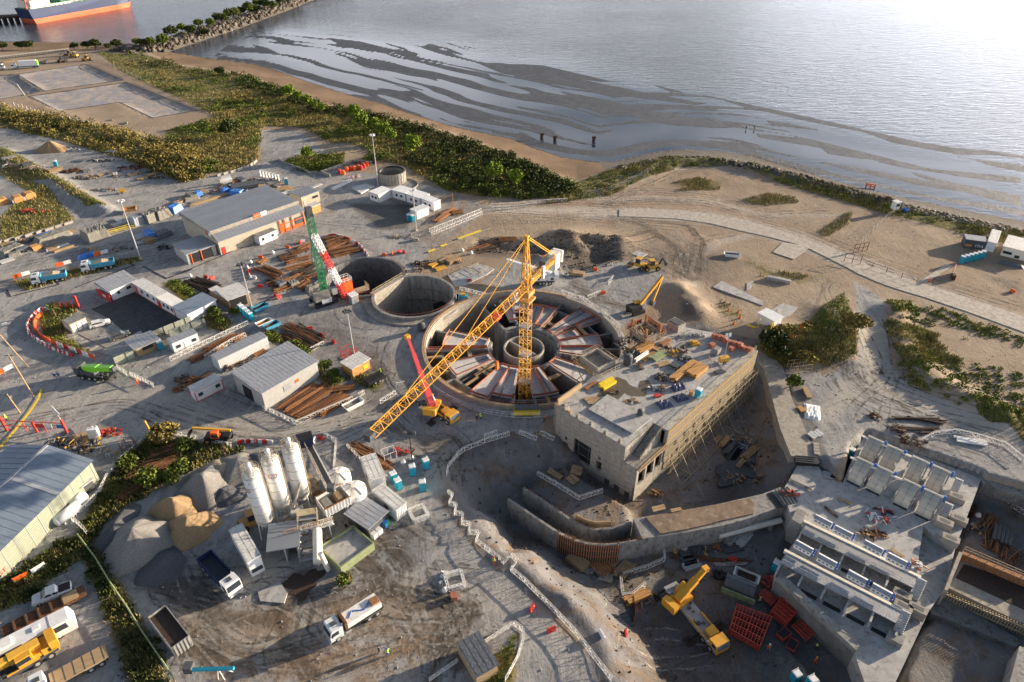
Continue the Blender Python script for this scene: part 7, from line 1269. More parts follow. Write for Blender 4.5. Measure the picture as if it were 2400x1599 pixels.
for lb,(x0,y0,x1,y1,x2,y2),ww,hh in (('scaffold tower with a square concrete funnel form between shaft and block','N 1750 830 1930 960 2060 850'.split()[1:] if False else (1750,830,1930,960,2060,850),4.4,3.4),):
 a=P('N',x0,y0,ZR + 1.5);b=P('N',x1,y1,ZR + 1.5);c_=P('N',x2,y2,ZR + 1.5);an=math.atan2(b[1]-a[1],b[0]-a[0]);L_=math.hypot(b[0]-a[0],b[1]-a[1]);W_=math.hypot(c_[0]-b[0],c_[1]-b[1]);t=E('formwork_tower',lb,'formwork',a[0],a[1],0,an);z1=ZR + 1.5
 m=M();m.box(L_/2,.15,z1-1.4,L_,.3,1.4);m.box(L_/2,W_-.15,z1-1.4,L_,.3,1.4);m.box(.15,W_/2,z1-1.4,.3,W_-.6,1.39);m.box(L_-.15,W_/2,z1-1.4,.3,W_-.6,1.39);m.box(L_/2,W_/2,z1-1.4,L_-.6,W_-.6,.5);m.build('concrete_form','concrete_warm',t)
 m=M();m.box(L_/2,-.5,z1-1.9,L_+2,.25,.35);m.box(L_+.8,W_/2,z1-1.9,.25,W_+2,.35);m.box(-.8,W_/2,z1-1.9,.25,W_+2,.35);m.build('yellow_waler','yellow',t)
 m=M();rail(m,[(-1.3,-1.2,z1-1.6),(L_+1.3,-1.2,z1-1.6),(L_+1.3,W_+1.2,z1-1.6),(-1.3,W_+1.2,z1-1.6),(-1.3,-1.2,z1-1.6)],1.2,.08,1.2)
 for i in range(12): m.bar((random.uniform(-1,L_+1),random.uniform(-1,W_+1),z1-2),(random.uniform(-1,L_+2),random.uniform(-2,W_+1),1.5),.12)
 m.build('scaffold','scaff',t)
a=r6(900,330);t=E('formwork_tower','scaffolded open concrete box with rusty net behind the roof','formwork',*a[:2],3,seg('O',900,330,1020,420,ZR)[2]);m=M();L_,W_=4.6,4.0;m.box(L_/2,0,2,L_,.3,3);m.box(L_/2,W_,2,L_,.3,3);m.box(0,W_/2,2,.3,W_-.3,3);m.box(L_,W_/2,2,.3,W_-.3,3);m.build('concrete_form','concrete_warm',t);m=M()
for k in range(30): m.bar((random.uniform(-1,L_+1),random.uniform(-1.5,W_+1),random.uniform(2,6)),(random.uniform(-1,L_+2.5),random.uniform(-2,W_+1),random.uniform(1,6)),.12)
rail(m,[(-1,-1,4),(L_+1,-1,4),(L_+1,W_+1,4),(-1,W_+1,4)],1.2,.08,1.2);m.build('scaffold','wood',t);m=M()
for sx,sy in ((0,0),(L_,0),(L_,W_),(0,W_)): m.box(sx,sy,2,.5,.5,5)
m.build('column_form','rust_light',t);m=M();m.box(L_/2-1,W_+1.6,3.5,L_+2,.1,1.8);m.box(-1.5,W_/2,3.5,.1,W_,1.6);m.build('safety_net','orange_net',t)
solo(M().prism([(x-P('O',600,880,ZR)[0],y-P('O',600,880,ZR)[1]) for x,y in [P('O',*q_,ZR) for q_ in [(580,900),(640,820),(740,760),(760,720),(850,750),(880,790),(960,830),(980,760),(1060,750),(1080,790),(1040,850),(1030,900),(900,900),(840,870),(780,930),(700,900)]]],0,.02),'puddle','puddle_dark' if 'puddle_dark' in MATS else 'concrete_dark','dark wet patch on the roof around the yellow beams','puddle',*P('O',600,880,ZR),ZR + .004)
# silo plant
def silo(label,bx,by,emblem):
 t=E('cement_silo',label,'silo',bx,by,0,.2,'cement silos');h0,h1,r=3.6,14.2,1.38;M().cyl((0,0,h0),(0,0,h1),r,n=28).cyl((0,0,h1),(0,0,h1+.5),r,.9,28).cyl((0,0,h0-1.8),(0,0,h0),.4,r,28).build('silo_shell','white_rusty',t,True)
 m=M()
 for k in range(6): m.cyl((0,0,h0+.4+k*2),(0,0,h0+.47+k*2),r+.03,n=28)
 m.build('seam_ring','concrete_warm',t)
 for i in range(4): a=.785 + i*1.5708;M().bar((1.25*math.cos(a),1.25*math.sin(a),h0+.3),(1.6*math.cos(a),1.6*math.sin(a),0),.2).build('leg','white_rusty',t)
 m=M();m.cyl((0,0,h1+.5),(0,0,h1+1.9),.42,n=12);m.sphere(0,0,h1+1.9,.45,.45,.3);m.build('filter_housing','white_paint',t);m=M();rail(m,arcpts(0,0,1.45,0,360,h1+.3,12),1.0,.06,1.2);rail(m,arcpts(0,0,.8,0,360,h1+.5,8),1.2,.05,.8);m.build('guard_rail','scaff',t)
 m=M();a=-.35
 for s in (-.22,.22): m.bar((r+.2,s,.5),(r+.2,s,h1+1.0),.06)
 for k in range(30): m.bar((r+.2,-.22,.8+k*.48),(r+.2,.22,.8+k*.48),.05)
 m.build('ladder','scaff',t)
 if emblem:
  a0=R(emblem);n=20;m=M()
  for i in range(n):
   for rr in ((.78,.66),):
    u0,u1=6.2832*i/n,6.2832*(i+1)/n;f=lambda u,q: ((r+.02)*math.cos(a0 + q*math.cos(u)/r),(r+.02)*math.sin(a0 + q*math.cos(u)/r),11.6 + q*math.sin(u)*.7)
    m.quad(f(u0,rr[0]),f(u1,rr[0]),f(u1,rr[1]),f(u0,rr[1]))
  m.build('emblem_ring','red',t)
  pn=M().box(r*.86*math.cos(a0),r*.86*math.sin(a0),11.2,.1,.1,.1).build('emblem_backing','white_paint',t)
  for s_,zz in (('LOMA',11.65),('NEGRA',11.25)):
   n_=len(s_)
   for j,ch in enumerate(s_): aa=a0 + (j - (n_-1)/2)*.17;text3(ch,t,((r+.03)*math.cos(aa - .05),(r+.03)*math.sin(aa - .05),zz),.36,'dark_grey',rz=aa + math.pi/2)
 return t
silo('leftmost white cement silo, nearest the camera, emblem facing left',*P('T',905,985,0),-140);silo('middle white cement silo with rust streaks and a round emblem',*P('T',1060,850,0),-85);silo('rightmost white cement silo with full height ladder',*P('T',1235,745,0),None)
def bigtank(label,q): t=E('water_tank',label,'tank',*q,.4);m=M();r=2.1;m.cyl((0,0,0),(0,0,3.9),r,n=28);m.cyl((0,0,3.9),(0,0,4.7),r,.35,28);m.build('vessel','white_rusty',t,False);m=M();[m.bar((.4*math.cos(a),.4*math.sin(a),4.72),(2.05*math.cos(a),2.05*math.sin(a),4.0),.1) for a in [i*1.0472 for i in range(6)]];m.build('lid_rib','concrete_warm',t);M().cyl((0,0,4.6),(0,0,4.9),.4,n=12).build('hatch','cream',t)
bigtank('pale round water tank, farther of the pair behind the hopper',pt('T',1570,590));bigtank('pale round water tank, nearer of the pair behind the hopper',pt('T',1710,720))
a=P('T',1430,840,3);b=P('T',1655,720,3);t=E('aggregate_hopper','white open aggregate hopper on steel legs full of gravel and sand','hopper',*a,0,math.atan2(b[1]-a[1],b[0]-a[0]));L_=math.hypot(b[0]-a[0],b[1]-a[1])*1.02;W_=3.4
m=M();zt=5.0;zb=3.2
m.prof([(0,zb),(L_,zb),(L_,zt),(0,zt)],-.1,.05);m.prof([(0,zb),(L_,zb),(L_,zt),(0,zt)],W_-.05,W_+.1);m.box(0,W_/2,zb,.12,W_-.1,zt-zb-.01);m.box(L_,W_/2,zb,.12,W_-.1,zt-zb-.01);m.box(L_/2,W_/2,2.2,L_*.7,W_*.6,1.0,0,1.35,1.5)
for i in range(9): m.box(.1 + i*(L_-.2)/8,-.16,zb,.1,.14,zt-zb+.02)
m.build('bin','white_rusty',t);M().box(L_*.25,W_/2,zb+.2,L_*.45,W_-.3,1.3,0,.5,.6).build('gravel_load','gravel_pile',t);M().box(L_*.74,W_/2,zb+.2,L_*.45,W_-.3,1.4,0,.5,.6).build('sand_load','sand_pile',t);m=M();m.box(L_/2,-.1,zt,L_+.3,.16,.1);m.box(L_/2,W_+.1,zt,L_+.3,.16,.1);m.build('rim','rust_light',t)
for i,(xx,yy) in enumerate([(.6,.3),(L_-.6,.3),(.6,W_-.3),(L_-.6,W_-.3)]): M().bar((xx,yy,3.2),(xx,yy,0),.2).build('leg','white_rusty',t)
a=P('T',1290,230,.8);b=P('T',1480,590,6.0);t=E('belt_conveyor','lattice belt conveyor climbing to the hopper','conveyor',*a,0);B_=(b[0]-a[0],b[1]-a[1],6.2);M().truss((0,0,1.4),B_,1.2,1.0,12,.1).build('lattice_frame','white_rusty',t);M().bar((0,0,2.05),(B_[0],B_[1],6.85),.8,.08).build('belt','black',t);m=M();m.box(B_[0],B_[1],6.2,1.2,1.2,1.0);m.build('drive_head','dark_grey',t)
m=M();
for k in (.35,.7): m.bar((B_[0]*k-.6,B_[1]*k,0),(B_[0]*k-.6,B_[1]*k,1.4+4.6*k),.14);m.bar((B_[0]*k+.6,B_[1]*k,0),(B_[0]*k+.6,B_[1]*k,1.4+4.6*k),.14)
rail(m,[(-.9,0,2.2),(B_[0]-.9,B_[1],7.0)],1,.06,1.6);m.build('support','scaff',t)
t=E('feed_hopper','black feed hopper at the foot of the belt conveyor','hopper',*P('T',1250,190,0),0,.4);M().box(0,0,.8,2.2,2.0,1.8,0,1.35,1.4).build('bin','navy',t);M().box(0,0,2.62,2.6,2.4,.04).build('bin_opening','black',t);m=M();[m.box(sx,sy,0,.15,.15,1.0) for sx in (-1,1) for sy in (-.9,.9)];m.build('leg','rust_light',t)
q=on('T',960,1280,1190,1240,0.);t=E('mixing_house','grey mixing house with corrugated canopy and a dark loading bay','mixing plant',*q[:4]);M().box(q[4]/2,2.6,0,.2,4.6,3.8).box(q[4]+.1,2.6,0,.25,4.8,4.0).build('wall','wall_grey',t);M().box(q[4]/2,2.4,3.9,q[4]+1.2,5.6,.18).build('canopy_roof','roof_grey',t);M().box(q[4]*.5,4.9,0,q[4]-.2,.3,3.8).build('loading_bay','black',t)
q2=on('T',1190,1260,1330,1240,0.);t=E('inclined_skip_track','grey stepped steel chute beside the mixing house','chute',*q2[:4]);m=M()
for i in range(7): m.box(1.5,.3 + i*.85,.6 + i*.62,3.0,.86,.14)
m.build('tread','roof_light',t);m=M();rail(m,[(0,0,.6),(0,6,4.9)],1.1,.09,1.2);rail(m,[(3.1,0,.6),(3.1,6,4.9)],1.1,.09,1.2);m.bar((0,0,0),(0,6,5),.2);m.bar((3.1,0,0),(3.1,6,5),.2);m.box(1.5,6.4,4.6,3.4,1.4,.15);m.build('frame','scaff',t);t=E('filter_vessel','pale horizontal dust filter vessel beside the stepped chute','vessel',*pt('T',1370,1200),math.radians(100));M().cyl((-2.2,0,1.2),(2.4,0,3.4),.75,n=16).sphere(2.4,0,3.4,.75).build('vessel','cream',t);m=M();m.bar((-1.6,0,0),(-1.6,0,1.2),.2);m.bar((1.8,0,0),(1.8,0,2.6),.2);m.build('leg','white_rusty',t)
t=E('mixer_tower','tangle of mixer machinery and screw conveyors under the silos','mixer',*pt('T',1200,930),.3);M().box(0,0,2.6,2.4,2.0,1.8,0,.8,.8).build('mixer_drum','wall_grey',t);m=M();m.cyl((-.5,.5,4.4),(1.4,3.4,7.6),.22,n=8);m.cyl((-5,-1.6,2.0),(0,.4,4.4),.22,n=8);m.cyl((-3.2,2.8,3.0),(-.4,.6,4.4),.2,n=8);m.build('screw_conveyor','concrete_warm',t)
m=M();rail(m,[(-2,-1.6,2.6),(2.2,-1.6,2.6),(2.2,1.6,2.6),(-2,1.6,2.6),(-2,-1.6,2.6)],1.1,.08,1)
for sx in (-1.6,1.6):
 for sy in (-1.3,1.3): m.bar((sx,sy,0),(sx,sy,2.6),.18)
m.box(0,0,2.45,4.4,3.4,.14);m.build('frame','scaff',t)
a=P('T',1040,970,4);b=P('T',1490,850,4);t=E('weigh_belt','long scaffold-framed weigh belt running from mixer to hopper','conveyor',*a,0,math.atan2(b[1]-a[1],b[0]-a[0]));L_=math.hypot(b[0]-a[0],b[1]-a[1]);M().truss((0,0,3.4),(L_,0,3.6),.9,.8,9,.1).build('lattice_frame','white_rusty',t);m=M();rail(m,[(0,-.6,3.8),(L_,-.6,4.0)],1.0,.08,1.4);m.build('guard_rail','wood_orange',t);m=M();m.bar((L_*.9,0,0),(L_*.9,0,3.4),.2);m.bar((L_*.3,0,0),(L_*.3,0,3.4),.2);m.build('support','white_rusty',t)
cabin('batch_office','tall white container office with pale roof beside the dark tipper truck','office',on('T',750,1385,870,1320,0.),8.0,3.6,'white_paint','white_roof',wins=[(.5,.8,1.7)],over=.1)
for lb,q in (('white rust-streaked container behind the water tanks, farther one',(1850,600,1985,555)),('white rust-streaked container behind the water tanks, nearer one',(2080,870,2175,800))):
 c=cabin('shipping_container',lb,'container',on('T',*q,0.),6.4,2.7,'white_paint','white_roof',ribs=True)
 M().box(-.05,2.6,1.0,.1,1.2,.9).build('window','glass',c)
c=cabin('pump_shelter','flat grey roofed shelter full of plastic tanks between basin and containers','shelter',on('T',1830,1025,1990,880,0.),5.0,2.6,'dark_grey','roof_light',over=.4);m=M();[m.box(.6 + i*1.1,-.5,0,.9,.9,1.0) for i in range(2)];m.build('plastic_tank','white_paint',c);M().box(3.4,-.4,0,.8,.8,1.1).build('blue_drum','blue',c);solo(M().box(0,0,0,1.0,.8,1.1),'waste_bin','green','green waste bin beside the pump shelter','bin',*pt('T',1985,910),.6)
q=[P('T',x,y,1.7) for x,y in [(1370,1105),(1560,1290),(1860,1070),(1680,910)]];o=q[0];rq=[(x-o[0],y-o[1]) for x,y in q];t=E('settling_basin','olive green walled basin filled with pale dried slurry','basin',*o,0);wallpath(M(),rq + [rq[0]],.22,0,1.7).build('wall','olive',t);M().prism(rq,.1,1.2).build('slurry','slab',t)
t=E('vent_pipe','leaning pale vent pipe beside the basin corner','pipe',*pt('T',1450,1320));M().cyl((0,0,0),(-.9,.6,3.4),.4,n=14).build('pipe','cream',t)
loader('amber diesel pump set under the leftmost silo',pt('T',770,900),.6,'wood_orange',bucket=False,name='pump_set',cat='pump')
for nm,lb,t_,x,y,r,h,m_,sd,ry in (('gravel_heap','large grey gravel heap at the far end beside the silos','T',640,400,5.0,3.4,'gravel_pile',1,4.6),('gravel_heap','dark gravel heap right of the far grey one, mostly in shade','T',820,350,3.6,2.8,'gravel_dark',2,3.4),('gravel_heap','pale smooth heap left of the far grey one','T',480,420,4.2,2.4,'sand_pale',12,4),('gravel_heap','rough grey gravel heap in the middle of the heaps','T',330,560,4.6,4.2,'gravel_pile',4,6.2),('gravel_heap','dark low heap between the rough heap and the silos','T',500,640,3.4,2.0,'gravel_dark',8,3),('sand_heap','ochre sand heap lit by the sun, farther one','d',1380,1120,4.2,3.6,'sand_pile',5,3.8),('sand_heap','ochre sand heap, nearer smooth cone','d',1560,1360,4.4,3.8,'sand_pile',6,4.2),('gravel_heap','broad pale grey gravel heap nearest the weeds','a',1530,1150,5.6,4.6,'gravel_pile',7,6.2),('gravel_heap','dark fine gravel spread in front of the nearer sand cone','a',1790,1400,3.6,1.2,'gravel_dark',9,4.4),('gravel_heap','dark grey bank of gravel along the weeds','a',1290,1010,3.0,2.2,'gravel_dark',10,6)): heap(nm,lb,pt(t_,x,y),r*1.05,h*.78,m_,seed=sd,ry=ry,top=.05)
stain('dark wet spill in front of the mixing house','wet_spill','rust_dark',pt('T',1220,1440),2.8,2.2,.085,.6);scrap('rubble_row','line of rubble and timber under the plant','scrap',pt('T',1350,1000),6,3,.6,60,['concrete','rust_dark','wood'])
t=E('light_tower','black pole light tower between the bulk bags and toilets','light tower',*pt('S',610,1220));M().bar((0,0,0),(-.2,1.0,6.2),.16).build('mast','black',t);m=M();m.bar((-1.1,1.0,6.2),(.8,1.0,6.2),.14);m.build('crossarm','black',t)
for s in (-1.1,.7): M().box(s,1.0,6.0,.6,.4,.7).build('floodlight','dark_grey',t)
for i,(x,y,r) in enumerate([(780,1290,.5),(615,1370,.3),(385,1455,.6),(440,1540,.6),(740,1560,.2)]): toilet(['rightmost and farthest of the five toilets by the silo plant','teal portable toilet directly in front of the pole light tower','teal portable toilet partly behind its neighbour beside the containers','teal portable toilet touching the one behind it beside the containers','teal portable toilet with its door swung open, by itself'][i],pt('S',x,y),r)
t=E('white_cage','white steel cage frame left of the bulk bags','frame',*pt('S',330,1170),.5);m=M()
for z in (.05,1.9): rail(m,[(-1.2,-.9,z),(1.2,-.9,z),(1.2,.9,z),(-1.2,.9,z),(-1.2,-.9,z)],.05,.08,3,(1,))
for sx in (-1.2,0,1.2):
 for sy in (-.9,.9): m.bar((sx,sy,0),(sx,sy,1.9),.08)
m.build('frame','white_paint',t);scrap('scrap_heap','red and black frame parts beside the white cage','scrap',pt('S',500,1090),2.2,1.0,.6,24,['red','rust_dark'])
# vehicles, bottom left
q=face('T',330,1250,620,1560);truck('dark navy tipper truck with a white cab beside the batch office',q,9.0,bedm='navy')
q=face('c',2060,600,1720,820);tr=truck('white lorry with a white tank body and hoses on the dirt yard',q,8.6,bed='flat',bedm='black');M().box(-1.3,0,1.35,5.6,2.2,1.0).build('tank_body','white_rusty',tr);m=M();m.tube([(-3,-.4,2.38),(-1.6,.5,2.38),(0,-.5,2.38),(.8,.3,2.38)],.09);m.build('hose','blue',tr);M().box(1.7,0,1.35,.4,2.4,1.7).build('headboard','rust',tr);M().box(-3.4,.2,2.35,1.2,1.2,.3).build('hatch','rust_light',tr)
car('white crew-cab pickup with an open black bed',face('b',1000,330,400,560),'white_paint',True,L_=5.3)
q=face('b',-300,1480,1080,760);t=E('coach','long white coach with dark side windows and roof vents','coach',*q[:4]);L_=12.;h=L_/2;off=1.2
M().prof([(-h,.4),(h,.4),(h+.15,1.4),(h-.2,2.9),(h-.5,3.05),(-h,3.05)],-1.25,1.25).build('body','white_paint',t)
for s in (-1,1): M().prof([(-h+.4,1.55),(h-.9,1.55),(h-1.0,2.6),(-h+.4,2.6)],s*1.255,s*1.28).build('side_window','glass',t)
M().box(-2.6,0,3.06,2.4,1.6,.3).build('air_conditioner','white_rusty',t);M().box(1.6,0,3.06,.9,.8,.16).build('roof_hatch','white_paint',t);M().box(3.2,0,3.06,.12,2.3,.04).build('roof_seam','grey_paint',t);wheels(t,[-3.6,3.6],1.2,.5)
q=face('b',-560,1900,940,1010);crane_truck('yellow truck crane with its boom lowered along the carrier at the bottom left corner',q,'crane_yellow','dark_grey',(-7.5,-.2,3.4),'yellow',L_=11,pads=False,slewx=2.2,slew=math.pi,sections=3);
q=face('b',380,1800,1500,1180);truck('flatbed lorry with brown timber deck and white cab at the bottom edge',(q[0],q[1],q[2],q[3] + math.pi),9.4,bed='flat',bedm='wood')
t=E('scrap_trailer','rusty red flat trailer between the pickup and the coach','trailer',*face('b',130,930,1080,430)[:4]);M().box(0,0,.7,11,2.2,.3).build('deck','rust',t);M().box(3.4,0,1.02,2.2,1.8,.1).build('board','wood',t);m=M();[m.box(-4 + i*1.6,0,1.0,.2,2.2,.25) for i in range(5)];m.build('cross_member','rust_dark',t)
q=on('c',250,1040,400,930,0.);t=E('dump_container','open-topped grey tipping container filled with dark soil','container',*q[:4]);L_=2.6;m=M();D_=7.2;m.box(L_/2,0,.4,L_,.14,2.3);m.box(L_/2,D_,.4,L_,.14,2.3);m.box(0,D_/2,.4,.14,D_-.15,2.29);m.box(L_,D_/2,.4,.14,D_-.15,2.29);[m.box(.3 + i*.5,-.12,.4,.12,.1,2.3) for i in range(5)];m.build('bin','concrete',t);M().box(L_/2,D_/2,.6,L_-.15,D_-.15,1.7).build('soil_load','rust_dark',t)
t=E('screw_conveyor','light blue screw conveyor on white legs at the bottom edge','conveyor',*pt('c',420,1190));b=P('c',800,1170,2.0);a=P('c',420,1190,1.0);M().bar((0,0,1.4),(b[0]-a[0],b[1]-a[1],2.2),.42).build('trough','teal',t);m=M();m.bar((3.6,0,2.0),(3.4,-.6,0),.1);m.bar((3.6,0,2.0),(4.4,-.7,0),.1);m.bar((3.6,0,2),(5.2,.4,.1),.1);m.build('leg','white_rusty',t);M().box(-.6,.3,.8,1.2,1.2,1.2).build('inlet_box','dark_grey',t)
gw=[P('a',1050,350,5.0),P('a',0,1400,5.0),P('a',-400,1800,5.0),P('a',730,275,7.4)]
q=on('a',20,1570,1110,460,0.);t=E('warehouse','long blue-grey roofed warehouse with pale green side wall in the lower left','warehouse',*q[:4]);L_=q[4];WD=17.;L2=L_ + 6
M().box(L_/2 - 3,WD/2,0,L2,WD,5.0).build('wall','wall_green',t) if 'wall_green' in MATS else (mat('wall_green',(.25,.27,.21),.75,var=.1,wave=('X',1.6,.35)),M().box(L_/2 - 3,WD/2,0,L2,WD,5.0).build('wall','wall_green',t))
M().add([(-6.3,-.4,5.05),(L_+.3,-.4,5.05),(L_+.3,WD/2,6.9),(-6.3,WD/2,6.9),(-6.3,WD+.4,5.05),(L_+.3,WD+.4,5.05)],[(0,1,2,3),(3,2,5,4),(1,5,2),(0,3,4)]).build('roof','roof_blue',t);M().box(L_/2-3,WD/2,6.86,L2+.4,.5,.12).build('ridge_cap','roof_light',t);m=M();[m.bar((i*1.3-6,-.4,5.08),(i*1.3-6,WD/2,6.93),.04,.015) for i in range(int((L_+6)/1.3)+1)];[m.bar((i*1.3-6,WD+.4,5.08),(i*1.3-6,WD/2,6.93),.08,.09) for i in range(int((L_+6)/1.3)+1)];m.build('roof_rib','roof_blue',t);m=M();[m.box(i*2.4-5,-.03,0,.1,.06,5) for i in range(int((L_+6)/2.4)+1)];m.build('wall_rib','wall_grey',t);M().add([(L_*.62,-.42,5.09),(L_*.65,-.42,5.09),(L_*.65,WD/2,6.94),(L_*.62,WD/2,6.94)],[(0,1,2,3)]).build('roof_seam','roof_light',t)
text3('ST',t,(L_*.0 + .3,-.05,1.0),1.1,'red');
for lb,x,y,x2,y2 in (('white horizontal tank lying along the warehouse wall, nearer one',650,960,880,780),('white horizontal tank lying along the warehouse wall, farther one',830,780,950,670)):
 a=pt('a',x,y);b=pt('a',x2,y2);t=E('horizontal_tank',lb,'tank',*a,math.atan2(b[1]-a[1],b[0]-a[0]));L_=math.hypot(b[0]-a[0],b[1]-a[1]);M().cyl((0,0,1.1),(L_,0,1.1),.95,n=20).sphere(0,0,1.1,.4,.94,.94).sphere(L_,0,1.1,.4,.94,.94).build('vessel','white_paint',t,True);m=M();m.box(L_*.2,0,0,.3,1.4,.5);m.box(L_*.8,0,0,.3,1.4,.5);m.build('saddle','grey_paint',t)
cabin('pump_shelter','tiny corrugated shelter at the corner of the green warehouse','shelter',on('a',950,620,1060,540,0.),2.4,2.2,'dark_grey','white_roof',over=.3)
banner('white banner with a dark line of lettering below the green warehouse',on('a',370,1500,515,1410),1.0,[(1,'white_paint')],.3);banner('red banner below the green warehouse',on('a',170,1600,335,1510),1.0,[(1,'orange')],.3)
for lb,t_,x,y,rx,ry,n,ms in (('heap of pallets, pipes and black plastic beside the grey toilets','d',140,330,5.5,3,70,['dark_grey','galv','black','yellow']),('dark red cart heap with an orange box','d',580,180,2.2,1.4,30,['rust_dark','red','orange']),('tidy yellow and timber trestle parts on the yard','d',530,440,2.4,1.4,24,['wood','galv']),('dark brush and junk by the yellow posts','a',700,130,6,3,60,['rust_dark','dark_grey','black'])): scrap('scrap_heap',lb,'scrap',pt(t_,x,y),rx,ry,1.0,n,ms)
t=E('reel_cage','rusty hexagonal cage frame beside the descending lattice fence','frame',*pt('d',810,400),.3);m=M()
for z in (.1,1.2,2.4):
 qq=arcpts(0,0,1.4,0,360,z,6)
 for a,b in zip(qq,qq[1:]): m.bar(a,b,.09)
for a in arcpts(0,0,1.4,0,360,.1,6)[:6]: m.bar(a,(a[0],a[1],2.4),.09)
m.build('frame','rust',t)
for i,(x,y) in enumerate([(360,240),(410,235)]): o_=toilet(['grey-white portable toilet, left of the pair by the junk heap','grey-white portable toilet, right of the pair by the junk heap'][i],pt('d',x,y),.3);[setattr(c_,'data',c_.data.copy()) or c_.data.materials.clear() or c_.data.materials.append(MATS['white_paint']) for c_ in o_.children if c_.name.startswith(('body','door'))]
solo(M().cyl((0,0,0),(-.5,.2,3.2),.22,n=8),'yellow_bollard','yellow','tall amber marker post at the start of the descending lattice fence','post',*pt('d',1070,195))
hs_=[pt(*q_) for q_ in (('a',880,1100),('b',1290,0),('b',1480,320),('b',1700,640),('b',1880,930),('b',2100,1250),('b',2300,1560))];t=E('boundary_pipe','long thin yellow-green pipe rail along the weedy strip above the coach','pipe',*hs_[0]);m=M();hq=[(x-hs_[0][0],y-hs_[0][1],z-hs_[0][2]+1.3) for x,y,z in hs_];m.tube(hq,.11);m.build('pipe','olive',t);m=M();[m.bar((x,y,z-1.4),(x,y,z),.12) for x,y,z in hq];m.build('post','wood',t)
# pit floor and bottom right
zf=-6.0
def pz(t_,x,y): return P(t_,x,y,zf) + (gz(*P(t_,x,y,zf)),)
for lb,t_,q,h in (('large stack of red formwork grids, the biggest',"X",[(1415,880),(1690,1040),(1800,770),(1480,655)],1.3),('red formwork grid stack beside the apron wall',"X",[(1800,710),(1935,820),(2040,715),(1890,590)],1.4),('single flat red formwork grid, lowest right',"X",[(1985,855),(2115,985),(2215,910),(2080,780)],.6),('small red formwork grid leaning near the apron',"X",[(1680,570),(1800,660),(1850,600),(1730,515)],.7)):
 qq=[P(t_,x,y,zf + h) for x,y in q];o=qq[0];t=E('formwork_grid',lb,'formwork',*o,zf);m=M();V0,V1,V3=Vector((0,0,h)),Vector((qq[1][0]-o[0],qq[1][1]-o[1],h)),Vector((qq[3][0]-o[0],qq[3][1]-o[1],h));V2=Vector((qq[2][0]-o[0],qq[2][1]-o[1],h))
 for zz in ((0,) if h < .8 else (0,-h*.45,-h*.85)):
  dz=Vector((0,0,zz))
  for i in range(11): k=i/10;m.bar(V0.lerp(V1,k)+dz,V3.lerp(V2,k)+dz,.13 if i % 5 == 0 else .08,.12)
  for i in range(5): k=i/4;m.bar(V0.lerp(V3,k)+dz,V1.lerp(V2,k)+dz,.13,.14)
 for c_ in (V0,V1,V2,V3): m.bar(c_,(c_.x,c_.y,.05),.12)
 m.build('grid_frame','red_mesh',t)
for i,(x,y) in enumerate([(1905,940),(1985,1030)]): A_=pz('X',x,y);t=E('red_trough',['red steel trough with black lining, left of two','red steel trough with black lining, right of two'][i],'trough',*A_,.6 + i*.3);M().prof([(-1.0,0),(1.0,0),(1.1,.9),(-1.1,.9)],-.7,.7).build('shell','red_mesh',t);M().box(0,0,.91,1.8,1.2,.02).build('lining','black',t)
A_=on('X',1340,540,1610,650,zf);t=E('timber_cradle','black-sheeted round bundle on a yellow-ended timber cradle','bundle',*A_[:4]);L_=A_[4]*1.05;m=M();[m.cyl((i*.3,1.5,1.3),(i*.3+.26,1.5,1.3),1.15,n=16) for i in range(int(L_/.3))];m.build('sheeting','tarp_dark',t);m=M();[m.box(L_/2,-.1,.1 + k*.35,L_+.4,.2,.16) for k in range(4)];[m.box(.3+i*1.1,1.3,0,.18,3,.2) for i in range(int(L_/1.1)+1)];m.build('cradle','olive',t)
A_=pz('X',1560,420);skip('open white-rimmed box of steel parts behind the black bundle',A_,-.5,'white_rusty',4.2,load='rust_dark')
for lb,q,w,ly,mm in (('stack of blue-grey formwork panels beside the orange net',(340,860,480,800),3.2,4,'dark_grey'),('smaller blue-grey panel stack just above the larger one',(310,730,440,690),2.2,3,'dark_grey'),('plywood and orange beam stack at the end of the short lattice run',(450,650,660,560),1.6,4,'wood_orange'),('thin scaffold tubes lying on the pit floor',(420,1030,550,930),.9,1,'galv'),('pale timber table lying near the white pipe',(905,150,1040,130),1.6,1,'wood'),('blue-grey boards under the steel bars',(960,210,1060,190),2.4,2,'dark_grey'),('second set of blue-grey boards',(975,280,1100,250),2.0,2,'dark_grey'),('third set of blue-grey boards',(985,330,1140,280),1.6,2,'grey_paint'),('long pale beam beside the curved bars',(1255,295,1570,285),.7,1,'concrete_warm'),('slatted dark panels near the white pipe',(1340,160,1510,120),2.2,2,'dark_grey'),('blue-grey plank pair at the wall foot',(40,340,210,330),1.2,1,'grey_paint'),('pale board at the foot of the haul road bank',(215,400,340,430),1.6,1,'concrete_warm')): stack('board_stack',lb,'stack',on('X',*q,zf),w,ly,mm,.16,n=4)
for lb,x,y,rx,ry,n,ms in (('black cable coils heap beside the crane',1325,390,1.3,.9,24,['black']),('tangle of red rods by the apron wall',1790,470,1.8,1.6,40,['red_mesh','rust']),('clutter of clamps below the culvert',1080,90,4,1.5,60,['rust_dark','dark_grey','wood']),('offcuts beside the outrigger',640,620,1.5,1,20,['wood','concrete'])): scrap('scrap_heap',lb,'scrap',pz('X',x,y),rx,ry,.7,n,ms)
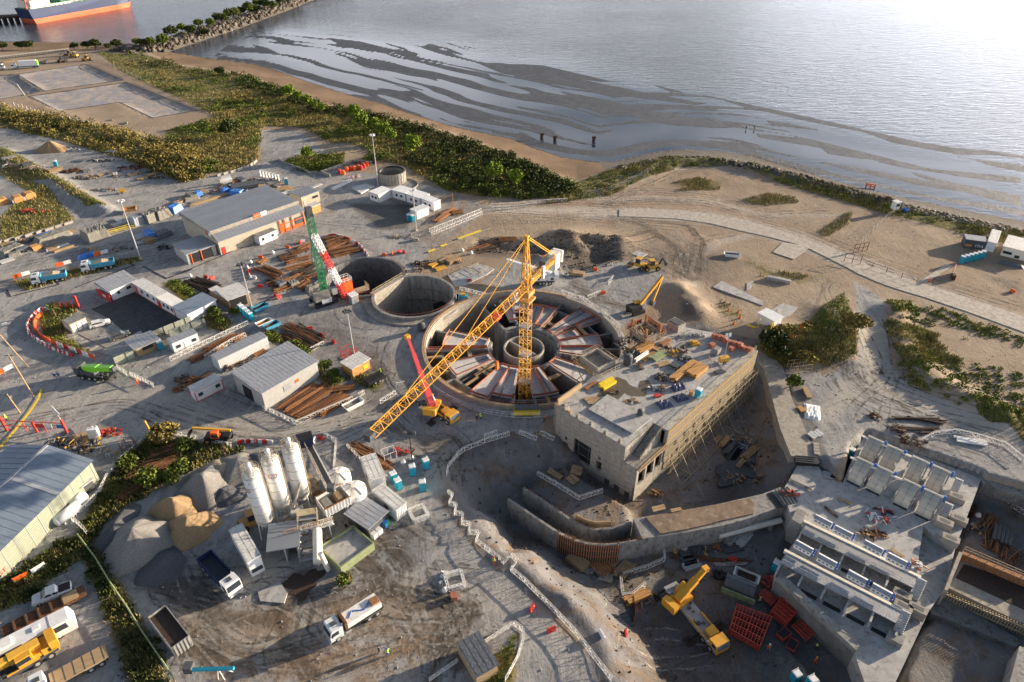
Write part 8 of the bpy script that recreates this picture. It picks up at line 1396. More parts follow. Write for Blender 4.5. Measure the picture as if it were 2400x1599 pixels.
A_=on('X',1305,45,2100,-180,zf);t=E('white_pipe','long white pipe lying parallel to the soil-covered culvert','pipe',*P('V',2090,1095,-4.5),-4.5,math.atan2(P('W',560,1485,-4.5)[1]-P('V',2090,1095,-4.5)[1],P('W',560,1485,-4.5)[0]-P('V',2090,1095,-4.5)[0]));L_=math.hypot(P('W',560,1485,-4.5)[0]-P('V',2090,1095,-4.5)[0],P('W',560,1485,-4.5)[1]-P('V',2090,1095,-4.5)[1]);M().cyl((0,0,.4),(L_,0,.4),.55,n=16).build('pipe','pvc',t);m=M();[m.box(L_*k,0,-1.6,.5,.8,1.6) for k in (.15,.5,.85)];m.build('support','concrete',t)
m=M();pts_=[P('X',x,y,zf) for x,y in [(870,215),(1100,225),(1250,255),(1400,270),(1600,250)]];o=pts_[0]
t=E('curved_bars','rust-dark curved steel bars with a red barrier on them','steel',*o,zf + .1);[m.tube([(x-o[0]+random.uniform(-.5,.5),y-o[1]+random.uniform(-.7,.7),.15) for x,y in pts_],.06,5) for k in range(9)];m.build('steel_bars','rust',t)
n_=[P('X',x,y,-5.7) for x,y in [(145,870),(300,890),(450,900),(520,860),(545,760),(530,600)]];t=E('safety_net','orange safety net strung from the bank foot to the plywood stack','net',*n_[0],-6.2);m=M()
for a,b in zip(n_,n_[1:]): m.quad((a[0]-n_[0][0],a[1]-n_[0][1],.1),(b[0]-n_[0][0],b[1]-n_[0][1],.1),(b[0]-n_[0][0],b[1]-n_[0][1]+.1,1.2),(a[0]-n_[0][0],a[1]-n_[0][1]+.1,1.2))
m.build('net','orange_net',t);m=M();[m.bar((x-n_[0][0],y-n_[0][1],0),(x-n_[0][0],y-n_[0][1],1.3),.08) for x,y in n_];m.build('post','wood',t)
for lb,t_,x,y,r in (('teal portable toilet beside the apron wall in the pit','X',1830,330,.9),('teal portable toilet at the bottom edge, left of the pair','X',1985,1400,.4),('teal portable toilet at the bottom edge, right of the pair','X',2105,1500,.4)): toilet(lb,pz(t_,x,y),r)
for lb,x,y,rx,ry,n,ms in (('timber offcuts heap at the corner of the concrete block',1520,700,1.4,.8,40,['wood','rust_light']),('ply boards and frames on the puddled pit floor',2230,560,2.2,1.8,30,['wood','rust_light','concrete']),('dark timber clutter along the far culvert foot',2280,1340,1,1,2,['wood'])):
 if x < 2260: scrap('scrap_heap',lb,'scrap',pz('V',x,y),rx,ry,.8,n,ms)
scrap('scrap_heap','scaffold parts scattered over the wet pit floor','scrap',pz('W',330,880),5,3,.5,60,['galv','wood','dark_grey','concrete']);scrap('scrap_heap','boards and clutter at the foot of the curved culvert','scrap',pz('W',520,780),1.4,5,.9,60,['wood','dark_grey','black','yellow']);stain('broad dark puddle on the pit floor beside the long formwork wall','puddle','wet_mud',pz('W',300,1060),6.5,4.5,zf + .28,.5,4)
for lb,x,y,x2,y2,w in (('pale plank pair in front of the concrete block opening',530,480,650,560,1.2),('plywood sheet, square one, leaning in front of the opening',720,540,790,600,2.0),('brown plywood sheet beside the square one',740,470,840,500,2.4)): stack('board_stack',lb,'stack',on('V',x,y,x2,y2,-3.4),w,1,'wood',.15,n=2)
for lb,x,y,x2,y2,w,mm in (('wooden board lying across the corner of the soil-covered culvert',1480,850,1600,820,1.1,'wood'),('second wooden board on the soil-covered culvert edge',1650,860,1750,840,.7,'wood')): stack('board_stack',lb,'stack',on('V',x,y,x2,y2,-1.0),w,1,mm,.12,n=2)
zd=-.99
def dz(x,y): return P('Y',x,y,-1.) + (zd,)
for lb,x,y,rx,ry,n,ms,s in (('black sheet with red trays and white sacks on the gate platform',790,580,2.4,1.8,34,['black','red','white_paint'],(.6,1.4)),('red-brown rope and rag heap at the platform corner',265,450,1.6,.7,24,['rust','red_mesh'],(.3,.9)),('timber crate frame with rods on the platform',745,690,2.3,.9,46,['wood','rust_light','black'],(.5,2.0)),('crate of orange netting at the pit-side edge',1010,880,1.3,1.1,26,['orange_net','wood','white_paint'],(.4,1.2))): scrap('fittings_heap',lb,'scrap',dz(x,y),rx,ry,.6,n,ms,size=s)
for lb,q,w,mm in (('dark drain channel cover across the platform',(255,370,385,430),.5,'dark_grey'),('long plank lying on the platform centre',(540,475,625,515),.4,'wood'),('pair of dark beams on the platform',(460,530,540,595),.5,'rust_dark'),('orange-brown plank by the upper hoists',(850,780,940,830),.5,'wood'),('grey grating stack at the platform neck',(450,335,520,350),1.8,'grey_paint'),('brown board pile at the platform neck',(500,345,570,375),1.2,'rust_light')): stack('board_stack',lb,'stack',on('Y',*q,-1.),w,1,mm,.12,n=2)
for i,(x,y) in enumerate([(1240,490),(1165,640),(1250,620),(1200,740),(930,1120),(1015,1135),(925,1050)]): t=E('concrete_box',['pale concrete box beside the upper steel stair','pale concrete box below the second steel stair','hollow concrete box by the pit-side edge','broken concrete box near the pit wall','hollow concrete box beside the lowest steel stair','pale box at the lower pit-side edge','long pale box by the third steel stair'][i],'concrete box',*dz(x,y),-.65);M().box(0,0,-1.5 if i > 3 else 0,2.6,1.4,1.2 if i < 4 else 1.8).build('block','concrete_warm',t);M().box(0,0,1.2 if i < 4 else .3,1.6,.7,.02).build('opening','dark_grey',t)
tarped('white_sheet','crumpled white plastic sheet on the gravel beside the curved culvert','sheet',on('W',740,670,850,690),4.5,.35,'white_paint',sag=1.4)
for lb,q,w,mm in (('tan timber pallet stack on the gravel beside the curved culvert',('W',735,545,775,545),3.4,'wood'),('pale board against the culvert side',('W',800,955,845,960),3.4,'concrete_warm'),('orange board leaning on the culvert edge',('W',695,670,735,660),1.6,'wood_orange'),('scaffold tubes stacked against the curved culvert',('W',790,830,840,870),3.0,'galv')): stack('board_stack',lb,'stack',on(*q),w,2,mm,.15,n=4)
t=E('scaffold','small scaffold frame standing against the bend of the curved culvert','scaffold',*pt('W',650,400),.2);m=M();[rail(m,[(0,k*1.2,0),(4.5,k*1.2,0)],2.0,.08,1.5,(1,.5,.1)) for k in range(3)];m.build('frame','scaff',t)
stack('board_stack','pale formwork beams lying inside the fenced arc beyond the gates','stack',on('W',1840,880,2075,915),1.6,1,'white_paint',.3,n=4);lattice('W',[(1640,700),(1710,700)],'standing alone beyond the curved bars')
stack('pallet_crate','slatted timber crate on the dirt beside the orange barrier','crate',on('I',745,1160,860,1160),1.8,4,'wood',.2,n=5);stack('board_stack','black and yellow boards behind the twin shafts','stack',on('M',1400,590,1500,540),1.8,2,'yellow',.25,n=3);stack('board_stack','broad yellow sheet behind the twin shafts','stack',on('M',1490,630,1650,580),2.4,1,'yellow',.2,n=3);scrap('scrap_heap','black canisters and timber behind the twin shafts','scrap',pt('M',1330,540),4.2,1.8,1.3,60,['black','dark_grey','wood','rust_dark']);stack('board_stack','tan planks on the grass behind the twin shafts','stack',on('M',1700,500,1820,510),1.4,1,'wood_orange',.12,n=3)
q=on('U',790,1568,930,1470,0.);cabin('tarped_hut','hut with a black sheeted roof and a board on top at the bottom edge','hut',on('U',760,1600,930,1500,0.),5.4,2.4,'wood','tarp_dark',over=.2);scrap('white_sacks','row of white sacks beside the lattice triangle','sacks',pt('U',500,730),.7,1.5,.6,16,['white_paint','white_rusty'],size=(.6,1.1));solo(M().box(0,0,0,.9,1.1,.8),'brick_stack','orange_net','orange brick pallet below the white sacks','bricks',*pt('U',572,880),.2)
# people
for lb,t_,x,y,z,r,j,l,h,w_ in (('person in orange overalls walking by the lattice fence end near the lime-boomed crane','Q',1690,795,None,.4,'orange','orange','orange',.3),('person in dark blue overalls, left of two crossing the road','Q',685,720,None,2.6,'blue','navy','navy',.4),('person in dark blue overalls, right of two crossing the road','Q',730,715,None,2.7,'blue','navy','navy',.4),('person in dark jacket with yellow helmet, left of two beside the round shaft','S',1400,715,None,1.6,'black','black','yellow',.1),('person in bright yellow vest with white helmet beside the round shaft','S',1442,705,None,1.4,'hiviz','navy','white_paint',.1),('person in dark clothes and orange helmet near the corner of the concrete block','S',2225,740,None,0.3,'black','navy','orange',.5),('person in yellow jacket and red trousers walking along the haul road fence','U',900,605,None,.9,'hiviz','red','red',.35),('person in dark blue overalls on the dirt yard, left of two','c',2118,980,None,.2,'navy','navy','navy',.15),('person in yellow vest and blue trousers on the dirt yard, right of two','c',2195,1005,None,.3,'hiviz','blue','blue',.2),('person in orange jacket and white helmet beside the red formwork grids','X',1765,1085,-6.,2.0,'orange','grey_paint','white_paint',.35),('person with yellow helmet and grey clothes by the timber cradle','X',1680,650,-6.,2.4,'grey_paint','dark_grey','yellow',.4),('person in dark clothes with lime helmet below the apron wall','X',2205,1065,-6.,1.2,'black','dark_grey','hiviz',.2),('person in orange overalls and yellow helmet below the apron wall','X',2205,1180,-6.,2.4,'orange','orange','yellow',.3),('person in green vest on the black trailer','R',2105,770,None,.5,'hiviz','navy','hiviz',.1),('person in dark clothes and yellow vest at the entrance gate','Q',90,1245,None,.5,'hiviz','black','hiviz',.2),('distant person standing on the tidal flat','C',2150,1192,-3.,1,'navy','navy','navy',.2),('second distant person walking on the tidal flat','C',2225,1192,-3.,1,'navy','navy','navy',.3)):
 q=pt(t_,x,y) if z is None else (P(t_,x,y,z) + (max(z,gz(*P(t_,x,y,z))) if z > -5 else gz(*P(t_,x,y,z)),));person(lb,q,r,j,l,h,w_)
for i,(x,y) in enumerate([(275,1275),(395,1300),(752,1305)]): t=E('mooring_stump',['leftmost dark stump standing in the wet flat','middle dark stump standing in the wet flat','rightmost dark stump standing in the wet flat'][i],'stump',*P('C',x,y,-3),-3.2);M().cyl((0,0,0),(0,0,1.8),.7,.8,9).build('stump','rust_dark',t);M().box(0,0,1.8,1.4,1.3,.7,.3,.9,.9).build('cap','rust_dark',t)
t=E('road_barrier','small orange barrier frame at the shore slipway','barrier',*pt('J',1010,325));m=M();rail(m,[(0,0,0),(2.6,-1.2,0)],1.4,.3,1.3);m.build('frame','orange',t)
def rowfill(t_,a,b,n,depth,label,kinds,w=(1.6,3.2),z=None):
 for i in range(n):
  k=(i + .5)/n;x=a[0] + (b[0]-a[0])*k + random.uniform(-8,8);y=a[1] + (b[1]-a[1])*k + random.uniform(-depth,depth);q=pt(t_,x,y,z);s=(*q,R(47) + random.choice([0,0,math.pi/2]) + random.uniform(-.12,.12),random.uniform(2.5,5.5));lb=f'{label}, {nth(i)} along';c=random.choice(kinds);ww=random.uniform(*w)
  if c == 'pipe': pipes('pipe_stack','stack of pipes ' + lb,'pipes',s,ww,random.choice([1,2]),random.uniform(.12,.22),random.choice(['galv','concrete','dark_grey']))
  elif c == 'board': stack('board_stack','stack of boards ' + lb,'stack',s,ww,random.choice([1,2,4]),random.choice(['wood','concrete','dark_grey','formply','rust_light']),.18,n=random.choice([3,5]))
  elif c == 'tarp': tarped('tarped_stack','dark covered stack ' + lb,'stack',s,ww,random.uniform(.8,1.6),random.choice(['tarp_dark','tarp_grey','blue_tarp'] if i % 4 == 0 else ['tarp_dark','tarp_grey']))
  elif c == 'rust': bundle('steel_bundle','rusty steel pieces ' + lb,'steel bundle',s,ww,20,.6,random.choice(['rust','rust_dark']),.12,messy=.5)
  else: scrap('scrap_heap','mixed scrap ' + lb,'scrap',q,ww*.8,1.1,.9,22,['wood','dark_grey','concrete','rust'])
K5=['pipe','board','tarp','board','scrap']
rowfill('E',(40,1330),(900,1130),8,25,'in the back line of the storage row',K5);rowfill('E',(60,1480),(800,1330),7,20,'in the front line of the storage row',K5);rowfill('E',(1000,1500),(2150,1230),9,25,'by the red and white banners',K5);rowfill('E',(1400,1060),(2250,900),5,15,'between the covered stacks',['board','pipe'])
rowfill('F',(60,760),(700,560),8,30,'behind the warehouse wall',K5);rowfill('F',(1300,520),(1750,600),6,30,'in the far corner of the warehouse yard',K5);rowfill('F',(640,520),(1180,420),5,25,'behind the black pipes',K5)
rowfill('E',(0,160),(700,330),8,14,'on the left grass ridge',['board','scrap']);rowfill('E',(1000,330),(2200,420),9,40,'in the far storage yard',['rust','scrap','board','pipe'])
rowfill('R',(60,900),(260,830),3,20,'behind the small white cabin',['rust','board']);rowfill('R',(520,720),(960,560),5,18,'in front of the long white container',['scrap','board','pipe']);rowfill('L',(1270,700),(1700,740),6,30,'at the foot of the green boom',['scrap','rust','board','tarp']);rowfill('L',(1500,620),(1850,560),4,20,'between steel yard and crawler crane',['rust','scrap'])
rowfill('d',(60,230),(250,420),5,40,'in the junk area by the grey toilets',['scrap','pipe','board']);rowfill('M',(1150,620),(1850,480),6,30,'on the grass behind the twin shafts',['board','scrap','rust']);rowfill('T',(1000,960),(1350,880),4,30,'under the weigh belt',['scrap','pipe'],z=.0);rowfill('T',(1300,560),(1350,760),3,20,'beside the belt conveyor',['scrap','board'])
rowfill('X',(60,330),(500,420),6,25,'at the foot of the outer curved wall',['board','scrap'],z=-6.);rowfill('X',(900,180),(1500,120),7,25,'below the soil-covered culvert',['pipe','board','scrap'],z=-6.);rowfill('W',(60,900),(420,1180),9,60,'on the pit floor by the formwork wall',['board','scrap'],w=(.8,1.6),z=-6.);rowfill('W',(470,700),(600,960),6,20,'along the curved culvert foot',['board','scrap','pipe'],w=(.8,1.8),z=-6.)
rowfill('O',(1060,430),(1420,470),5,40,'on the far half of the roof',['board','scrap'],w=(.8,1.6),z=6.02);rowfill('O',(780,390),(1000,640),5,25,'beside the scaffold tower on the roof',['board','scrap','pipe'],w=(.8,1.6),z=6.02);rowfill('O',(1150,830),(1500,600),6,30,'in the roof centre',['board','scrap','pipe'],w=(.7,1.4),z=6.02);rowfill('Y',(1300,560),(1560,880),6,50,'on the soil of the right-hand pit',['board','scrap','rust'])
# vegetation
def quads(c,sz,flat=.0,up=0.):      # one small randomly turned leaf clump face per centre
 n=len(c);a=rng.normal(size=(n,3));a[:,2] *= 1 - flat;a /= np.linalg.norm(a,axis=1)[:,None];b=rng.normal(size=(n,3));b -= (a*b).sum(1)[:,None]*a;b /= np.linalg.norm(b,axis=1)[:,None]
 s=sz*(.6 + .8*rng.random((n,1)));a=a*s;b=b*s*.8
 v=np.stack([c-a-b*.3,c+b,c+a*.9-b*.2,c-b*.9],1).reshape(-1,3);return v,np.arange(4*n).reshape(n,4)
def blob(x,y,z,rx,ry,rz,n,low=.15):      # points in a lumpy ellipsoid, mostly near the surface
 d=rng.normal(size=(n,3));d[:,2]=np.abs(d[:,2])*(1) - low;d /= np.linalg.norm(d,axis=1)[:,None];r=(.55 + .45*rng.random((n,1))**.5)*(1 + .18*np.sin(d[:,:1]*5 + d[:,1:2]*7 + x))
 return np.array([x,y,z]) + d*r*np.array([rx,ry,rz])
def leaves(name,cs,sz,m_,parent=None): v,f=quads(cs,sz);return_=gridmesh(name,v,f,MATS[m_],{});return_.parent=parent;return return_
def tree_proto(m_,h=4.5,w=2.4,n=900,sz=.3,multi=5,name='tree',label='x',cat='tree'):
 t=E(name,label,cat,0,0);m=M();m.cyl((0,0,-.3),(.1,.05,h*.45),.17,.1,7);cs=[]
 for i in range(multi):
  a=6.283*i/multi + random.random();rr=w*.45;p_=(rr*math.cos(a)*.8,rr*math.sin(a)*.8,h*(.5 + .25*random.random()));m.cyl((.1,.05,h*.3),p_,.08,.03,5);cs.append(blob(*p_,w*.55,w*.55,h*.28,n//(multi+1),.6))
 cs.append(blob(0,0,h*.6,w*.6,w*.6,h*.38,n//(multi+1),.5));m.build('trunk','bark',t);leaves('crown',np.concatenate(cs),sz,m_,t);return t
TB=[tree_proto('leaf_bright'),tree_proto('leaf_bright',4.8,2.2,800,.3,4)];TG=[tree_proto('leaf_green'),tree_proto('leaf_dark',4.2,2.8,900,.34,6)];TBR=[tree_proto('leaf_brown',3.0,2.8,900,.3,6,'bush','x','bush')];BG=[tree_proto('leaf_green',1.9,1.9,600,.22,5,'bush','x','bush')]
def tr(pr,t_,x,y,s,lb,g=None,z=None): q=pt(t_,x,y) if z is None else P(t_,x,y,z) + (z,);place(pr,*q,random.random()*6,lb,g,(s*random.uniform(.9,1.1),s*random.uniform(.9,1.1),s))
for i,(t_,x,y,s,lb) in enumerate([('B',310,900,1.3,'bright green tree, farthest along the scrub belt near the sandy beach'),('B',400,940,1.1,'bright green tree, second in the far line near the beach'),('B',470,985,1.2,'bright green tree, third in the far line near the beach'),('B',540,1020,1.1,'bright green tree, fourth in the far line near the beach'),('B',610,1045,1.0,'bright green tree, last in the far line near the beach'),('B',920,1110,1.5,'tall bright green tree mid belt, left one of a close pair'),('B',975,1190,1.5,'tall bright green tree mid belt, right one of a close pair'),('B',1110,1220,1.3,'bright green tree before the short diagonal line of three'),('B',1180,1275,1.4,'bright green tree in the middle of the diagonal line'),('B',1250,1310,1.2,'bright green tree at the end of the diagonal line'),('B',1445,1440,1.8,'large bright rounded tree in the dense part of the belt'),('B',485,1480,1.2,'bright round tree in the scrub wedge by the warehouse road'),('I',30,300,1.5,'large bright tree left of the sandy cove'),('I',230,350,1.4,'yellow-green tree nearest the sandy cove')]): tr(TB[i % 2],t_,x,y,s,lb)
for i,(x,y,s) in enumerate([(1500,400,1.6),(1600,400,1.4),(1700,350,1.2),(1780,370,1.3),(1850,320,1.2),(1890,350,1.1),(1960,310,1.3),(2030,270,1.4),(2080,260,1.2),(2130,230,1.5),(2180,210,1.3),(2240,190,1.2),(2290,130,1.7),(2340,120,1.5),(1400,420,1.2),(1330,425,1.0),(1270,430,1.0)]): tr(TG[i % 2],'A',x,y + 12,s*1.2,f'dark rounded tree on the rocky breakwater, {nth(i)} of those {"nearer the quay" if x > 1200 else "farther out"}','trees on the breakwater')
for i,(x,y,s) in enumerate([(20,80,1.5),(90,75,1.4),(160,65,1.3),(230,30,1.4),(310,10,1.4),(380,-10,1.4)]): tr(TG[i % 2],'B',x,y + 12,s*1.2,f'dark rounded tree on the rocky breakwater, {nth(i)} of those {"nearer the quay" if x > 1200 else "farther out"}','trees on the breakwater')
for x,y,s,lb in ((30,465,1.2,'dark bush on the harbour bank at the left edge'),(205,460,1.2,'dark bush on the harbour bank, left of a close pair'),(275,460,1.3,'dark bush on the harbour bank, right of a close pair'),(690,460,1.0,'small dark bush on the harbour bank above the loaders'),(800,455,1.1,'wide dark bush above the loaders, left one'),(880,455,1.4,'wide dark bush above the loaders, right one'),(1000,460,.9,'small bush at the root of the breakwater'),(1080,450,1.3,'larger bush at the root of the breakwater'),(2030,700,1.1,'dark bush alone in the grassy scrub near the beach'),(2120,1260,1.6,'dark round bush on the dry scrub hump')): tr(TG[1],'A',x,y,s,lb)
for i,(t_,x,y,s) in enumerate([('L',60,690,1.4),('L',150,740,1.3),('L',230,800,1.4),('L',320,860,1.3),('L',500,1010,1.3),('L',560,1060,1.3),('L',620,1150,1.2),('L',780,1030,1.1),('R',1010,400,1.4),('R',1060,440,1.3),('R',1240,490,1.3),('R',1290,530,1.2),('R',1350,570,1.3),('R',1560,700,1.3),('R',1640,790,1.3),('R',1680,840,1.1)]): tr(BG[0],t_,x,y,s*.72,f'green bush in the weedy strips between the cabins and steel plots, {nth(i)} from the left','bushes between the cabins')
for t_,x,y,s,lb,pr in (('W',740,320,1.0,'olive bush on the mound, sunlit right part',TBR[0]),('W',560,290,.8,'dark bush on the mound beside the culvert bend',TG[1]),('W',480,230,1.3,'dark bush on the mound nearest the concrete block',TG[1]),('W',660,490,1.2,'low green bush at the culvert side',BG[0]),('W',1100,70,1.3,'small bush on the edge of the gravel road',TBR[0]),('T',90,430,1.3,'yellow-green bush beside the aggregate heaps',BG[0]),('T',40,500,1.2,'low green bush left of the aggregate heaps',BG[0]),('d',1250,260,1.1,'tall weed bush by the top of the descending lattice fence',TBR[0]),('d',1500,380,1.1,'small bush among the overgrown bars',BG[0]),('d',800,590,1.2,'green weed clump inside the descending lattice fence',BG[0]),('d',1060,800,1.4,'green weed clump between bars and pale heap',BG[0]),('T',1600,1440,.8,'small weed clump beside the olive basin',BG[0])): tr(pr,t_,x,y,s,lb)
q=pt('K',680,800);t=E('palm_tree','small palm tree inside the red and white barrier curve','palm tree',*q);M().cyl((0,0,0),(0,0,2.6),.32,.24,9).build('trunk','bark',t);m=M()
for i in range(22):
 a=6.283*i/22 + random.random()*.2;e=random.uniform(.2,1.2);L_=2.3;pv=Vector((0,0,2.6));d=Vector((math.cos(a)*math.cos(e),math.sin(a)*math.cos(e),math.sin(e)))
 for k in range(5):
  nx_=pv + d*L_/5;s_=Vector((-math.sin(a),math.cos(a),0))*.28*(1 - k/5.5);s2=Vector((-math.sin(a),math.cos(a),0))*.28*(1 - (k+1)/5.5);m.quad(pv - s_,pv + s_,nx_ + s2,nx_ - s2);pv=nx_;d=(d + Vector((0,0,-.32))).normalized()
m.build('frond','leaf_green',t)
vi=np.argwhere(veg > .45)
def scatter(mask,n):
 idx_=np.argwhere(mask);k=idx_[rng.integers(0,len(idx_),n)];ar=1;j,i=k[:,0],k[:,1];dx=np.diff(gx)[np.minimum(i,nx-2)];dy=np.diff(gy)[np.minimum(j,ny-2)]
 return np.stack([gx[i] + (rng.random(n) - .5)*dx,gy[j] + (rng.random(n) - .5)*dy,Z[j,i]],-1)
def area_mask(poly,extra=True): return (sdist(X,Y,poly) < 0) & extra
def thicket(name,label,mask,nc,per,rx,rz,sz,m_):
 c=scatter(mask,nc);out=[]
 for x,y,z in c: s=random.uniform(.6,1.4);out.append(blob(x,y,z,rx*s,rx*s*random.uniform(.7,1.2),rz*s,per,.1))
 o_=leaves(name,np.concatenate(out),sz,m_);return tag(o_,label,'shrubs',None,'stuff')
pn=fbm(X/13,Y/13,3,91);hedge=area_mask(VEG['hedge']);belt=area_mask(VEG['belt'],dla < 2);edge=belt & (dla > -17) & (dla < 1) & (X < P('p',1330,400)[0])
thicket('reed_thicket','dense brown reed and brush band running between basins and storage road',hedge,430,60,1.9,2.3,.3,'leaf_brown');thicket('shrub_thicket','dark low brush scattered through the brown reed band',hedge & (pn > .5),130,60,1.8,2.0,.3,'leaf_dark')
thicket('shore_brush','dark continuous brush lining the landward edge of the sandy beach',edge & (dla > -11),420,60,1.9,1.9,.32,'leaf_dark');thicket('green_scrub','green scrub patches filling the belt between site and beach',belt & (pn > .52),420,55,1.8,1.7,.3,'leaf_green');thicket('dense_scrub','dense dark green scrub at the belt end beside the cove',area_mask(op([(930,300),(1150,350),(1330,430),(1300,452),(1210,458),(1110,452),(1040,440),(1000,400),(920,360)])),330,70,1.8,1.9,.28,'leaf_dark')
thicket('olive_brush','dry olive brush mixed through the scrub belt',belt & (pn < .46) & (dla < -12),240,45,1.5,1.1,.26,'leaf_brown');thicket('field_scrub','green low scrub along the lower edge of the right-hand field',area_mask(VEG['right']) & (area_mask(op([(2030,700),(2200,715),(2353,770),(2353,800),(2180,750),(2060,740)])) | area_mask(op([(2050,790),(2353,860),(2353,980),(2200,930),(2090,885)]))),280,34,.8,.4,.2,'grass_green')
thicket('weed_growth','rank green weeds beside the green warehouse and along the hose strip',area_mask(VEG['low']) | area_mask(VEG['hose']),190,50,1.0,.8,.2,'leaf_dark');thicket('mound_scrub','low olive scrub covering the mound',area_mask(VEG['mound']) & (X < P('o',1880,760)[0]),90,40,1.0,.6,.2,'leaf_brown')
thicket('bank_tufts','yellow-green tufts along the headland bank',area_mask(VEG['bank']),330,24,.9,.8,.22,'grass_green');thicket('wedge_scrub','low scrub in the walled wedge beyond the warehouse',area_mask(VEG['wedge']),60,60,1.5,1.2,.24,'leaf_green')
def grass(name,label,mask,n,h,m_):
 c=scatter(mask,n);a=rng.random(n)*6.283;w=.06 + .10*rng.random(n);hh=h*(.4 + rng.random(n));le=(rng.random((n,2)) - .5)*.5*h
 p0=c + np.stack([np.cos(a)*w,np.sin(a)*w,-.05 + 0*w],-1);p1=c - np.stack([np.cos(a)*w,np.sin(a)*w,.05 + 0*w],-1);p2=c + np.stack([le[:,0],le[:,1],hh],-1)
 o_=gridmesh(name,np.stack([p0,p1,p2],1).reshape(-1,3),np.arange(3*n).reshape(n,3),MATS[m_],{});return tag(o_,label,'grass',None,'stuff')
vm=(veg > .4) & (dp > -1);bankm=area_mask(VEG['bank']);grass('dry_grass','dry yellow grass over the verges and scrub belt',vm & (pn < .56),62000,.7,'grass_dry');grass('green_grass','green grass over the verges and scrub belt',vm & (pn > .44) & (veg > .62) & ~bankm,42000,.6,'grass_green')
def rocks(name,label,mask,n,s0,s1,m_='rocks',kind='stuff'):
 c=scatter(mask,n);base=np.array([[-1,-1,-1],[1,-1,-1],[1,1,-1],[-1,1,-1],[-.7,-.7,.8],[.7,-.7,.8],[.7,.7,.8],[-.7,.7,.8]],float);f0=np.array([[3,2,1,0],[4,5,6,7],[0,1,5,4],[1,2,6,5],[2,3,7,6],[3,0,4,7]])
 s=(s0 + (s1-s0)*rng.random((n,1,1))**2);v=base[None]*s*(.6 + .8*rng.random((n,1,3))) + (rng.random((n,8,3)) - .5)*s*.6;a=rng.random(n)*6.28;ca,sa=np.cos(a)[:,None],np.sin(a)[:,None];x_=v[:,:,0]*ca - v[:,:,1]*sa;y_=v[:,:,0]*sa + v[:,:,1]*ca
 v=np.stack([x_,y_,v[:,:,2]],-1) + c[:,None,:];f=(f0[None] + 8*np.arange(n)[:,None,None]).reshape(-1,4);o_=gridmesh(name,v.reshape(-1,3),f,MATS[m_],{});return tag(o_,label,'rocks',None,kind)
rocks('riprap','brown boulder riprap along both flanks of the breakwater',(bw < 9) & (bw > 2.5),3200,.5,1.2);rocks('bank_riprap','dark stones on the seaward slope of the headland',(dla > -3) & (dla < 4) & (X > P('p',1440,381)[0]),3500,.2,.7)
rocks('loose_stones','small loose stones and clods scattered over the dirt areas',(veg < .3) & (yard < .4) & (dla < -2) & (Y < 330) & (dp > 0),2500,.04,.15,'concrete');rocks('pit_rubble','small rubble strewn over the pit floor and its banks',(dp < -1),2200,.05,.2);rocks('trench_clods','dark soil clods in the dug trench behind the tower crane',(sdist(X,Y,op([(1090,545),(1280,545),(1420,545),(1440,600),(1300,640),(1230,590),(1080,575)])) < 0),900,.08,.3,'trench_soil');rocks('yard_debris','small pale stones and litter strewn over the grey yard',(yard > .5) & (veg < .2) & (dp > 0) & (np.hypot(X-CC[0],Y-CC[1]) > 27) & ~hole,3500,.05,.16,'concrete')
# ship and pier
s0=P('A',335,228,-3);s1=P('A',1262,58,-3);a=math.atan2(s1[1]-s0[1],s1[0]-s0[0]);L_=math.hypot(s1[0]-s0[0],s1[1]-s0[1]);t=E('tanker_ship','moored tanker with navy and orange hull and white bridge at top left','ship',s0[0],s0[1],-3.2,a);Bm=17.
def hullp(z0,z1,k0=0.,k1=0.):
 m=M();n=9;pr_=[]
 for z_,k in ((z0,k0),(z1,k1)):
  pr_.append([(-k,.8,z_),(L_*.8,0-k*.3,z_),(L_*.93,1.8,z_),(L_+k,Bm*.42,z_),(L_+k+.8,Bm/2,z_),(L_+k,Bm*.58,z_),(L_*.93,Bm-1.8,z_),(L_*.8,Bm+k*.3,z_),(-k,Bm-.8,z_)])
 m.add(pr_[0] + pr_[1],[tuple(range(n))[::-1],tuple(range(n,2*n))] + [(i,(i+1)%n,(i+1)%n+n,i+n) for i in range(n)]);return m
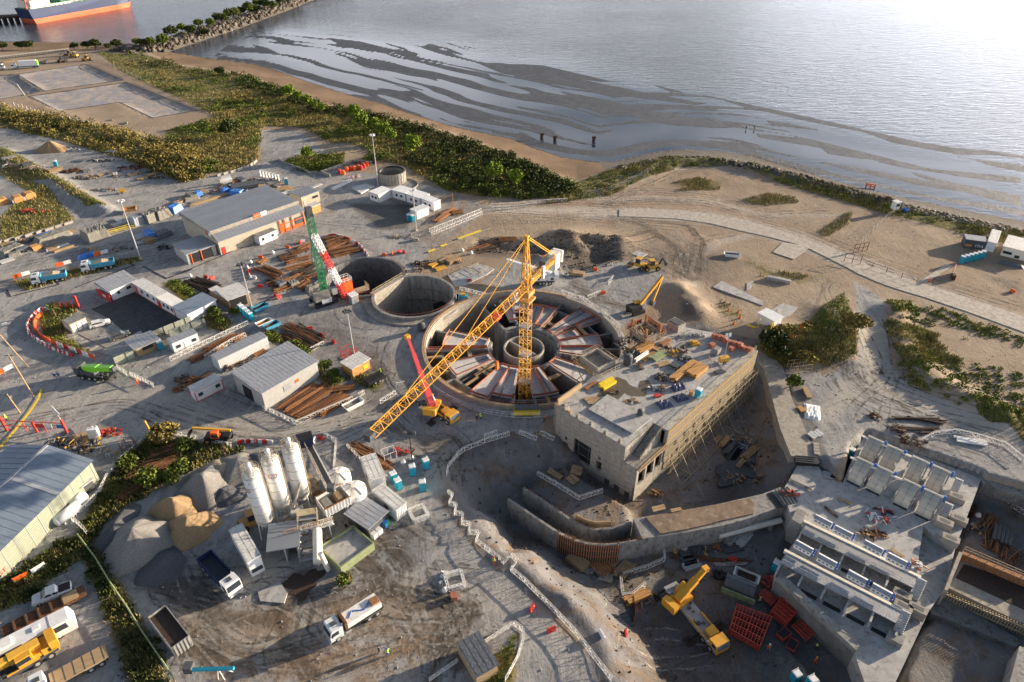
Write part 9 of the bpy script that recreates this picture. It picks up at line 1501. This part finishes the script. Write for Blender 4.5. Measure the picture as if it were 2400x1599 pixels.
hullp(0,3.6,-1.0,.2).build('lower_hull','hull_orange',t);hullp(3.61,10,.3,1.6).build('upper_hull','hull_blue',t);hullp(10.01,10.3,1.4,1.4).build('main_deck','ship_green',t);M().box(9,Bm/2,10.3,15,Bm-2,5).build('deckhouse','cream',t);br=M().box(12,Bm/2,15.3,9,Bm-4,11).build('bridge','cream',t)
m=M();[m.box(16.55,Bm/2,16.4+2.6*k,.1,Bm-6,.9) for k in range(4)];[m.box(12,1.95,16.4+2.6*k,7,.1,.9) for k in range(4)];m.build('window_band','glass',br);M().box(4,Bm/2,15.3,4,4,8).build('funnel','hull_blue',t);m=M();m.bar((-1,3,10),(1.5,4,22),1.0);m.bar((1.5,4,22),(3,4,16),.5);m.build('deck_crane','hull_orange',t)
m=M();[m.cyl((20,Bm*.2+i*1.5,11.2),(L_-14,Bm*.2+i*1.5,11.2),.35,n=6) for i in range(7)];m.box(L_*.55,Bm/2,10.4,3,Bm-3,3);m.box(L_*.3,Bm/2,10.4,2,Bm-4,2.4);m.build('deck_pipes','ship_green',t);m=M();[m.box(-.9+15+i*3.4,.35,10.3,2.4,.4,1.3) for i in range(6)];m.build('mooring_recess','cream',t);m=M();m.bar((L_*.55,Bm/2,10),(L_*.55,Bm/2,24),.5);m.bar((L_*.55,Bm/2,20),(L_*.55+12,Bm/2,16),.4);m.build('cargo_derrick','cream',t);rl=M();rail(rl,[(0,.4,10.3),(L_*.8,.4,10.3)],1.2,.18,4);rl.build('guard_rail','white_paint',t)
a_=P('A',0,225,-3);t=E('pier','dark piled jetty beside the stern of the tanker','pier',a_[0],a_[1],-3,.35);M().box(14,8,3.0,46,9,1.4).build('deck','rust_dark',t);m=M();[m.cyl((-6+i*4,4+j*4,-1),(-6+i*4,4+j*4,3),.6,n=7) for i in range(11) for j in range(3)];m.build('pile','rust_dark',t)
for k in (BR,BW,BO,LP,BAG): k['label']=k.get('label')
for k in (TG[0],TBR[0]):
 if k.name not in USED:
  for c_ in list(k.children): bpy.data.objects.remove(c_)
  bpy.data.objects.remove(k)
